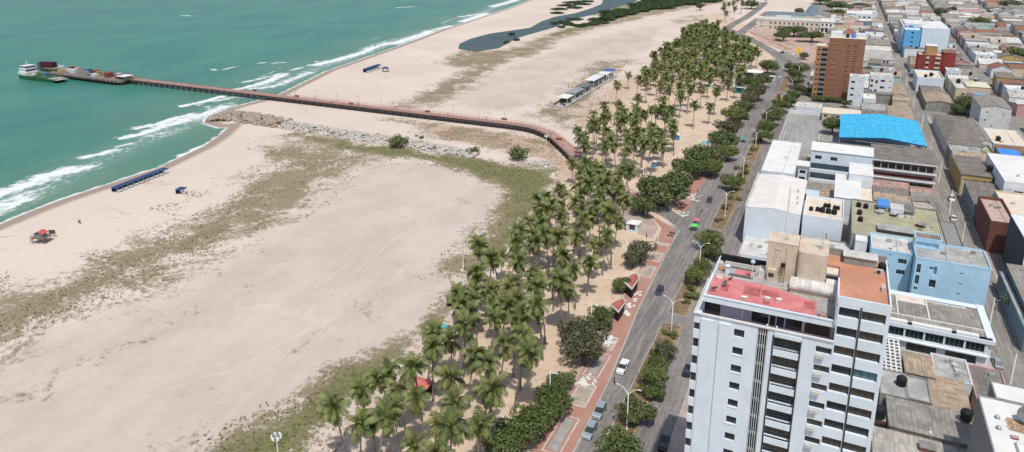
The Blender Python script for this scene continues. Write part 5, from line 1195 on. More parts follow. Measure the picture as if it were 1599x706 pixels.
# brown school with long galleries, blue canopy behind it
t = bldg('school','three storey concrete building with open galleries and dark red bands', 18,41,319,342,12, mat('grey brown concrete', (.36,.31,.27), .85,.2,.3, stain=.3), CG['browny'], {'F':[(.6+i*2.75,2.95+i*2.75,8.2,10.8,1.6,None) for i in range(8)]+[(.4,22.4,4.9,6.3,1.2,W_red),(.4,12,1.0,3.2,1.4,W_orange),(12.4,22.4,1.0,3.2,1.4,None)]}, 0, over=.5, slabs=[(17.4,41.5,318.2,319,7.5,8.0),(17.4,41.5,318.2,319,11.4,11.9),(17.4,41.5,318.2,319,4.0,4.5)])
bldg('school','long narrow grey brown roof wing behind the white school', -4.3,18,326,341,11, W_pink, CG['browny'], None, 0, over=.3)
def canopy(name, label, x0,x1,y0,y1,z,rise,roof,rx):
    T = thing(name,label,'canopy',((x0+x1)/2,(y0+y1)/2,0)); mb = MB()
    mb.quad((x0,y0,z),(rx,y0,z+rise),(rx,y1,z+rise),(x0,y1,z)); mb.quad((rx,y0,z+rise),(x1,y0,z),(x1,y1,z),(rx,y1,z+rise)); mb.build('roof', roof, T)
    mb = MB(); mb.quad((x0,y0-.02,z-.7),(rx,y0-.02,z+rise-.7),(rx,y0-.02,z+rise-.03),(x0,y0-.02,z-.03)); mb.quad((rx,y0-.02,z+rise-.7),(x1,y0-.02,z-.7),(x1,y0-.02,z-.03),(rx,y0-.02,z+rise-.03)); mb.build('fascia', flatmat('deep blue fascia', (.02,.10,.24), .5), T)
    n = 6
    for i in range(n):
        y = y0+.5+(y1-y0-1)*i/(n-1)
        for x in (x0+.4,x1-.4): mb = MB(); mb.tube([(x,y,0),(x,y,z-.05)],.16,8); mb.build('post', M_metal, T)
    mb = MB()
    for i in range(n): y = y0+.5+(y1-y0-1)*i/(n-1); mb.tube([(x0+.4,y,z-.3),(rx,y,z+rise-.35),(x1-.4,y,z-.3)],.09,6); mb.tube([(x0+.4,y,z-1.1),(x1-.4,y,z-1.1)],.06,5)
    mb.build('truss', M_metal, T)
canopy('sports_canopy','bright cyan gabled canopy roof over the sports court', 4.6,40.2,350,400,11.6,1.9,R_blue,23.5)
t = thing('garden_wall','pink side wall beside the bright cyan canopy','wall',(-2,350,0)); mb = MB(); mb.box(-4.4,-4.1,342,384,0,3.4); mb.box(41.2,41.5,343,404,0,4.0); mb.build('wall', W_pink, t); mb = MB(); mb.box(-4.5,-4.0,342,384,3.4,3.55); mb.build('coping', R_pale, t)
q = asphalt('court concrete', (.27,.26,.24), (.36,.345,.32), (.2,.19,.18))
mb = MB(); mb.box(-22.4,-3,326,441,0,.2); o = mb.build('court', q); tag(o,'worn grey walled sports court',None,None,'structure')
mb = MB(); mb.box(-3,41,343,404,0,.18); o = mb.build('court', q); tag(o,'concrete yard under the cyan canopy',None,None,'structure')
mb = MB()
for x in (-21.4,-4.2): mb.box(x-.05,x+.05,330,438,.2,.21)
for y in (330,384,438): mb.box(-21.4,-4.2,y-.05,y+.05,.2,.21)
for i in range(40):
    a0,a1 = math.pi*2*i/40, math.pi*2*(i+1)/40
    if i >= 0: mb.quad((-12.8+4*math.cos(a0),384+4*math.sin(a0),.206),(-12.8+4*math.cos(a1),384+4*math.sin(a1),.206),(-12.8+4.12*math.cos(a1),384+4.12*math.sin(a1),.206),(-12.8+4.12*math.cos(a0),384+4.12*math.sin(a0),.206))
o = mb.build('court_marking', mat('faded white line', (.55,.54,.52),.9,.3,1)); tag(o,'faded white lines of the sports court',None,None,'structure')
t = thing('boundary_wall','low pale wall between the sports court and the avenue','wall',(-22.6,380,0)); mb = MB(); mb.box(-22.75,-22.45,324,442,0,2.2); mb.box(-22.45,-4,441.4,441.7,0,2.2); mb.build('wall', W_white, t); mb = MB(); mb.box(-22.8,-22.4,324,442,2.2,2.3); mb.build('coping', R_pale, t)
bldg('house','low cream roof house with two dark windows left of the cyan canopy', -4.5,15,429,442,5, W_cream, R_cream, {'F':[(.8,2.6,2.6,4,.2,None),(7.2,9,2.6,4,.2,None),(14.5,16,2.6,4,.2,None)]}, 0, 'sf', .5)
bldg('house','low white patched roofs between the court and the brick tower', -20,-5.5,448,462,3.2, W_white, R_pale, None, .3)
bldg('house','row of brown roofed rooms behind the cyan canopy', 15.6,29,430,446,5.0, W_grey, CG['brownx'], None, 0,'sf',.6)
bldg('house','wide faded tan roofs behind the right end of the cyan canopy', 29.4,41.5,412,462,5.4, W_grey, CG['tany'], None, 0,'gy',.8)
bldg('house','grey flat roof beside the white slab block', 15.6,29,447,468,5.0, W_grey, R_conc, None, .3)
# brick tower
def brick():
    T = thing('apartment_tower','tall orange brown brick tower with grey balconies on its left side','apartment building',(2,500,0)); O,D,N,W = (-6.1,492),(1,0),(0,-1),20.9
    mb = MB(); z = 40; fl = 3.25; ops = []
    for n in range(11):
        f = 1.5+n*fl; ops += [(10.8,12.6,f+.9,f+1.7,.2),(14.6,16.8,f+.9,f+1.7,.2)]
        ops += [(3.0,6.0,f+2.6,f+2.75,.1)]
    wall_open(mb,O,D,N,W,0,z,ops,.2)
    for s in 'LRB':
        o_,d_,n_,w_ = face_pt(s,-6.1,14.8,492,507); wall_open(mb,o_,d_,n_,w_,0,z,[],.2)
    mb.build('wall', W_brick, T)
    for o in ops:
        if o[3]-o[2] > .5: window(T,O,D,N,*o[:4],.2,GL,1,sub=False)
    mb = MB()
    for n in range(11):
        f = 1.5+n*fl
        for a_,b_,c_,d_ in ((-3.1,-.1,f+2.5,f+2.7),(4.7,6.5,f+.65,f+.88),(8.5,10.7,f+.65,f+.88)): mb = MB(); mb.box(a_,b_,491.75,491.99,c_,d_); mb.build('sill', W_pink, T)
    # balcony wing
    z2 = 34.5; mb = MB(); O2 = (-13,491); op2 = []
    for n in range(10):
        f = 1.2+n*fl; op2 += [(1.0,2.4,f+1.2,f+2.3,.5),(3.3,6.7,f+1.1,f+2.8,1.2)]
    wall_open(mb,O2,D,N,7.0,0,z2,op2,.5); mb.quad((-13,491,0),(-13,503,0),(-13,503,z2),(-13,491,z2)); mb.build('balcony_wing', W_orange, T)
    for o in op2: window(T,O2,D,N,*o,GL,1,sub=False)
    mb = MB()
    for n in range(10): f = 1.2+n*fl; mb.box(-9.8,-6.2,490.5,490.99,f-.35,f+1.1)
    mb.build('balcony_panel', mat('grey balcony panel', (.20,.21,.22), .8,.2,.5), T)
    mb = MB(); mb.box(-13.1,-6.0,490.9,503,z2,z2+.3); mb.box(-6.2,14.9,491.9,507.1,z,z+.25); mb.build('roof', R_cream, T)
    mb = MB(); mb.box(-5.6,1.2,497,506.5,z+.25,z+3.0); mb.box(9,14.6,498,506,z+.25,z+2.4); mb.build('roof_room', W_white, T)
brick()
t = thing('roof_lantern','red tiled cap roof and blue tank above the brick tower','roof room',(4.5,502,40)); mb = MB(); mb.box(1.6,8.6,499,506,40.25,42.6); mb.build('wall', W_white, t); mb = MB(); mb.poly([(1.2,498.6,42.6),(9,498.6,42.6),(6.4,502.5,45.0),(3.8,502.5,45.0)]); mb.poly([(9,498.6,42.6),(9,506.4,42.6),(6.4,502.5,45)]); mb.poly([(9,506.4,42.6),(1.2,506.4,42.6),(3.8,502.5,45),(6.4,502.5,45)]); mb.poly([(1.2,506.4,42.6),(1.2,498.6,42.6),(3.8,502.5,45)]); mb.build('roof', CG['tilex'], t)
t = thing('water_tank','bright blue barrel tank on the brick tower roof','water tank',(7.4,496,40.2)); mb = MB(); mb.lathe(7.4,496,[(1.1,40.25),(1.15,42),(.9,42.6),(0,42.8)],14); mb.build('body', R_blue2, t); mb = MB(); mb.lathe(7.4,496,[(.3,42.6),(.3,42.95),(0,43)],10); mb.build('lid', M_blk, t)
tank(4.2,495.5,40.3,1.5,'black tank left of the bright blue barrel tank')
t = bldg('apartment_house','narrow white slab block with four small windows in front of the brick tower', 8,16.6,478,486,19, W_white, R_white, {'F':[(1.2,3.2,z,z+1.3,.2,None) for z in (2.4,6.4,10.4,14.6)]+[(6.2,6.9,z,z+.5,.15,None) for z in (6.8,15.6)]}, .8, bars=1)
t = bldg('apartment_house','white and grey apartment block with black windows right of the slab block', 20.4,33.4,500,514,16.3, W_white, R_pale, {'F':[(.4,1.8,z,z+1.8,.5,None) for z in (2,5.4,8.8,12.2)]+[(3.0,4.4,z,z+2.2,.5,None) for z in (1.6,5.4,11.4)]+[(6.0,8.4,z,z+1.5,.3,None) for z in (4.4,8.4,12.6)]+[(10.8,12.2,z,z+.6,.2,None) for z in (5.2,9,13.2)]}, .5)
bldg('house','white low flat roof in front of the black windowed apartment block', 17,24,476,492,6, W_white, R_white, None, .4)
bldg('house','brown roof row below the black windowed apartment block', 17,33,493.5,499.4,6, W_grey, CG['browny'], None, 0,'sf',.4)
bldg('warehouse','long pale corrugated warehouse with a row of dark openings above a white yard', 18,41,640,690,6.5, W_white, CG['palex'], {'F':[(5+i*2.6,6.6+i*2.6,3.8,5.6,.3,None) for i in range(6)]}, 0,'sf',.8)
bldg('yard_wall','white walled yard in front of the long pale warehouse', 19,40,600,616,4.5, W_white, R_pale, None, 2.2)
bldg('house','cluttered tan pitched roofs along the street beside the black windowed block', 34.2,42,495,530,6, W_cream, CG['tany'], None, 0,'gy',1.)
bldg('house','dusty tan pitched roof nearest the cross street', 33.6,42,481,494,5.5, W_cream, CG['tanx'], None, 0,'gx',1.)
# ------------------------------------------------------------------ blue, white and oxblood blocks up the back street
t = bldg('apartment_house','bright blue fronted building with a pale stair shaft in its middle', 52,64.8,724,745,22.5, W_blue, W_cool, {'F':[(5.6,7.4,z,z+1.6,.3,None) for z in (3,7,11,15,19)]}, .3)
t = bldg('apartment_house','white upper block with a dark blue square window behind the blue front', 53.2,70,750,790,25.5, W_cool, R_white, {'F':[(3.2,7,20,23.6,.3,R_blue2)]+[(-.0+.3,2,z,z+2,.3,None) for z in (14,17.5,21)]}, .4)
t = bldg('warehouse','huge blank pale walled building right of the blue front', 66.5,88,735,800,23.5, W_cool, R_white, None, .4)
bldg('apartment_house','white terraced block with blue glazing facing the back street', 51.6,53,748,800,24, W_white, R_white, {'L':rows(50,5,6,[4,9,14,19],2,2,.3,GLb)}, .3)
t = bldg('apartment_house','oxblood red building with cream window bays, upper part', 54,69.5,596,612,18.5, W_red, R_cream, {'F':[(5.2,7.0,z,z+1.7,.3,None) for z in (3,6.6,10.2,13.8)]+[(11.6,13.2,z,z+1.6,.3,None) for z in (3,6.6,10.2,13.8)]}, .6)
t = thing('roof_room','ochre fronted box on top of the oxblood red building','roof room',(61,606,18)); mb = MB(); mb.box(58.6,66,600,611,18,24.5); mb.build('wall', mat('ochre brown render',(.42,.26,.13),.8,.12,.3), t); mb = MB(); mb.box(58.4,66.2,599.8,611.2,24.5,24.9); mb.build('roof', R_white, t)
for a,b in ((5.0,7.2),(10.9,14.2)):
    t = thing('window_bay','cream bay strip on the oxblood building, %s one' % ('left' if a<6 else 'right'),'bay',(54+a,595.6,0)); mb = MB()
    for z in (0,4.9,8.5,12.1,15.7): mb.box(54+a,54+b,595.5,595.98,z,z+1.6 if z else 2.8)
    mb.build('panel', W_cream, t)
bldg('apartment_house','oxblood side wing with a red wall set back to the right', 71,79,606,622,19.5, W_red, CG['rustx'], None, 0, 'sf', .5)
bldg('house','white building with a roof terrace and black tanks right of the oxblood wing', 72.6,82,592,604,9, W_white, R_white, {'F':rows(9.4,3,1.2,[5],1.5)}, .8)
t = bldg('apartment_house','plain white walled building with an open roof terrace below the oxblood one', 50.8,66.6,546,578,10, W_cool, R_cream, None, 1.3)
tank(60,560,8.9,1.7,'black tank on the open terrace below the oxblood building'); tank(56,552,8.9,1.5,'black tank by the front wall of the plain white terrace')
bldg('house','brown twin pitched roofs in front of the plain white terrace building', 51.5,63,516,540,5.5, W_grey, CG['brownx'], None, 0,'gx',1.6)
bldg('house','broken tan roofs with a dark court, nearest the cross street', 51.5,66,483,514,5.5, W_grey, CG['tany'], None, 0,'gy',1.4)
bldg('house','slim cream walled house with a tank, right of the tan roofs', 70.5,76.5,520,545,9, W_cream, R_pale, {'F':[(3.8,5,4.5,6,.2,None)]}, .3)
tank(74,540,8.8,1.9,'black tank on the slim cream walled house')
bldg('house','cream house with a pale yellow domed roof behind the blue tarpaulin roof', 77.2,90,525,545,9.6, W_cream, mat('pale yellow roof',(.66,.62,.45),.8,.15,.4), None, 0,'hip',1.8)
bldg('house','red roofed house half covered by a blue tarpaulin', 77,91,503,522,5.5, W_white, CG['tiley'], None, 0,'gx',2.2)
t = thing('tarpaulin','bright blue tarpaulin spread on the ridge of the red roof','tarpaulin',(84,508,6)); mb = MB(); mb.quad((77.5,510,7.45),(87.5,509,7.3),(87,512.6,7.85),(80.5,512.6,7.85)); mb.quad((80.5,512.6,7.85),(90.5,512.6,7.85),(91,517,7.0),(88,518,6.8)); mb.build('sheet', mat('sky blue tarpaulin',(.12,.42,.75),.6,.1,1), t)
bldg('house','red tiled hip roof house among grey roofs', 106,119,628,648,6.5, W_white, CG['tilex'], None, 0,'gy',2.8)
bldg('house','long terracotta flat gable beside the red tiled hip roof', 119.6,140,640,655,6.5, W_cream, CG['tilex'], None, 0,'gx',1.6)
bldg('house','white gabled house front beneath the red tiled roofs', 107,119,600,620,5.5, W_white, CG['palex'], None, 0,'gy',2)
# stained block, roofs and yards between back street and second street
t = bldg('apartment_house','stained white windowless block with a grey pitched roof', 72.8,86.6,440.5,472,13.6, W_stain, CG['greyy'], {'F':[(2.4,3.6,10.6,11.3,.2,None),(1.9,3,6.2,7,.2,None),(5.5,6.2,3.2,3.9,.2,None)]}, 0,'gy',1.4)
bldg('warehouse','broad brown grey hipped warehouse roof along the back street', 52,67,382,446,6.2, W_stain, CG['browny'], None, 0,'hip',3.2)
bldg('house','white flashing roof wedge between warehouse and dark trees', 67.4,72.6,396,446,5, W_white, CG['greyy'], None, 0,'gy',1.2)
bldg('house','patched concrete roof with junk at the near end of the warehouse', 52,65.5,369,381.5,6, W_grey, R_conc, None, .3)
bldg('house','rounded pale corrugated roof facing the back street', 52,65.5,356.5,368.5,6, W_stain, CG['tanx'], None, 0,'gx',1.8)
bldg('courtyard_house','mossy walled patio right of the patched concrete roof', 66,71,364,395,4, W_grey, R_olive, None, 1.)
bldg('house','white terrace with red and grey debris before the stained block', 73,88,396,428,5, W_white, R_cream, None, .6)
tank(76,404,4.5,1.6,'black tank on the white terrace before the stained block')
bldg('house','brown red roof strip above the blue plastic roof', 73,90,383,394,4.5, W_yel, CG['rustx'], None, 0,'sf',.5)
t = canopy('market_canopy','bright blue rectangular plastic roof on the right edge', 71.4,79.6,356,380,6.6,.15,R_blue2,75.5)
bldg('house','pink striped corrugated roof beside the blue plastic roof', 65.8,71,350,362,4.4, W_pink, CG['pinky'], None, 0,'gy',.8)
bldg('house','plum coloured low house under the blue plastic roof', 71.4,84,349,355,3.4, W_pink, CG['brownx'], None, 0,'sf',.3)
t = bldg('house','grey brown roof house with an ochre and cream colonnaded front', 50.6,61.2,322,354,8, W_yel, CG['browny'], {'F':[(.5,2.2,.6,6.8,.25,W_cream),(2.9,6,.6,6.8,.25,W_cream),(6.7,8.9,.6,6.8,.25,W_cream),(9.3,10.3,.6,6.8,.25,W_cream)]}, 0,'sb',.8, bars=0)
t = bldg('apartment_house','tall pale building with blue grey side wall and barred windows, right edge', 62,84,306,346,12.5, W_white, R_white, {'F':[(3.6,6.4,7.4,9,.2,None),(3.4,6.2,3.6,5.2,.2,None),(1.8,2.3,9.2,9.6,.15,None)],'L':[]}, .5, bars=4)
bldg('house','brown grey roof strip house below the ochre colonnade', 51.2,61.5,290,318,7, W_slate, CG['brownx'], None, 0,'sf',.3)
tank(61,330,9.2,1.6,'black tank on the ochre fronted house')
t = bldg('apartment_house','narrow red brown building with a pinkish terrace, right of the back street', 51.4,58.6,262,288,11, W_terra, mat('pink terrace floor',(.52,.38,.33),.85,.15,.4), None, 1.0)
bldg('house','cream stepped terrace with tanks behind the red brown building', 59,76,266,304,9, W_cream, R_cream, None, .6)
bldg('apartment_house','white roofed tall block with a side wall darkened as shade on the right edge', 55.5,76,234,258,15.5, mat('dark shaded wall',(.10,.11,.13),.9,.2,.4), R_white, None, .25, wfront=W_cool)  # side walls coloured dark in place of shade; the front stays white
bldg('house','pale blue block at the right edge above the white roofed tall block', 63,80,259,264.5,17, W_lblue, R_pale, None, .3)
bldg('house','grey corrugated roof house at the right edge with a mossy side', 51.6,70,196,233,8, W_slate, CG['greyx'], None, 0,'sf',.4)
bldg('house','low terracotta wall house at the lower right edge', 52,70,165,195,4.5, W_terra, CG['rustx'], None, 0,'sf',.4)
bldg('house','shuttered blue grey house beside the grey corrugated roof', 49.8,51.2,196,232,6, W_slate, R_conc, None, .3)

# ------------------------------------------------------------------ arcaded building on the square
def arcade():
    T = thing('arcaded_building','long cream arcaded civic building at the head of the square','civic building',(-50,885,0)); x0,x1,y0,y1,z = -91,-22,872,905,11.5
    mb = MB(); O,D,N,W = face_pt('F',x0,x1,y0,y1); ops = []
    for i in range(11): u = 15+i*4.9; ops += [(u,u+2.2,5.8,8.8,.5),(u+.1,u+2.1,.6,3.4,.5)]
    ops += [(5,6.2,7,8.4,.3),(5,6.2,2,3.6,.3)]
    wall_open(mb,O,D,N,W,0,z,ops,.5)
    for s in 'LRB':
        o_,d_,n_,w_ = face_pt(s,x0,x1,y0,y1); wall_open(mb,o_,d_,n_,w_,0,z,[],.2)
    mb.build('wall', mat('cream civic render',(.66,.58,.49),.8,.08,.2,stain=.2,stainc=(.5,.42,.36)), T)
    for o in ops: window(T,O,D,N,*o[:4],.5,mat('grey shutter',(.22,.21,.2),.7,.2,1),1,sub=False)
    mb = MB()
    for i in range(11):
        u = x0+15+i*4.9+1.1
        for k in range(8):
            a0,a1 = math.pi*k/8, math.pi*(k+1)/8; mb.quad((u+1.1*math.cos(a0),y0-.05,8.8+1.1*math.sin(a0)),(u+1.5*math.cos(a0),y0-.05,8.8+1.5*math.sin(a0)),(u+1.5*math.cos(a1),y0-.05,8.8+1.5*math.sin(a1)),(u+1.1*math.cos(a1),y0-.05,8.8+1.1*math.sin(a1)))
    mb.box(x0,x1,y0-.3,y0-.01,4.6,4.9); mb.box(x0,x1,y0-.4,y0-.01,10.6,11); mb.build('moulding', R_white, T)
    mb = MB(); mb.quad((x0,y0,z-.3),(x1,y0,z-.3),(x1,y1,z-.3),(x0,y1,z-.3)); mb.build('roof', R_pale, T)
    mb = MB(); mb.box(x0,x1,y0-.1,y0+.5,z,z+.5); mb.box(x0-.5,x0+7,y0-.6,y0+8,z-.2,z+2.6); mb.build('parapet', R_white, T)
    # portal block with three arches
    O2 = (x1,866); mb = MB(); op = [(1.2+i*4.2,4.2+i*4.2,.4,4.6,1.2) for i in range(3)]+[(1.6+i*4.2,3.4+i*4.2,6.6,9.6,.6) for i in range(3)]
    wall_open(mb,O2,D,N,14.5,0,12.5,op,1.); mb.quad((x1,866,0),(x1,872,0),(x1,872,12.5),(x1,866,12.5)); mb.quad((x1+14.5,866,0),(x1+14.5,900,0),(x1+14.5,900,12.5),(x1+14.5,866,12.5)); mb.quad((x1,866,12.5),(x1+14.5,866,12.5),(x1+14.5,900,12.5),(x1,900,12.5)); mb.box(x1+10,x1+15,880,890,12.5,18); mb.build('portal', R_white, T)
    for o in op: window(T,O2,D,N,*o[:4],o[4],GL,1,sub=False)
    mb = MB(); mb.box(x1-.3,x1+14.8,865.4,866-.01,5.2,5.8); mb.box(x1-.3,x1+14.8,865.4,866-.01,11.4,11.9); mb.build('moulding', W_cream, T)
arcade()
bldg('hall','long dark slate roofed wing behind the arcade courtyard', -88,-22,960,985,9, W_green, roofmat('blue grey sheet',(.20,.26,.30),'x',1.2,.3,.15), None, 0,'gx',2.5)
bldg('hall','pale mint building at the left of the arcade courtyard', -76,-58,935,955,9, mat('mint wall',(.50,.66,.60),.8,.1,.3), R_pale, None, .4)
bldg('hall','slate roofed cross wing running towards the top edge', -45,-32,950,1100,9, W_cream, roofmat('blue grey sheet y',(.20,.26,.30),'y',1.2,.3,.15), None, 0,'gy',2.5)
bldg('hall','peach gable end hall at the right of the arcade courtyard', -33,-20,906,935,11, mat('peach wall',(.66,.48,.30),.8,.1,.3), R_conc, None, 0,'gy',2.)
bldg('hall','white sheds with purple grey roofs at the left of the courtyard', -88,-74,906,934,9, W_white, CG['greyy'], None, 0,'gy',1.6)
bldg('house','pale roofed gabled row right of the arcade, nearer', -2,20,770,800,7, W_cream, CG['palex'], None, 0,'gx',3)
bldg('house','pale roofed gabled row right of the arcade, farther', -4,16,802,840,7, W_cream, CG['palex'], None, 0,'gx',3)
bldg('house','long grey brown gable by the street beyond the arcade', 20.6,42,730,760,7, W_cream, CG['greyx'], None, 0,'gx',3)
bldg('house','white patched roofs right behind the brick tower, upper', 17,42,700,728,6, W_white, CG['whitex'], None, 0,'gx',1.6)
bldg('house','white boxy villa behind the very dark umbrella tree', 4,34,1000,1040,10, W_white, R_white, {'F':rows(30,5,3,[5],2)}, .5)
# ------------------------------------------------------------------ the rest of the old town
taken = []
for o in list(col.objects):
    if o.type == 'EMPTY' and o.get('category') in ('building','civic building') : pass
RECTS = []
for o in bpy.data.objects:
    if o.type == 'MESH' and o.name.startswith('wall') and o.parent:
        xs = [v.co.x+WL[o.name].x for v in o.data.vertices]; ys = [v.co.y+WL[o.name].y for v in o.data.vertices]
        if min(xs) > -100: RECTS.append((min(xs),max(xs),min(ys),max(ys)))
def hit(x0,x1,y0,y1):
    return any(a < x1-.5 and b > x0+.5 and c < y1-.5 and d > y0+.5 for a,b,c,d in RECTS)
LAB = {'grey':'low house with a weathered grey sheet roof in the crowded old town','pale':'low house with a bleached pale sheet roof in the crowded old town','rust':'low house with a rusty red sheet roof in the crowded old town','brown':'low house with a dark brown sheet roof in the crowded old town','tan':'low house with a dusty tan sheet roof in the crowded old town','white':'low house with a clean white sheet roof in the crowded old town','pink':'low house with a faded pink sheet roof in the crowded old town','tile':'low house with an orange clay tile roof in the crowded old town','flatw':'flat roofed white house with parapet in the crowded old town','flatg':'flat roofed grey concrete house in the crowded old town'}
s2 = lambda y: 92+(y-435)*.033; s3 = lambda y: 140+(y-435)*.0585
nh = 0
LOTS = []
def fill_block(xa, xb, ya, yb, cw, cd):
    y = ya
    while y < yb:
        d = cd*random.uniform(.8,1.25)*(1+max(0,y-500)/1400)
        x = xa(y) if callable(xa) else xa; xe = (xb(y) if callable(xb) else xb)
        while x < xe-4:
            w_ = min(cw*random.uniform(.75,1.4)*(1+max(0,y-500)/1500), xe-x)
            g = random.uniform(.0,.6); x0,x1,y0,y1 = x+.1,x+w_-g,y+.1,y+d-random.uniform(.1,1.2)
            cx_, cy_ = (x0+x1)/2, (y0+y1)/2
            vx = cx_*math.cos(HEAD)+cy_*math.sin(HEAD); vy = -cx_*math.sin(HEAD)+cy_*math.cos(HEAD)
            okv = vx/vy*1100 < 880 and not any(abs(cy_-q) < 4+d/2 for q in (474,690,1000))
            if okv and not hit(x0,x1,y0,y1) and x1-x0 > 3: LOTS.append((math.hypot(cx_,cy_),x0,x1,y0,y1))
            x += w_
        y += d
fill_block(-16, 42, 520, 640, 11, 13)
fill_block(-14, 43, 694, 1500, 13, 15)
fill_block(52.5, lambda y: s2(y)-4.5, 430, 1450, 13, 14)
fill_block(lambda y: s2(y)+4.5, lambda y: s3(y)-4.5, 400, 1450, 14, 14)
fill_block(lambda y: s3(y)+4.5, lambda y: s3(y)+60, 600, 1450, 15, 15)
fill_block(lambda y: s3(y)+66, lambda y: s3(y)+120, 900, 1450, 18, 18)
LOTS.sort()
far = MB(); FM = [CG[k+ax] for k in ('grey','pale','rust','brown','tan','white','pink','tile') for ax in 'xy']+[R_white,R_conc,W_cream,W_white,W_grey]
for i_,(dd,x0,x1,y0,y1) in enumerate(LOTS):
    r = random.random(); z = random.choice([3.8,4.4,5,5.4,6.2]) + random.choice([0,0,0,3])
    wl = random.choice([W_cream,W_white,W_white,W_grey,W_stain,W_pink,W_green,W_stain,W_cream,W_lblue,W_yel,W_slate])
    rt = random.choice(['grey','grey','grey','pale','pale','tan','brown','brown','rust','white','white','grey','pale','pale','grey','pink','tile']); kd = random.choice(['gx','gx','gy','sf','sb']); ax = 'x' if kd in ('gx','sf','sb') else 'y'; rise = random.uniform(.7,2.4)*min(1.6,(y1-y0)/12)
    if i_ < 225:
        if r < .72: bldg('house', LAB[rt], x0,x1,y0,y1,z,wl,CG[rt+ax],None,0,kd,rise,group='old town houses with %s roofs' % rt)
        elif r < .86: bldg('house', LAB['flatw'], x0,x1,y0,y1,z+1,W_white,random.choice([R_white,R_pale]),{'F':rows(x1-x0,2,1.3,[z-1.6],1.3,.6)} if x1-x0 > 5 else None,.6,group='old town houses with white flat roofs')
        else: bldg('house', LAB['flatg'], x0,x1,y0,y1,z,W_grey,R_conc,None,.4,group='old town houses with grey flat roofs')
        if random.random() < .3: tank(x0+(x1-x0)*.5, y0+1.5, z+.9, 1.4, 'black tank standing on a low roof in the crowded old town', 'tanks on old town roofs')
    else:
        far.box(x0,x1,y0,y1,0,z,random.choice([18,19,20,19,18])); m_ = FM.index(CG[rt+ax]) if r < .8 else random.choice([16,17])
        if r >= .8: far.quad((x0-.2,y0-.2,z+.05),(x1+.2,y0-.2,z+.05),(x1+.2,y1+.2,z+.05),(x0-.2,y1+.2,z+.05),m_)
        elif kd == 'gy':
            mx = (x0+x1)/2; far.quad((x0-.3,y0-.3,z),(mx,y0-.3,z+rise),(mx,y1+.3,z+rise),(x0-.3,y1+.3,z),m_); far.quad((mx,y0-.3,z+rise),(x1+.3,y0-.3,z),(x1+.3,y1+.3,z),(mx,y1+.3,z+rise),m_); far.tri((x0,y0,z),(x1,y0,z),(mx,y0,z+rise-.03),19)
        else:
            my = (y0+y1)/2; far.quad((x0-.3,y0-.3,z),(x1+.3,y0-.3,z),(x1+.3,my,z+rise),(x0-.3,my,z+rise),m_); far.quad((x0-.3,my,z+rise),(x1+.3,my,z+rise),(x1+.3,y1+.3,z),(x0-.3,y1+.3,z),m_); far.tri((x0,y0,z),(x0,my,z+rise-.03),(x0,y1,z),19); far.tri((x1,y0,z),(x1,my,z+rise-.03),(x1,y1,z),19)
o = far.build('distant_houses', FM); tag(o,'mass of distant low roofs of the old town near the top edge','houses',None,'stuff')
print('LOTS', len(LOTS))
# ------------------------------------------------------------------ street lamps and masts
def lamp_proto():
    t = thing('street_lamp','double armed white street lamp','street lamp'); mb = MB(); mb.tube([(0,0,0),(0,0,1),(0,0,8.6)],[.14,.12,.085],10); mb.lathe(0,0,[(.28,0),(.28,.15),(.16,.25)],12); mb.build('pole', M_wp, t, smooth=True)
    for s in (-1,1):
        mb = MB(); mb.tube([(0,0,8.5),(s*.35,0,8.9),(s*.8,0,9.5),(s*1.3,0,9.95),(s*2.0,0,10.15)],[.1,.13,.09,.06,.05],8); a = mb.build('arm', M_wp, t, smooth=True)
        m = MB(); m.tube([(s*1.9,0,10.16),(s*2.2,0,10.2),(s*2.75,0,10.16)],[.06,.16,.09],8); m.build('lamp_head', M_wp, a, smooth=True)
    return t
LAMP = Kind(lamp_proto())
ll = ['lowest double armed lamp, over the two silver cars','double armed lamp at the left corner of the white tower','double armed lamp left of the tower roof among median trees','double armed lamp left of the blank white hall','double armed lamp left of the hall roof corner','double armed lamp beside the flat white roof','double armed lamp left of the grey sports court','double armed lamp in the tree tunnel','double armed lamp before the brick tower','farthest double armed lamp, at the bend']
for (px,py),l in zip([(985,615),(1052,473),(1095,385),(1134,303),(1160,247),(1181,208),(1204,177),(1221,149),(1238,126),(1249,104)], ll):
    x,y = at(px,py,8.9); LAMP.put((-31.9 if y<420 else x,y,.15), random.uniform(-.06,.06), 1, l, 'double armed lamps of the avenue')
def post_proto():
    t = thing('lamp_post','slim white post','street lamp'); mb = MB(); mb.tube([(0,0,0),(0,0,7.6)],[.11,.08],8); mb.build('pole', M_wp, t, smooth=True); m = MB(); m.tube([(0,0,7.2),(.7,0,7.3),(1.3,0,7.3)],[.04,.05,.05],6); m.box(1.1,1.8,-.15,.15,7.22,7.36); m.build('lamp_head', M_wp, t); return t
POST = Kind(post_proto())
for px,py,l in [(859,625,'slim lamp post in the hedge by the banded panel'),(923,513,'slim lamp post over the grey olive tree'),(978,410,'slim lamp post at the thin olive tree'),(1028,383,'short slim post on the plaza corner'),(1005,278,'slim post among palms near the play frame'),(1061,262,'slim post before the broad green tree'),(1148,178,'slim post beside the upper promenade'),(1197,133,'slim post near the white marquee')]:
    x,y = at(px,py); POST.put((x,y,0), 0, 1 if 'short' not in l else .6, l, None)
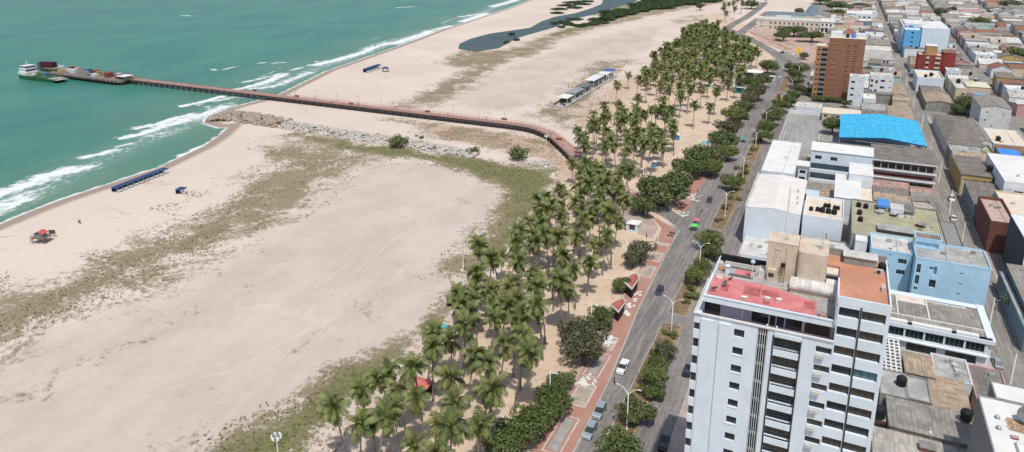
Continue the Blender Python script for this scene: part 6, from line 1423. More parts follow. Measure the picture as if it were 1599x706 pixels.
def mast_proto():
    t = thing('floodlight_mast','mast','floodlight'); mb = MB(); mb.tube([(0,0,0),(0,0,8),(0,0,16)],[.30,.22,.13],10); mb.build('pole', R_pale, t, smooth=True)
    m = MB(); m.lathe(0,0,[(1.1,0),(1.1,.35),(0,.4)],20); m.build('base', R_white, t); r = MB(); r.lathe(0,0,[(.9,15.6),(.95,15.6),(.95,15.7),(.9,15.7),(.9,15.6)],16)
    for i in range(6): a = i*1.047; r.tube([(0,0,15.65),(.92*math.cos(a),.92*math.sin(a),15.65)],.04,5)
    r.build('ring', M_metal, t)
    for i in range(6):
        a = i*1.047; c,s = math.cos(a),math.sin(a); h = MB(); h.obox((1.1*c,1.1*s),(c,s),(-s,c),.16,.3,15.5,16.1); h.build('floodlight', M_wp, t)
    return t
MAST = Kind(mast_proto())
for px,py,z,l in [(724,423,0,'floodlight mast on the scrub strip with a round white foot'),(853,261,0,'floodlight mast by the white stones under the pier bend'),(431,672,16,'floodlight mast rising from the bottom edge'),(1038,47,0,'floodlight mast on the far sand field'),(949,153,0,'floodlight mast right of the terrace kiosks'),(1050,82,0,'floodlight mast at the left tip of the far palms'),(1061,28,0,'farthest floodlight mast near the lagoon thicket')]:
    x,y = at(px,py,z); MAST.put((x,y,0), random.uniform(0,1), (.75,.75,.93), l, None)
# ------------------------------------------------------------------ pier
def smooth_path(P, n):
    out = []
    for i in range(len(P)-1):
        p0 = P[max(i-1,0)]; p1 = P[i]; p2 = P[i+1]; p3 = P[min(i+2,len(P)-1)]
        for k in range(n):
            t = k/n; out.append(tuple(.5*((2*p1[j])+(-p0[j]+p2[j])*t+(2*p0[j]-5*p1[j]+4*p2[j]-p3[j])*t*t+(-p0[j]+3*p1[j]-3*p2[j]+p3[j])*t**3) for j in range(2)))
    return out+[P[-1]]
pier_pts = [(-467+i*25.6,339.0) for i in range(0,12)]+smooth_path([(-160,339),(-146,337.3),(-132,329),(-118,313),(-99,288),(-84,270),(-66,253)],4)
PT = thing('pier','long wooden pier with pinkish deck, dark flank and railings running into the sea','pier',(-300,339,0))
ZP = 3.0; mb = ribbon_mb(pier_pts, 3.1, 3.1, ZP)
q = NT('pinkish plank deck'); n1 = q.noise(.5,4,.65); n2 = q.noise(.06,3,.6); k_ = q.mix(q.ss(n1,.35,.65),(.34,.20,.165),(.45,.31,.265)); q.color(q.mix(q.math('MULTIPLY',q.ss(n2,.4,.65),.5),k_,(.30,.25,.22))); q.set(.9,.2)
mb.build('deck', q.m, PT)
mb = MB()
for sgn in (-1,1):
    off = ribbon_mb(pier_pts, 3.1, 3.1, 0).v
for i in range(len(pier_pts)-1):
    a,b = Vector(pier_pts[i]),Vector(pier_pts[i+1]); t_ = (b-a).normalized(); n_ = Vector((t_.y,-t_.x))
    for w_ in (3.1,-3.1):
        p,q2 = a+n_*w_, b+n_*w_; mb.quad((*p,ZP-.95),(*q2,ZP-.95),(*q2,ZP),(*p,ZP))
    p,q2,r2,s_2 = a+n_*3.1,b+n_*3.1,b-n_*3.1,a-n_*3.1; mb.quad((*p,ZP-.95),(*s_2,ZP-.95),(*r2,ZP-.95),(*q2,ZP-.95))
mb.build('side_beam', mat('dark tarred timber', (.07,.06,.055), .9, .3, 1.), PT)
M_rail = mat('red brown railing', (.30,.11,.09), .8, .2, 1.); M_pink = mat('salmon kerb', (.62,.28,.23), .8, .15, 1.)
mb = MB()
for w_ in (2.95,-2.95):
    pts3 = []
    for i in range(len(pier_pts)):
        a = Vector(pier_pts[max(i-1,0)]); b = Vector(pier_pts[min(i+1,len(pier_pts)-1)]); t_ = (b-a).normalized(); n_ = Vector((t_.y,-t_.x)); p = Vector(pier_pts[i])+n_*w_; pts3.append((p.x,p.y,ZP+1.05))
    mb.tube(pts3,.06,4); mb.tube([(x,y,z-.5) for x,y,z in pts3],.04,4)
    L_ = 0
    for i in range(len(pts3)-1):
        a,b = Vector(pts3[i]),Vector(pts3[i+1]); n__ = max(1,int((b-a).length/2.6))
        for k in range(n__): p = a.lerp(b,k/n__); mb.tube([(p.x,p.y,ZP),(p.x,p.y,ZP+1.05)],.06,4)
mb.build('railing', M_rail, PT)
mb = MB()
for w_ in (2.6,-2.6):
    for i in range(len(pier_pts)-1):
        a,b = Vector(pier_pts[i]),Vector(pier_pts[i+1]); t_ = (b-a).normalized(); n_ = Vector((t_.y,-t_.x)); c_ = (a+b)/2+n_*w_; mb.obox(c_,t_,n_,(b-a).length/2,.12,ZP,ZP+.14)
mb.build('edge_kerb', M_pink, PT)
# pile bents, each one part
dist = 0; acc = 0
for i in range(len(pier_pts)-1):
    a,b = Vector(pier_pts[i]),Vector(pier_pts[i+1]); L_ = (b-a).length; t_ = (b-a).normalized(); n_ = Vector((t_.y,-t_.x)); k = acc
    while k < L_:
        p = a+t_*k; mb = MB(); mb.obox(p,t_,n_,.22,3.2,ZP-1.75,ZP-.95)
        for w_ in (-2.6,2.6): mb.cyl((p+n_*w_).x,(p+n_*w_).y,-2.5,ZP-1.7,.24,8)
        mb.build('pile_bent', mat('weathered pile', (.10,.09,.085), .9,.3,1.), PT); k += 5.4
    acc = k-L_
# pier head
HD = thing('loading_platform','wide loading platform at the seaward end of the pier','pier',(-505,339,0)); mb = MB(); mb.prism([(-545,330),(-467,328.5),(-462,331),(-462,342.5),(-467,347),(-578,349),(-578,343),(-545,341)],1.6,ZP-.0); mb.build('deck', mat('rusty platform deck',(.24,.20,.17),.9,.4,.4,stain=.4), HD)
mb = MB(); mb.prism([(-545.2,329.8),(-467,328.3),(-461.8,331),(-461.8,342.7),(-467,347.2),(-578.2,349.2),(-578.2,342.8),(-545.2,340.8)],.9,1.6); mb.build('fender_beam', M_blk, HD)
for i in range(20):
    x = -543+i*4.1; mb = MB(); mb.tube([(x,328.0,.7),(x,328.0,2.4)],.5,8); mb.build('fender', M_blk, HD)
    mb = MB(); mb.cyl(x,331,-2.5,.9,.4,8); mb.build('pile', M_blk, HD)
mb = MB()
pr_ = [(-578,348.6,ZP+1),(-467,346.6,ZP+1)]; mb.tube(pr_,.06,4)
for i in range(45): x = -578+i*2.5; mb.tube([(x,348.6-(x+578)*.018,ZP),(x,348.6-(x+578)*.018,ZP+1)],.05,4)
mb.build('railing', M_rail, HD)
K_ = 0
def crate(x,y,lx,ly,h,mt,label,kind='container',rz=0):
    t = thing(kind,label,kind.replace('_',' '),(x,y,ZP),rz,None); mb = MB(); mb.box(-lx/2,lx/2,-ly/2,ly/2,.1,h); n = max(2,int(lx/.7))
    for i in range(n): u = -lx/2+lx*(i+.5)/n; mb.box(u-.1,u+.1,-ly/2-.06,-ly/2-.001,.2,h-.1)
    mb.build('body', mt, t, world=False); m = MB(); m.box(-lx/2-.05,lx/2+.05,-ly/2-.05,ly/2+.05,h,h+.1); m.build('lid', mt, t, world=False); m = MB(); m.box(-lx/2,lx/2,-ly/2,ly/2,0,.1); m.build('skid', M_blk, t, world=False)
    return t
M_maroon = mat('maroon container', (.08,.03,.03),.6,.15,1.); M_cred = mat('red container', (.25,.07,.06),.6,.15,1.); M_cblue = mat('blue container', (.07,.15,.27),.6,.15,1.); M_cgrn = mat('green container',(.06,.14,.08),.6,.15,1.); M_cyel = mat('yellow machine paint',(.38,.28,.08),.6,.15,1.)
for x,y,a,b,h,m_,l in [(-566,345,12,5,4,M_maroon,'large maroon container at the outer end of the pier head'),(-575,345,4,4,3,M_cblue,'small blue box left of the large maroon container'),(-548,344,5,3,2.4,W_stain,'white box right of the large maroon container'),(-536,344,3,3,2.6,M_cred,'small red box in the first third of the pier head'),(-530,338,6,3,2.2,R_pale,'pale crate beside the ship ramp'),(-529,344,3,3,2.6,W_pink,'pink box behind the pale crate'),
  (-521,336,5,4,3,W_stain,'white rounded crate near the ramp of the ship'),(-513,341,4,4,3,M_cblue,'blue box in the middle of the pier head'),(-509,337,5,3,2.4,W_grey,'grey crate just in front of the middle blue box'),(-505,342,5,3,2.6,M_cred,'red box right of the middle blue box'),(-499,340,4,3,2.4,M_cyel,'yellow crate in the middle of the pier head'),(-495,334,5,3,2,W_stain,'white crate on the seaward fender side'),
  (-489,341,5,3,2.6,W_terra,'brown crate behind the white one'),(-484,337,4,5,3,M_cred,'tall red box with white stripes'),(-478,341,3,3,2.4,R_white,'small white box by the second red box'),(-473,342,4,3,2.4,M_cblue,'second blue box near the kiosk'),(-471,336,5,4,3,M_cred,'bright red container just left of the white roofed kiosk'),(-540,336,5,3,1.8,M_cgrn,'green crate by the ship'),(-534,334,4,3,1.8,W_yel,'ochre crate by the ship'),(-502,334,4,2.5,1.8,W_slate,'slate coloured crate at the platform edge')]:
    crate(x,y,a,b,h,m_,l,'crate' if 'crate' in l else 'container',random.uniform(-.15,.15))
t = thing('kiosk','square kiosk with a flat white roof at the landward end of the pier head','kiosk',(-464,337,ZP)); mb = MB(); mb.box(-468,-461,332.5,338.5,ZP,ZP+2.6); mb.build('wall', W_grey, t); mb = MB(); mb.box(-469,-460,331.5,339.5,ZP+2.6,ZP+2.9); mb.build('roof', R_white, t); mb = MB(); mb.box(-467,-462,332.4,332.48,ZP+.8,ZP+2); mb.build('window', GL, t)
def boom(x,y,h,l):
    t = thing('pole_light',l,'pole light',(x,y,ZP)); mb = MB(); mb.tube([(x,y,ZP),(x,y,ZP+h)],.09,6); mb.build('pole', M_metal, t); mb = MB(); mb.box(x-.3,x+.3,y-.15,y+.15,ZP+h,ZP+h+.2); mb.build('lamp_head', M_wp, t); t['group'] = 'thin lamp poles along the pier'
for i in range(26):
    x = -560+i*16.5
    if x < -160: boom(x, 348.2 if x < -467 else 341.9, 6, 'thin lamp pole standing on the railing side of the pier')
for px,py,l in [(398,141,'orange box on the pier over the surf'),(464,150,'red booth group on the pier at the beach edge'),(549,162,'red planter on the pier above the sand'),(668,174,'bright red panel on the pier in the middle'),(788,186,'bright red panel on the pier near the bend'),(873,217,'red planter on the outer curve'),(903,238,'red bench box just before the palms')]:
    x,y = at(px,py,ZP+.5); t = thing('planter',l,'planter',(x,y,ZP)); mb = MB(); mb.box(-1.6,1.6,-.25,.25,0,1.1); mb.build('box', M_cred, t, world=False); mb = MB(); mb.box(-1.7,1.7,-.3,.3,1.1,1.18); mb.build('rim', M_pink, t, world=False)
# ------------------------------------------------------------------ the ship
def ship():
    T = thing('cargo_ship','green hulled landing craft with a white wheelhouse at the outer end of the pier','ship',(-533,319,0)); M_hull = mat('green hull paint',(.035,.14,.06),.5,.2,.3,stain=.3,stainc=(.12,.10,.05))
    x0,x1,y0,y1 = -556,-514,314,325; sec = [(x0-1,.55,1.4,3.4),(x0+2,.9,-.6,3.3),(x0+8,1,-.6,3.0),(x1-12,1,-.6,2.8),(x1-4,.95,-.5,2.6),(x1+1,.8,.9,2.4)]
    yc = (y0+y1)/2; hw = (y1-y0)/2; mb = MB()
    rings = [[(x,yc-hw*w_,zt),(x,yc-hw*w_*.9,zb),(x,yc+hw*w_*.9,zb),(x,yc+hw*w_,zt)] for x,w_,zb,zt in sec]
    for i in range(len(rings)-1):
        for k in range(3): mb.quad(rings[i][k],rings[i][k+1],rings[i+1][k+1],rings[i+1][k])
    mb.poly(rings[0]); mb.poly(rings[-1][::-1]); mb.build('hull', M_hull, T)
    mb = MB()
    for i in range(len(rings)-1): mb.quad(*[(p[0],p[1],p[2]-.7) for p in (rings[i][0],rings[i+1][0],rings[i+1][3],rings[i][3])])
    mb.build('deck', mat('green grey deck',(.12,.22,.13),.8,.3,.5), T)
    mb = MB(); mb.quad((x1-6,yc-5,2.35),(x1+4,yc-4.6,1.9),(x1+4,yc+4.6,1.9),(x1-6,yc+5,2.35)); mb.box(x1-6,x1-5.6,yc-5,yc+5,1.9,2.3); mb.build('ramp', R_conc, T)
    mb = MB(); mb.box(x0+1.5,x0+11,yc-4.6,yc+4.6,2.2,5.0); mb.box(x0+2.5,x0+10,yc-4,yc+4,5.0,7.4); mb.build('cabin', R_white, T)
    mb = MB(); mb.box(x0+4,x0+9.6,yc-3.4,yc+3.4,7.5,9.5); mb.build('wheelhouse', R_white, T); mb = MB(); mb.box(x0+4.5,x0+9.75,yc-3.5,yc+3.5,8.2,9.0); mb.box(x0+10.02,x0+10.1,yc-3.6,yc+3.6,5.6,6.7); mb.build('window', mat('blue wheelhouse glass',(.03,.09,.22),.2,.2,1,.5), T)
    mb = MB(); mb.box(x0+2,x0+10.2,yc-4.3,yc+4.3,7.35,7.5); mb.box(x0+3.2,x0+10,yc-3.8,yc+3.8,9.5,9.7); mb.build('roof', R_white, T)
    mb = MB(); mb.tube([(x0+6,yc,9.7),(x0+6,yc,13.5)],.12,6); mb.tube([(x0+6,yc-1.6,12),(x0+6,yc+1.6,12)],.06,5); mb.box(x0+5,x0+7,yc-.15,yc+.15,11,11.3); mb.build('mast', M_wp, T)
    mb = MB()
    for s in (-1,1):
        mb.tube([(x0+12,yc+s*hw*.98,3.9),(x1-8,yc+s*hw*.98,3.6)],.05,4)
        for i in range(14): x = x0+12+i*1.9; mb.tube([(x,yc+s*hw*.98,2.8),(x,yc+s*hw*.98,3.9)],.04,4)
    mb.build('railing', M_cyel, T); mb = MB(); mb.box(x0+13,x0+19,yc-2,yc+2,2.2,3.3); mb.box(x0+21,x0+30,yc-3,yc+3,2.2,2.9); mb.build('hatch', M_cgrn, T)
ship()
for x,y,m_,l in [(-541,320,M_cyel,'yellow crate on the deck of the ship'),(-538,316.5,R_white,'white crate on the deck of the ship'),(-532,322,M_cblue,'blue crate on the deck of the ship')]:
    t = crate(x,y,3,2,1.6,m_,l,'crate'); t.location.z = 2.95 if x>-536 else 3.3
# ------------------------------------------------------------------ breakwater rocks
def rock_mesh(seed):
    R = random.Random(seed); mb = MB(); import itertools
    t = (1+5**.5)/2; v = [(-1,t,0),(1,t,0),(-1,-t,0),(1,-t,0),(0,-1,t),(0,1,t),(0,-1,-t),(0,1,-t),(t,0,-1),(t,0,1),(-t,0,-1),(-t,0,1)]
    f = [(0,11,5),(0,5,1),(0,1,7),(0,7,10),(0,10,11),(1,5,9),(5,11,4),(11,10,2),(10,7,6),(7,1,8),(3,9,4),(3,4,2),(3,2,6),(3,6,8),(3,8,9),(4,9,5),(2,4,11),(6,2,10),(8,6,7),(9,8,1)]
    mb.v = [tuple(c*.5*R.uniform(.7,1.15)*s for c,s in zip(p,(1,.8,.62))) for p in v]; mb.f = f; mb.m = [0]*20; return mb
M_rock = mat('pale brown breakwater rock', (.38,.31,.25), .9, .3, .35, stain=.4, stainc=(.22,.17,.13)); M_rock2 = mat('whitish grey rock', (.50,.465,.42), .9, .25, .35, stain=.3, stainc=(.33,.30,.27))
RK = []
for i in range(6):
    o = rock_mesh(50+i).build('rock', M_rock if i < 3 else M_rock2); RK.append(o); 
CL = ats([(341,190),(352,184),(375,182),(400,188),(450,196),(500,204),(560,214),(620,222),(700,236),(745,244)])
HWID = [6.5,9,9.5,9,8,7.5,7.5,7.5,6,3]
L_ = [0]
for i in range(len(CL)-1): L_.append(L_[-1]+math.hypot(CL[i+1][0]-CL[i][0],CL[i+1][1]-CL[i][1]))
def cl(s):
    for i in range(len(CL)-1):
        if s <= L_[i+1]:
            k = (s-L_[i])/(L_[i+1]-L_[i]); a,b = Vector(CL[i]),Vector(CL[i+1]); t_ = (b-a).normalized(); return a.lerp(b,k), Vector((t_.y,-t_.x)), HWID[i]*(1-k)+HWID[i+1]*k
    return Vector(CL[-1]), Vector((0,1)), 2
used = [False]*6; nr = 0; rub = MB(); rub2 = MB()
for i in range(1750):
    s = L_[-1]*random.random(); p,n_,hw = cl(s); w_ = random.uniform(-1,1); w_ *= 1-.15*random.random(); pos_ = p+n_*w_*hw; far = s/L_[-1]
    h = (3.2 if far < .3 else 1.8)*(1-w_*w_)*random.uniform(.5,1); sz = random.uniform(.75,1.4)*(1.4 if far < .3 else 1.0)
    front = (n_*w_).y < 0
    if nr < 260 and i < 300:
        j = random.choice([0,1,2,0,1]) if far < .28 else random.choice([3,4,5,3,1]); o = RK[j]
        if used[j]: o = o.copy(); col.objects.link(o)
        used[j] = True; nr += 1; sz *= 1.25; o.location = (pos_.x,pos_.y,h*.9); o.scale = (sz,sz,sz); o.rotation_euler = (random.uniform(-.5,.5),random.uniform(-.5,.5),random.uniform(0,6))
        tag(o, 'broken boulder piled in the breakwater below the pier', 'rock', 'boulders of the breakwater')
    else:
        r_ = rock_mesh(i%9); R_ = Matrix.Rotation(random.uniform(0,6),3,'Z') @ Matrix.Rotation(random.uniform(-.6,.6),3,'X'); tgt = rub if far < .3 else rub2; n0 = len(tgt.v)
        tgt.v += [tuple((R_ @ Vector(v))*sz+Vector((pos_.x,pos_.y,h*.7))) for v in r_.v]; tgt.f += [tuple(a+n0 for a in f) for f in r_.f]; tgt.m += [0]*20
o = rub.build('rubble', M_rock); tag(o,'brown rubble filling the seaward end of the breakwater','rubble',None,'stuff')
o = rub2.build('rubble', M_rock2); tag(o,'whitish rubble filling the landward part of the breakwater','rubble',None,'stuff')
rb = MB()
for i in range(260):
    px = random.uniform(828,872); py = 255+random.gauss(0,2.0); x,y = at(px,py); r_ = rock_mesh(i%9); n0 = len(rb.v); s_ = random.uniform(.25,.5); rb.v += [tuple(Vector(v)*s_+Vector((x,y,.15))) for v in r_.v]; rb.f += [tuple(a+n0 for a in f) for f in r_.f]; rb.m += [0]*20
o = rb.build('rubble', M_rock2); tag(o,'bright white stones by the dome shaped bush','rubble',None,'stuff')
# ------------------------------------------------------------------ beach tents, hut, terrace
M_tent = mat('navy blue canvas', (.04,.075,.18), .7, .25, 1.5)
def tent_proto():
    t = thing('beach_tent','blue tent','beach tent'); mb = MB(); mb.tri((-1.5,-1.5,2.1),(1.5,-1.5,2.1),(0,0,2.8)); mb.tri((1.5,-1.5,2.1),(1.5,1.5,2.1),(0,0,2.8)); mb.tri((1.5,1.5,2.1),(-1.5,1.5,2.1),(0,0,2.8)); mb.tri((-1.5,1.5,2.1),(-1.5,-1.5,2.1),(0,0,2.8))
    for a,b in (((-1.5,-1.5),(1.5,-1.5)),((1.5,-1.5),(1.5,1.5)),((1.5,1.5),(-1.5,1.5)),((-1.5,1.5),(-1.5,-1.5))): mb.quad((*a,1.8),(*b,1.8),(*b,2.1),(*a,2.1))
    mb.build('canopy', M_tent, t); m = MB(); m.quad((-1.5,1.5,0),(-1.5,-1.5,0),(-1.5,-1.5,1.8),(-1.5,1.5,1.8)); m.build('side_cloth', M_tent, t)
    for x,y in ((-1.45,-1.45),(1.45,-1.45),(1.45,1.45),(-1.45,1.45)): m = MB(); m.tube([(x,y,0),(x,y,2.1)],.04,6); m.build('pole', M_wp, t)
    m = MB(); m.box(.6,2.0,-.9,.9,.85,.95); m.box(.7,1.9,-.8,.8,.25,.85); m.build('lounger_cover', R_white, t); return t
TENT = Kind(tent_proto())
p0,p1 = Vector(at(184,299)),Vector(at(256,271)); od = ['leftmost','second','third','fourth','fifth','sixth','seventh','eighth','ninth','rightmost']
an = math.atan2((p1-p0).y,(p1-p0).x)-math.pi/2
for i in range(10): p = p0.lerp(p1,i/9); TENT.put((p.x,p.y,0), an, 1.0, 'navy beach tent, %s of the row of ten at the near waterline' % od[i], 'row of ten navy tents by the water')
x,y = at(284,302); TENT.put((x,y,0), .3, 1.05, 'single navy tent standing alone on the near beach')
p0,p1 = Vector(at(573,113)),Vector(at(591,107))
for i in range(6): p = p0.lerp(p1,i/5); TENT.put((p.x,p.y,0), -.1, 1.35, 'dark navy tent, %s of the short far row beyond the pier' % od[i], 'short far row of tents')
x,y = at(603,112); TENT.put((x,y,0), .8, 1.5, 'small navy tent alone right of the short far row')
def hut():
    x,y = at(66,378); T = thing('lifeguard_tower','wooden lifeguard hut on stilts with a red and grey roof','lifeguard tower',(x,y,0),.35); T.scale = (.8,.8,.8); M_wood = mat('weathered wood',(.24,.18,.13),.9,.3,2)
    for a in (-2.3,0,2.3):
        for b in (-1.9,1.9): m = MB(); m.tube([(a*1.12,b*1.12,0),(a,b,2.4)],.12,6); m.build('stilt', M_wood, T, world=False)
    m = MB(); m.box(-3.2,3.2,-2.5,2.5,2.4,2.6); m.build('platform', M_wood, T, world=False)
    m = MB(); m.box(-1.8,1.6,-1.3,1.5,2.6,4.4); m.build('cabin', W_slate, T, world=False); m = MB(); m.quad((-2.3,-1.9,4.2),(0,-1.9,5.3),(0,2,5.3),(-2.3,2,4.2)); m.build('grey_roof', W_slate, T, world=False); m = MB(); m.quad((0,-1.9,5.3),(2.3,-1.9,4.2),(2.3,2,4.2),(0,2,5.3)); m.build('red_roof', mat('red painted roof',(.62,.12,.10),.7,.2,1), T, world=False)
    m = MB()
    for z in (3.1,3.6): m.tube([(-3.1,-2.4,z),(3.1,-2.4,z),(3.1,2.4,z),(-3.1,2.4,z),(-3.1,-2.4,z)],.06,4)
    for a in range(-3,4): m.tube([(a,-2.4,2.5),(a,-2.4,3.6)],.06,4); m.tube([(a,2.4,2.5),(a,2.4,3.6)],.06,4)
    m.build('railing', M_wood, T, world=False); m = MB(); m.box(-1.9,-1.0,-2.45,-2.35,0,.1)
    m.tube([(-4.6,-1.2,0),(-3.2,-1.2,2.5)],.08,5); m.tube([(-4.6,.2,0),(-3.2,.2,2.5)],.08,5)
    for i in range(6): m.tube([(-4.5+i*.23,-1.2,.25+i*.4),(-4.5+i*.23,.2,.25+i*.4)],.06,4)
    m.build('stairs', M_wood, T, world=False)
    x,y = at(83,370); T = thing('notice_board','dark wooden notice board on two legs beside the lifeguard hut','notice board',(x,y,0),.45)
    for a in (-.9,.9): m = MB(); m.tube([(a,0,0),(a,0,2.6)],.07,6); m.build('leg', M_wood, T, world=False)
    m = MB(); m.box(-1.1,1.1,-.06,.06,1.1,2.6); m.build('board', mat('dark board',(.10,.09,.06),.8,.2,2), T, world=False)
hut()
def goal(px,py,l,s=1.):
    x,y = at(px,py); T = thing('football_goal',l,'football goal',(x,y,0),1.35); m = MB(); m.tube([(-2.5*s,0,0),(-2.5*s,0,2.2*s),(2.5*s,0,2.2*s),(2.5*s,0,0)],.09,6); m.build('frame', M_wp, T, world=False); m = MB()
    for a in (-2.5*s,2.5*s): m.tube([(a,0,2.2*s),(a,1.6*s,0)],.05,5)
    m.build('stay', M_wp, T, world=False)
goal(735,168,'nearest football goal on the sand north of the pier'); goal(797,137,'football goal in the middle of the north sand field'); goal(955,74,'far football goal on the reddish sand',1.4); goal(722,152,'football goal beside the scrub rise')
def terrace():
    T = thing('terrace_platform','raised grey terrace deck standing on the sand beside the palms','terrace',(-154,450,0)); m = MB(); m.prism([(-158,396),(-148.5,396),(-150,510),(-160,510)],0,.9); m.build('deck', R_conc, T)
    m = MB(); m.box(-158.1,-157.7,397,509,.9,1.2); m.build('kerb', R_pale, T)
    for y0,y1,z,mt,l in [(405,417,3.2,R_white,'white flat pavilion with planted dark interior, nearest on the terrace'),(420,438,3.4,mat('grey canopy sheet',(.30,.31,.32),.7,.15,.6),'grey canopy behind the nearest white pavilion'),(440,454,3.8,mat('dark grey canopy sheet',(.17,.18,.20),.7,.15,.6),'darker grey canopy in the middle of the terrace'),(457,480,5.2,R_white,'largest bright white canopy on the terrace'),(486,498,4.6,R_white,'white cube pavilion before the blue roof'),(499,508,5.2,mat('royal blue roof',(.06,.14,.48),.6,.15,1),'royal blue roof at the far end of the terrace')]:
        P_ = thing('pavilion',l,'pavilion',(-154,(y0+y1)/2,.9)); m = MB(); m.box(-158,-150.5,y0,y1,.9+z,.9+z+.3); m.build('roof', mt, P_)
        for x in (-157.6,-151):
            for y in (y0+.5,(y0+y1)/2,y1-.5): m = MB(); m.box(x-.12,x+.12,y-.12,y+.12,.9,.9+z); m.build('post', R_white, P_)
        m = MB(); m.box(-157,-152,y0+2,y1-1,.9,2.6 if z<5 else 3.6); m.build('counter', W_grey if y0 > 410 else mat('dark planting',(.05,.07,.04),.9,.4,2), P_)
    for i,(x,y) in enumerate([(-156.5,399),(-150.5,399),(-153.5,402),(-150,408),(-156.8,403)]):
        TR['s'].put((x,y,.9),i,(.7,.7,.7),'dark potted shrub on the near end of the terrace','potted shrubs on the terrace')['category'] = 'bush'
terrace()
# ------------------------------------------------------------------ vehicles
def wheel_mesh():
    m = MB(); m.tube([(-.11,0,0),(.11,0,0)],.34,16); return m
def car_proto(name, paint, L=4.3, W=1.76, H=1.45, kind='sedan'):
    t = thing(name,'car','car'); g = .22; hw = W/2
    if kind == 'sedan': prof = [(-.5,.45),(-.5,.75),(-.47,.86),(-.24,.93),(.30,.90),(.47,.86),(.5,.7),(.5,.42)]; cab = [(-.36,.90),(-.22,1),(.10,1),(.26,.90)]
    elif kind == 'suv': prof = [(-.5,.48),(-.5,.9),(-.46,.97),(.24,.97),(.46,.88),(.5,.7),(.5,.45)]; cab = [(-.47,.96),(-.40,1.),(.06,1.),(.26,.96)]
    else: prof = [(-.5,.55),(-.5,.98),(.24,1.0),(.47,.92),(.5,.7),(.5,.5)]; cab = [(-.10,.98),(-.06,1.),(.12,1.),(.27,.98)]
    belt = .62*H; low = g
    z = lambda k: low+(belt-low)*k*1.0
    m = MB(); secs = []
    for x,k in prof: secs.append((x*L,z(k)))
    sec = [(x*L, .95*belt+ (0 if kk>.0 else 0)) for x,kk in cab]
    n = len(secs)
    # lower body: side walls pinched slightly at the ends
    for s in (-1,1):
        pts = [(x, s*hw*(1-.10*max(0,abs(x/L)-.36)/.14), zz) for x,zz in secs]+[(L*.5,s*hw*.9,low),(-L*.5,s*hw*.9,low)]
        m.poly([(y,x,zz) for x,y,zz in pts])
    for i in range(n-1):
        (xa,za),(xb,zb) = secs[i],secs[i+1]; fa = hw*(1-.10*max(0,abs(xa/L)-.36)/.14); fb = hw*(1-.10*max(0,abs(xb/L)-.36)/.14)
        m.quad((-fa,xa,za),(fa,xa,za),(fb,xb,zb),(-fb,xb,zb))
    m.quad((-hw*.9,-L/2,low),(hw*.9,-L/2,low),(hw*.9,-L/2,secs[0][1]),(-hw*.9,-L/2,secs[0][1])); m.quad((-hw*.9,L/2,low),(hw*.9,L/2,low),(hw*.9,L/2,secs[-1][1]),(-hw*.9,L/2,secs[-1][1])); m.quad((-hw*.9,-L/2,low),(hw*.9,-L/2,low),(hw*.9,L/2,low),(-hw*.9,L/2,low))
    x0,x1,x2,x3 = [c[0]*L for c in cab]; zr = H; zb_ = belt-.04; r = hw*.76; b = hw*.93
    m.quad((-r,x1,zr),(r,x1,zr),(r,x2,zr),(-r,x2,zr))
    if kind == 'pickup':
        # open cargo bed
        m.box(-hw*.95,-hw*.82,-L*.49,x0,zb_-.1,belt+.08); m.box(hw*.82,hw*.95,-L*.49,x0,zb_-.1,belt+.08); m.box(-hw*.82,hw*.82,-L*.495,-L*.47,zb_-.1,belt+.08)
    m.build('body', paint, t)
    gl = MB(); gl.quad((-b,x3,zb_),(b,x3,zb_),(r,x2+.02,zr-.02),(-r,x2+.02,zr-.02)); gl.quad((b,x0,zb_),(-b,x0,zb_),(-r,x1-.02,zr-.02),(r,x1-.02,zr-.02))
    for s in (-1,1): gl.quad((s*b,x0,zb_),(s*b,x3,zb_),(s*r,x2,zr-.03),(s*r,x1,zr-.03))
    gl.build('window', GL, t); rf = MB(); rf.box(-r-.02,r+.02,x1-.03,x2+.03,zr-.03,zr+.02)
    for s in (-1,1):
        xm = (x1+x2)/2; rf.quad((s*(b+.012),xm-.06,zb_),(s*(b+.012),xm+.06,zb_),(s*(r+.012),xm+.06,zr),(s*(r+.012),xm-.06,zr))
    rf.build('roof', paint, t)
    if kind == 'pickup': bd = MB(); bd.quad((-hw*.8,-L*.47,.75),(hw*.8,-L*.47,.75),(hw*.8,x0,.75),(-hw*.8,x0,.75)); [setattr(bd,'v',[(a,b2,belt-.02) for a,b2,c in bd.v])]; bd.build('cargo_bed', M_blk, t)
    for sx_ in (-1,1):
        for yy in (-.31,.32):
            w_ = MB(); w_.tube([(sx_*(hw-.2),L*yy,.33),(sx_*(hw+.01),L*yy,.33)],.33,16); o = w_.build('wheel', M_blk, t); rr = MB(); rr.tube([(sx_*(hw+.005),L*yy,.33),(sx_*(hw+.02),L*yy,.33)],.19,12); rr.build('rim', M_metal, o)
        h = MB(); h.box(sx_*hw*.55-.16,sx_*hw*.55+.16,L*.5-.1,L*.5+.012,secs[-1][1]-.2,secs[-1][1]-.03); h.build('headlight', R_white, t)
        h = MB(); h.box(sx_*hw*.62-.12,sx_*hw*.62+.12,-L*.5-.012,-L*.5+.1,secs[0][1]-.25,secs[0][1]-.03); h.build('tail_light', M_cred, t)
    return t
P_sil = flatmat('silver car paint',(.46,.50,.54),.3,.6,.4); P_wht = flatmat('white car paint',(.76,.76,.74),.3,.6); P_dk = flatmat('dark blue grey car paint',(.035,.05,.07),.25,.7); P_bk = flatmat('black car paint',(.015,.016,.018),.25,.7); P_red = flatmat('red car paint',(.45,.05,.04),.3,.6)
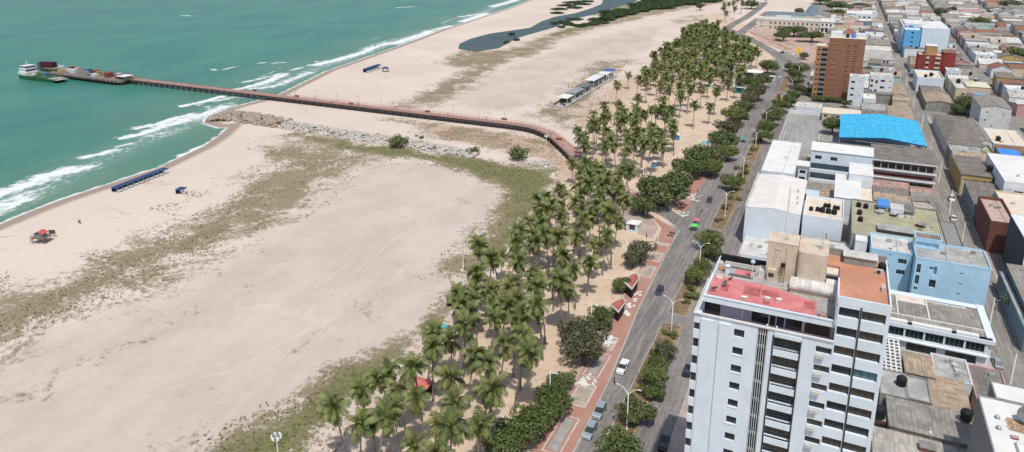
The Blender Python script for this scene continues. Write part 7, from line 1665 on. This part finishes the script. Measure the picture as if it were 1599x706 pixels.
CARS = {'ss':Kind(car_proto('parked_car',P_sil,4.7,1.85,1.72,'suv')),'ws':Kind(car_proto('parked_car',P_wht,4.5,1.8,1.5,'sedan')),'wp':Kind(car_proto('pickup_truck',P_wht,5.2,1.85,1.75,'pickup')),'ds':Kind(car_proto('parked_car',P_dk,4.4,1.78,1.5,'suv')),'bk':Kind(car_proto('parked_car',P_bk,4.4,1.78,1.48,'sedan')),'wv':Kind(car_proto('parked_car',P_wht,4.7,1.85,1.9,'suv')),'sl':Kind(car_proto('parked_car',P_sil,4.3,1.76,1.45,'sedan'))}
for k,px,py,rz,l in [('ss',922,677,180,'silver wagon parked nearest the viewer beside the long basin'),('ss',937,646,180,'silver wagon parked second from the viewer, just behind the first'),('wp',973,577,180,'white pickup truck driving down beside the promenade'),('ds',1030,457,180,'dark blue grey car rolling past the upper triangular shelter'),
  ('bk',1074,582,0,'dark car parked half hidden by the left edge of the tower'),('bk',1037,696,0,'black car parked deep in the shadow of the tower'),('ds',1108,315,180,'small dark car with silver bonnet by the heaped slabs'),('wp',1219,121,180,'white box pickup under the trees near the bend'),('ss',1216,131,180,'white and silver car behind the box pickup'),('sl',1212,142,180,'small silver car last of three at the upper promenade'),
  ('sl',1557,570,0,'silver car parked at the corner building in the back street'),('wv',1486,313,180,'white van with open windows driving in the back street'),('ws',1489,343,0,'white car with dark roof parked in the back street'),('bk',1164,187,90,'dark car parked across the red promenade'),
  ('ws',1229,84,100,'first white car in the queue by the square'),('wp',1236,86,100,'second white vehicle in the queue by the square'),('ws',1243,88,100,'third white car in the queue by the square'),('sl',1250,91,100,'fourth car in the queue by the square, silver'),('bk',1222,83,100,'dark car leading the queue by the square'),('ws',1255,93,100,'last white car of the queue by the square'),
  ('ws',1225,107,160,'white car turning at the bend'),('sl',1232,97,150,'silver car under the tree at the bend'),('wv',1266,71,80,'white van parked under the trees of the square'),('bk',1594,455,0,'dark car at the right edge of the back street'),('ws',1389,97,0,'white car on the upper back street'),('ws',1388,64,0,'white car far up the back street')]:
    x,y = at(px,py); CARS[k].put((x,y,.04), math.radians(rz)+random.uniform(-.04,.04), 1.05, l)
def moto_proto():
    t = thing('motorcycle','motorcycle','motorcycle'); 
    for y in (-.62,.62): m = MB(); m.tube([(-.05,y,.3),(.05,y,.3)],.3,14); m.build('wheel', M_blk, t)
    m = MB(); m.tube([(0,-.62,.3),(0,-.2,.5),(0,.25,.6),(0,.45,.85)],[.04,.09,.1,.04],6); m.tube([(0,.62,.3),(0,.42,.95)],.035,6); m.lathe(0,.15,[(.02,.6),(.16,.68),(.17,.8),(.03,.9)],8); m.build('frame', P_red, t)
    m = MB(); m.box(-.12,.12,-.62,.02,.68,.8); m.build('seat', M_blk, t); m = MB(); m.tube([(-.35,.38,1.0),(0,.44,.98),(.35,.38,1.0)],.025,5); m.build('handlebar', M_metal, t); return t
MOTO = Kind(moto_proto())
# ------------------------------------------------------------------ people
def person_proto(cl_, pants, seed):
    R = random.Random(seed); t = thing('person','person','person')
    V = [(0,0,.92),(0,0,1.15),(0,0,1.40),(0,.01,1.52),(0,.02,1.63),(0,.02,1.74),(.1,0,.88),(.12,.06*seed%.2,.48),(.12,-.05,.08),(.12,.09,.03),(-.1,0,.88),(-.12,-.1,.48),(-.12,-.2,.1),(-.12,-.08,.03),(.19,0,1.38),(.26,.03,1.12),(.27,.14,.88),(.27,.18,.80),(-.19,0,1.38),(-.26,-.03,1.12),(-.26,.05,.88),(-.26,.07,.80)]
    E = [(0,1),(1,2),(2,3),(3,4),(4,5),(0,6),(6,7),(7,8),(8,9),(0,10),(10,11),(11,12),(12,13),(2,14),(14,15),(15,16),(16,17),(2,18),(18,19),(19,20),(20,21)]
    rd = [.15,.14,.15,.06,.10,.08,.10,.07,.05,.05,.10,.07,.05,.05,.07,.05,.04,.035,.07,.05,.04,.035]
    me = bpy.data.meshes.new('body'); me.from_pydata(V,E,[]); o = bpy.data.objects.new('body',me); col.objects.link(o); o.parent = t; WL[o.name] = Vector((0,0,0))
    md = o.modifiers.new('skin','SKIN'); sv = me.skin_vertices[0] if me.skin_vertices else None
    if sv is None:
        bpy.context.view_layer.objects.active = o
        try: bpy.ops.mesh.customdata_skin_add()
        except Exception: pass
        sv = me.skin_vertices[0] if me.skin_vertices else None
    if sv is not None:
        for i,r in enumerate(rd): sv.data[i].radius = (r,r*.8)
        sv.data[0].use_root = True
    s = o.modifiers.new('sub','SUBSURF'); s.levels = 1; s.render_levels = 1
    me.materials.append(flatmat('brown skin',(.22,.11,.07),.6))
    m = MB(); m.lathe(0,0,[(.17,.95),(.18,1.1),(.2,1.36),(.14,1.47),(.07,1.49)],12); m.build('shirt', cl_, t); m = MB(); m.lathe(0,0,[(.17,.98),(.19,.86),(.2,.7)],12); m.lathe(.12,.01,[(.1,.75),(.1,.45)],8); m.lathe(-.12,-.05,[(.1,.75),(.1,.45)],8); m.build('shorts', pants, t)
    m = MB(); m.lathe(0,.0,[(.10,1.62),(.115,1.7),(.09,1.78),(.0,1.81)],10); m.build('hair', M_blk, t)
    return t
PPL = [Kind(person_proto(c,p_,i+1)) for i,(c,p_) in enumerate([(R_white,P_dk),(M_cred,M_blk),(M_cblue,W_grey)])]
def person(i,px,py,l,z=0,sc=1.,g=None):
    x,y = at(px,py,z); PPL[i].put((x,y,z), random.uniform(0,6), sc, l, g)
person(0,124,349,'person walking alone on the beach right of the lifeguard hut'); person(1,126,350,'second person in red beside the lone walker on the beach')
for i,(px,py) in enumerate([(460,153),(466,154),(492,157),(520,161),(560,165),(640,172),(700,180),(760,187),(300,137),(250,131),(215,128),(860,212),(880,228)]):
    person(i%3,px,py,'person strolling on the pier','z' and ZP,1.05,'people strolling on the pier')
for i,(px,py) in enumerate([(1000,388),(930,530),(1090,300),(1130,250),(1010,372),(1180,75),(1200,80),(1210,85),(1190,70),(1235,90)]): person(i%3,px,py,'person on foot on the promenade or square',.16,1,'people on the promenade and square')
for px,py,rz,l in [(1047,370,80,'motorcycle standing alone in the middle of the crossing'),(1050,366,70,'second motorcycle behind the one on the crossing'),(960,598,200,'motorcycle passing below the white pickup'),(1096,330,190,'small motorcycle with a white box by the kerb'),(1138,253,180,'motor cart with white hood beside the roadside tree')]:
    x,y = at(px,py); MOTO.put((x,y,.04),math.radians(rz),1.15,l)
# ------------------------------------------------------------------ promenade clutter
M_redroof = mat('red tile scale roof', (.46,.15,.12), .8, .35, 1.2)
for pxs,l,wall_l in [([(971,440),(987,455.5),(1001,434),(997,421),(984,424)],'upper triangular shelter with a red roof and white rim','u'),([(951,476),(966,491),(981,469),(974,461),(960,466)],'lower triangular shelter with a red roof and white rim','l')]:
    P_ = ats(pxs,3.6); c_ = (sum(p[0] for p in P_)/5,sum(p[1] for p in P_)/5); P_ = [(c_[0]+(a_-c_[0])*.86,c_[1]+(b_-c_[1])*.86) for a_,b_ in P_]; T = thing('shelter',l,'shelter',(*c_,0)); ins = lambda k:[(c_[0]+(x-c_[0])*k,c_[1]+(y-c_[1])*k) for x,y in P_]
    m = MB(); Q_ = ins(.86); zz = [3.45,3.6,3.45,3.1,3.0]; 
    for i in range(5): j = (i+1)%5; m.tri((*Q_[i],zz[i]),(*Q_[j],zz[j]),(*c_,2.7))
    m.build('roof', M_redroof, T); m = MB(); Q2 = ins(1.0)
    for i in range(5): j = (i+1)%5; m.quad((*Q2[i],zz[i]+.1),(*Q2[j],zz[j]+.1),(*Q_[j],zz[j]+.1),(*Q_[i],zz[i]+.1)); m.quad((*Q2[i],zz[i]-.25),(*Q2[j],zz[j]-.25),(*Q2[j],zz[j]+.1),(*Q2[i],zz[i]+.1))
    m.build('rim', R_pale, T); m = MB()
    Q3 = ins(.8)
    for i in (0,1): j = i+1; m.quad((*Q3[i],0),(*Q3[j],0),(*Q3[j],3.3),(*Q3[i],3.3))
    m.build('wall', mat('dark slatted wall',(.05,.04,.04),.9,.3,2), T)
    for i in (2,3,4): m = MB(); m.cyl(Q3[i][0],Q3[i][1],0,2.9,.12,8); m.build('post', R_pale, T)
def slabs(px,py,n,spread,l):
    for i in range(n):
        x,y = at(px,py); x += random.gauss(0,spread); y += random.gauss(0,spread*1.4); T = thing('paving_slab',l,'paving slab',(x,y,.17),random.uniform(0,3),'stacks of lifted paving slabs'); m = MB(); a,b,h = random.uniform(.3,.7),random.uniform(.25,.5),random.uniform(.06,.3); m.box(-a,a,-b,b,0,h*.6); m.build('slab', R_pale, T, world=False); m = MB(); m.box(-a*.9,a*.95,-b,b*.9,h*.6+.002,h); m.build('top_slab', R_white, T, world=False)
slabs(998,459,4,.5,'pale slab stacked beside the dark blue grey car'); slabs(993,469,3,.4,'pale slab between the two triangular shelters'); slabs(985,479,7,.6,'pale slab in the stack by the lower triangular shelter'); slabs(978,492,9,.7,'pale slab spread below the lower triangular shelter'); slabs(951,533,26,.9,'broken slab in the big heap on the promenade'); slabs(918,596,14,.8,'pale slab heaped beside the grey olive tree'); slabs(905,600,6,.5,'pale slab at the hedge foot by the banded panel')
slabs(1082,310,26,1.8,'lifted slab littering the upper promenade'); slabs(1072,335,8,1.2,'lifted slab below the littered stretch')
def umbrella(px,py,mt,l,r=1.3,z=2.4):
    x,y = at(px,py,z); T = thing('parasol',l,'parasol',(x,y,0)); m = MB(); m.lathe(x,y,[(r,z-.35),(r*.6,z-.05),(.02,z+.15)],12); m.build('canopy', mt, T); m = MB(); m.tube([(x,y,0),(x,y,z)],.04,6); m.build('pole', M_wp, T); m = MB(); m.box(x-.9,x+.9,y-.5,y+.5,.35,1.0); m.build('cart', W_slate, T)
umbrella(1085,350,flatmat('lime green cloth',(.10,.62,.10),.6),'lime green parasol over a street cart at the crossing',1.5); umbrella(1088,341,mat('coral cloth',(.75,.14,.16),.7,.15,1),'coral parasol just behind the lime green one',1.2); umbrella(1162,215,mat('teal cloth',(.05,.36,.26),.7,.15,1),'teal parasol by the upper promenade kerb',1.6); umbrella(1020,383,R_white,'small white cover on the plaza corner',.9,1.2)
def booth(px,py,w,d,h,wm,rm,l,name='kiosk',rise=.8):
    x,y = at(px,py); bldg(name,l,x-w/2,x+w/2,y,y+d,h,wm,rm,{'F':[(w*.25,w*.75,.9,h-.4,.2,None)]} if w > 2 else None,0,'hip' if w > 2 else 'sf',rise,cat=name.replace('_',' '))
booth(987,363,4.2,4,3.2,W_white,R_white,'white kiosk with a pyramid roof on the trodden plaza')
booth(1058,219,1.7,1.7,2.8,R_blue2,R_white,'blue cabin standing under the palms, upper one','portable_toilet',.2); booth(1021,262,1.7,1.7,2.8,mat('light blue cabin',(.12,.40,.66),.6,.1,1),R_white,'light blue cabin standing under the palms, lower one','portable_toilet',.2)
booth(1165,124,22,12,5.5,W_white,R_white,'wide white marquee roof among the far palms','marquee',1.2); booth(1152,135,7,8,6,W_white,R_white,'taller white gable in front of the wide marquee','marquee',1.5); booth(1138,120,5,5,5,mat('teal stall',(.03,.33,.24),.7,.1,1),mat('teal stall',(.03,.33,.24),.7,.1,1),'teal stall left of the white marquee','stall',.6)
booth(1154,146,6,4,4,mat('deep teal fence',(.02,.24,.22),.7,.1,1),W_green,'deep teal stall below the white marquee','stall',.6); booth(1131,132,5,4,5,W_pink,W_pink,'faded pink booth left of the deep teal stall','stall',.4); booth(1104,138,8,5,3,W_green,R_pale,'pale green roofed stall in the far grove','stall',.8)
booth(1205,126,5,4,3,W_white,R_pale,'small pale roofed stop beside the queue of parked cars','stall',.5); booth(1135,108,6,5,4,W_blue,W_pink,'blue stall hidden in the far palms','stall',.5)
booth(684,527,3.4,3,2.2,mat('turquoise panels',(.10,.48,.44),.7,.15,1),mat('turquoise panels',(.10,.48,.44),.7,.15,1),'turquoise stall at the sand edge, larger one','stall',.3); booth(677,533,2.6,2,1.4,mat('turquoise panels',(.10,.48,.44),.7,.15,1),mat('turquoise panels',(.10,.48,.44),.7,.15,1),'turquoise stall, smaller one in front','stall',.2)
booth(654,618,4,3,2.4,M_blk,mat('salmon awning',(.62,.18,.14),.7,.15,1),'salmon red awning stall at the near sand edge','stall',.6); booth(733,508,3,3,2.4,M_blk,mat('salmon awning',(.62,.18,.14),.7,.15,1),'salmon roof peeking between the near palms','stall',.6)
booth(713,482,6,6,2.6,M_blk,mat('charcoal tent cloth',(.10,.10,.11),.8,.15,1),'charcoal peaked tent at the tip of the near grove','tent',1.8)
def playframe():
    x,y = at(1104,236); T = thing('play_frame','pale cyan arched play frame between roadside trees','playground',(x,y,0)); cy = mat('pale cyan tube',(.30,.62,.62),.5,.1,1)
    for i in range(6):
        a = i*.55; m = MB(); m.tube([(math.cos(a)*4.2*math.cos(th),math.sin(a)*4.2*math.cos(th),5.2*math.sin(th)) for th in [k*math.pi/12 for k in range(13)]],.22,8); m.build('arch', cy, T, smooth=True, world=False)
    m = MB(); m.lathe(0,0,[(2.2,4.6),(2.4,4.6),(2.4,4.9),(2.2,4.9),(2.2,4.6)],20); m.build('ring', cy, T, smooth=True, world=False)
playframe()
def sunmon():
    x,y = at(1247,84); T = thing('sun_sculpture','bright yellow spiky sun sculpture on the square','sculpture',(x,y,0)); T.scale = (.62,.62,.62); ym = flatmat('bright yellow paint',(.85,.62,.03),.5); m = MB(); m.lathe(0,0,[(1.2,0),(1.2,.6),(.5,.7),(.5,2)],12); m.build('base', ym, T, world=False); m = MB()
    m.tube([(0,-.4,6),(0,.4,6)],2.6,20); m.build('disc', ym, T, world=False)
    for i in range(12): a = i*math.pi/6; h = MB(); h.tube([(2.4*math.cos(a),0,6+2.4*math.sin(a)),(5.6*math.cos(a),0,6+5.6*math.sin(a))],[.85,.08],6); h.build('ray', ym, T, world=False)
    m = MB()
    for i in range(5): m.box(-7+i*3,-5+i*3,-3.2,-2.8,0,1.6)
    m.build('letter_block', ym, T, world=False)
sunmon()
M_ben = mat('peach bench wall', (.66,.42,.26), .8,.15,.6)
bp = ats([(1176,52),(1184,55),(1192,58),(1200,62),(1208,66),(1216,69),(1224,73),(1232,77),(1204,58),(1214,62),(1226,66),(1236,70)])
for i,(x,y) in enumerate(bp):
    T = thing('bench','curved peach bench wall on the square','bench',(x,y,0),-.9,'bench walls of the square'); m = MB(); m.box(-6,6,-.7,.7,0,.8); m.build('seat', M_ben, T, world=False); m = MB(); m.box(-6,6,.5,.8,.8,1.4); m.build('backrest', R_white, T, world=False)
# square paving
mb = MB(); mb.poly([(x,y,.05) for x,y in ats([(1165,47),(1186,44),(1310,52),(1285,95),(1258,100),(1244,90),(1215,76),(1190,66)])]); o = mb.build('plaza', mat('peach square paving',(.50,.36,.29),.9,.25,.2)); tag(o,'peach paved town square before the arcade',None,None,'structure')
# ------------------------------------------------------------------ utility poles and wires
def upole():
    t = thing('utility_pole','concrete utility pole','utility pole'); m = MB(); m.tube([(0,0,0),(0,0,9.5)],[.2,.12],8); m.build('pole', R_pale, t, smooth=True); m = MB(); m.box(-1.3,1.3,-.06,.06,8.7,8.85); m.box(-.9,.9,-.05,.05,7.7,7.82); m.build('crossarm', M_metal, t)
    for x in (-1.2,0,1.2): k = MB(); k.cyl(x,0,8.85,9.1,.07,6); k.build('insulator', W_pink, t)
    return t
UP = Kind(upole()); ups = [(44.0,176),(44.2,205),(44.3,232),(44.5,262),(44.6,296),(44.8,335),(45,378),(45.3,430),(45.6,490),(45.8,560)]
ul = ['in front of the corner building window band','at the right end of the corner building','at the stained roof corner of the blue pair','beside the sunken grey roof strip','by the parked white car','at the right end of the brown school','beside the cyan canopy','at the warehouse','at the cross street','farthest up the back street']
for (x,y),l in zip(ups,ul): UP.put((x,y,0),random.uniform(-.1,.1),1,'concrete utility pole '+l)
T = thing('power_line','sagging black power lines along the back street','power line',(44.5,300,9))
for dx in (-1.2,0,1.2):
    m = MB()
    for i in range(len(ups)-1):
        a,b = ups[i],ups[i+1]; m.tube([(a[0]+dx+(b[0]-a[0])*k/6,a[1]+(b[1]-a[1])*k/6,9.1-1.0*math.sin(math.pi*k/6)) for k in range(7)],.025,3,cap=False)
    m.build('wire', M_blk, T)
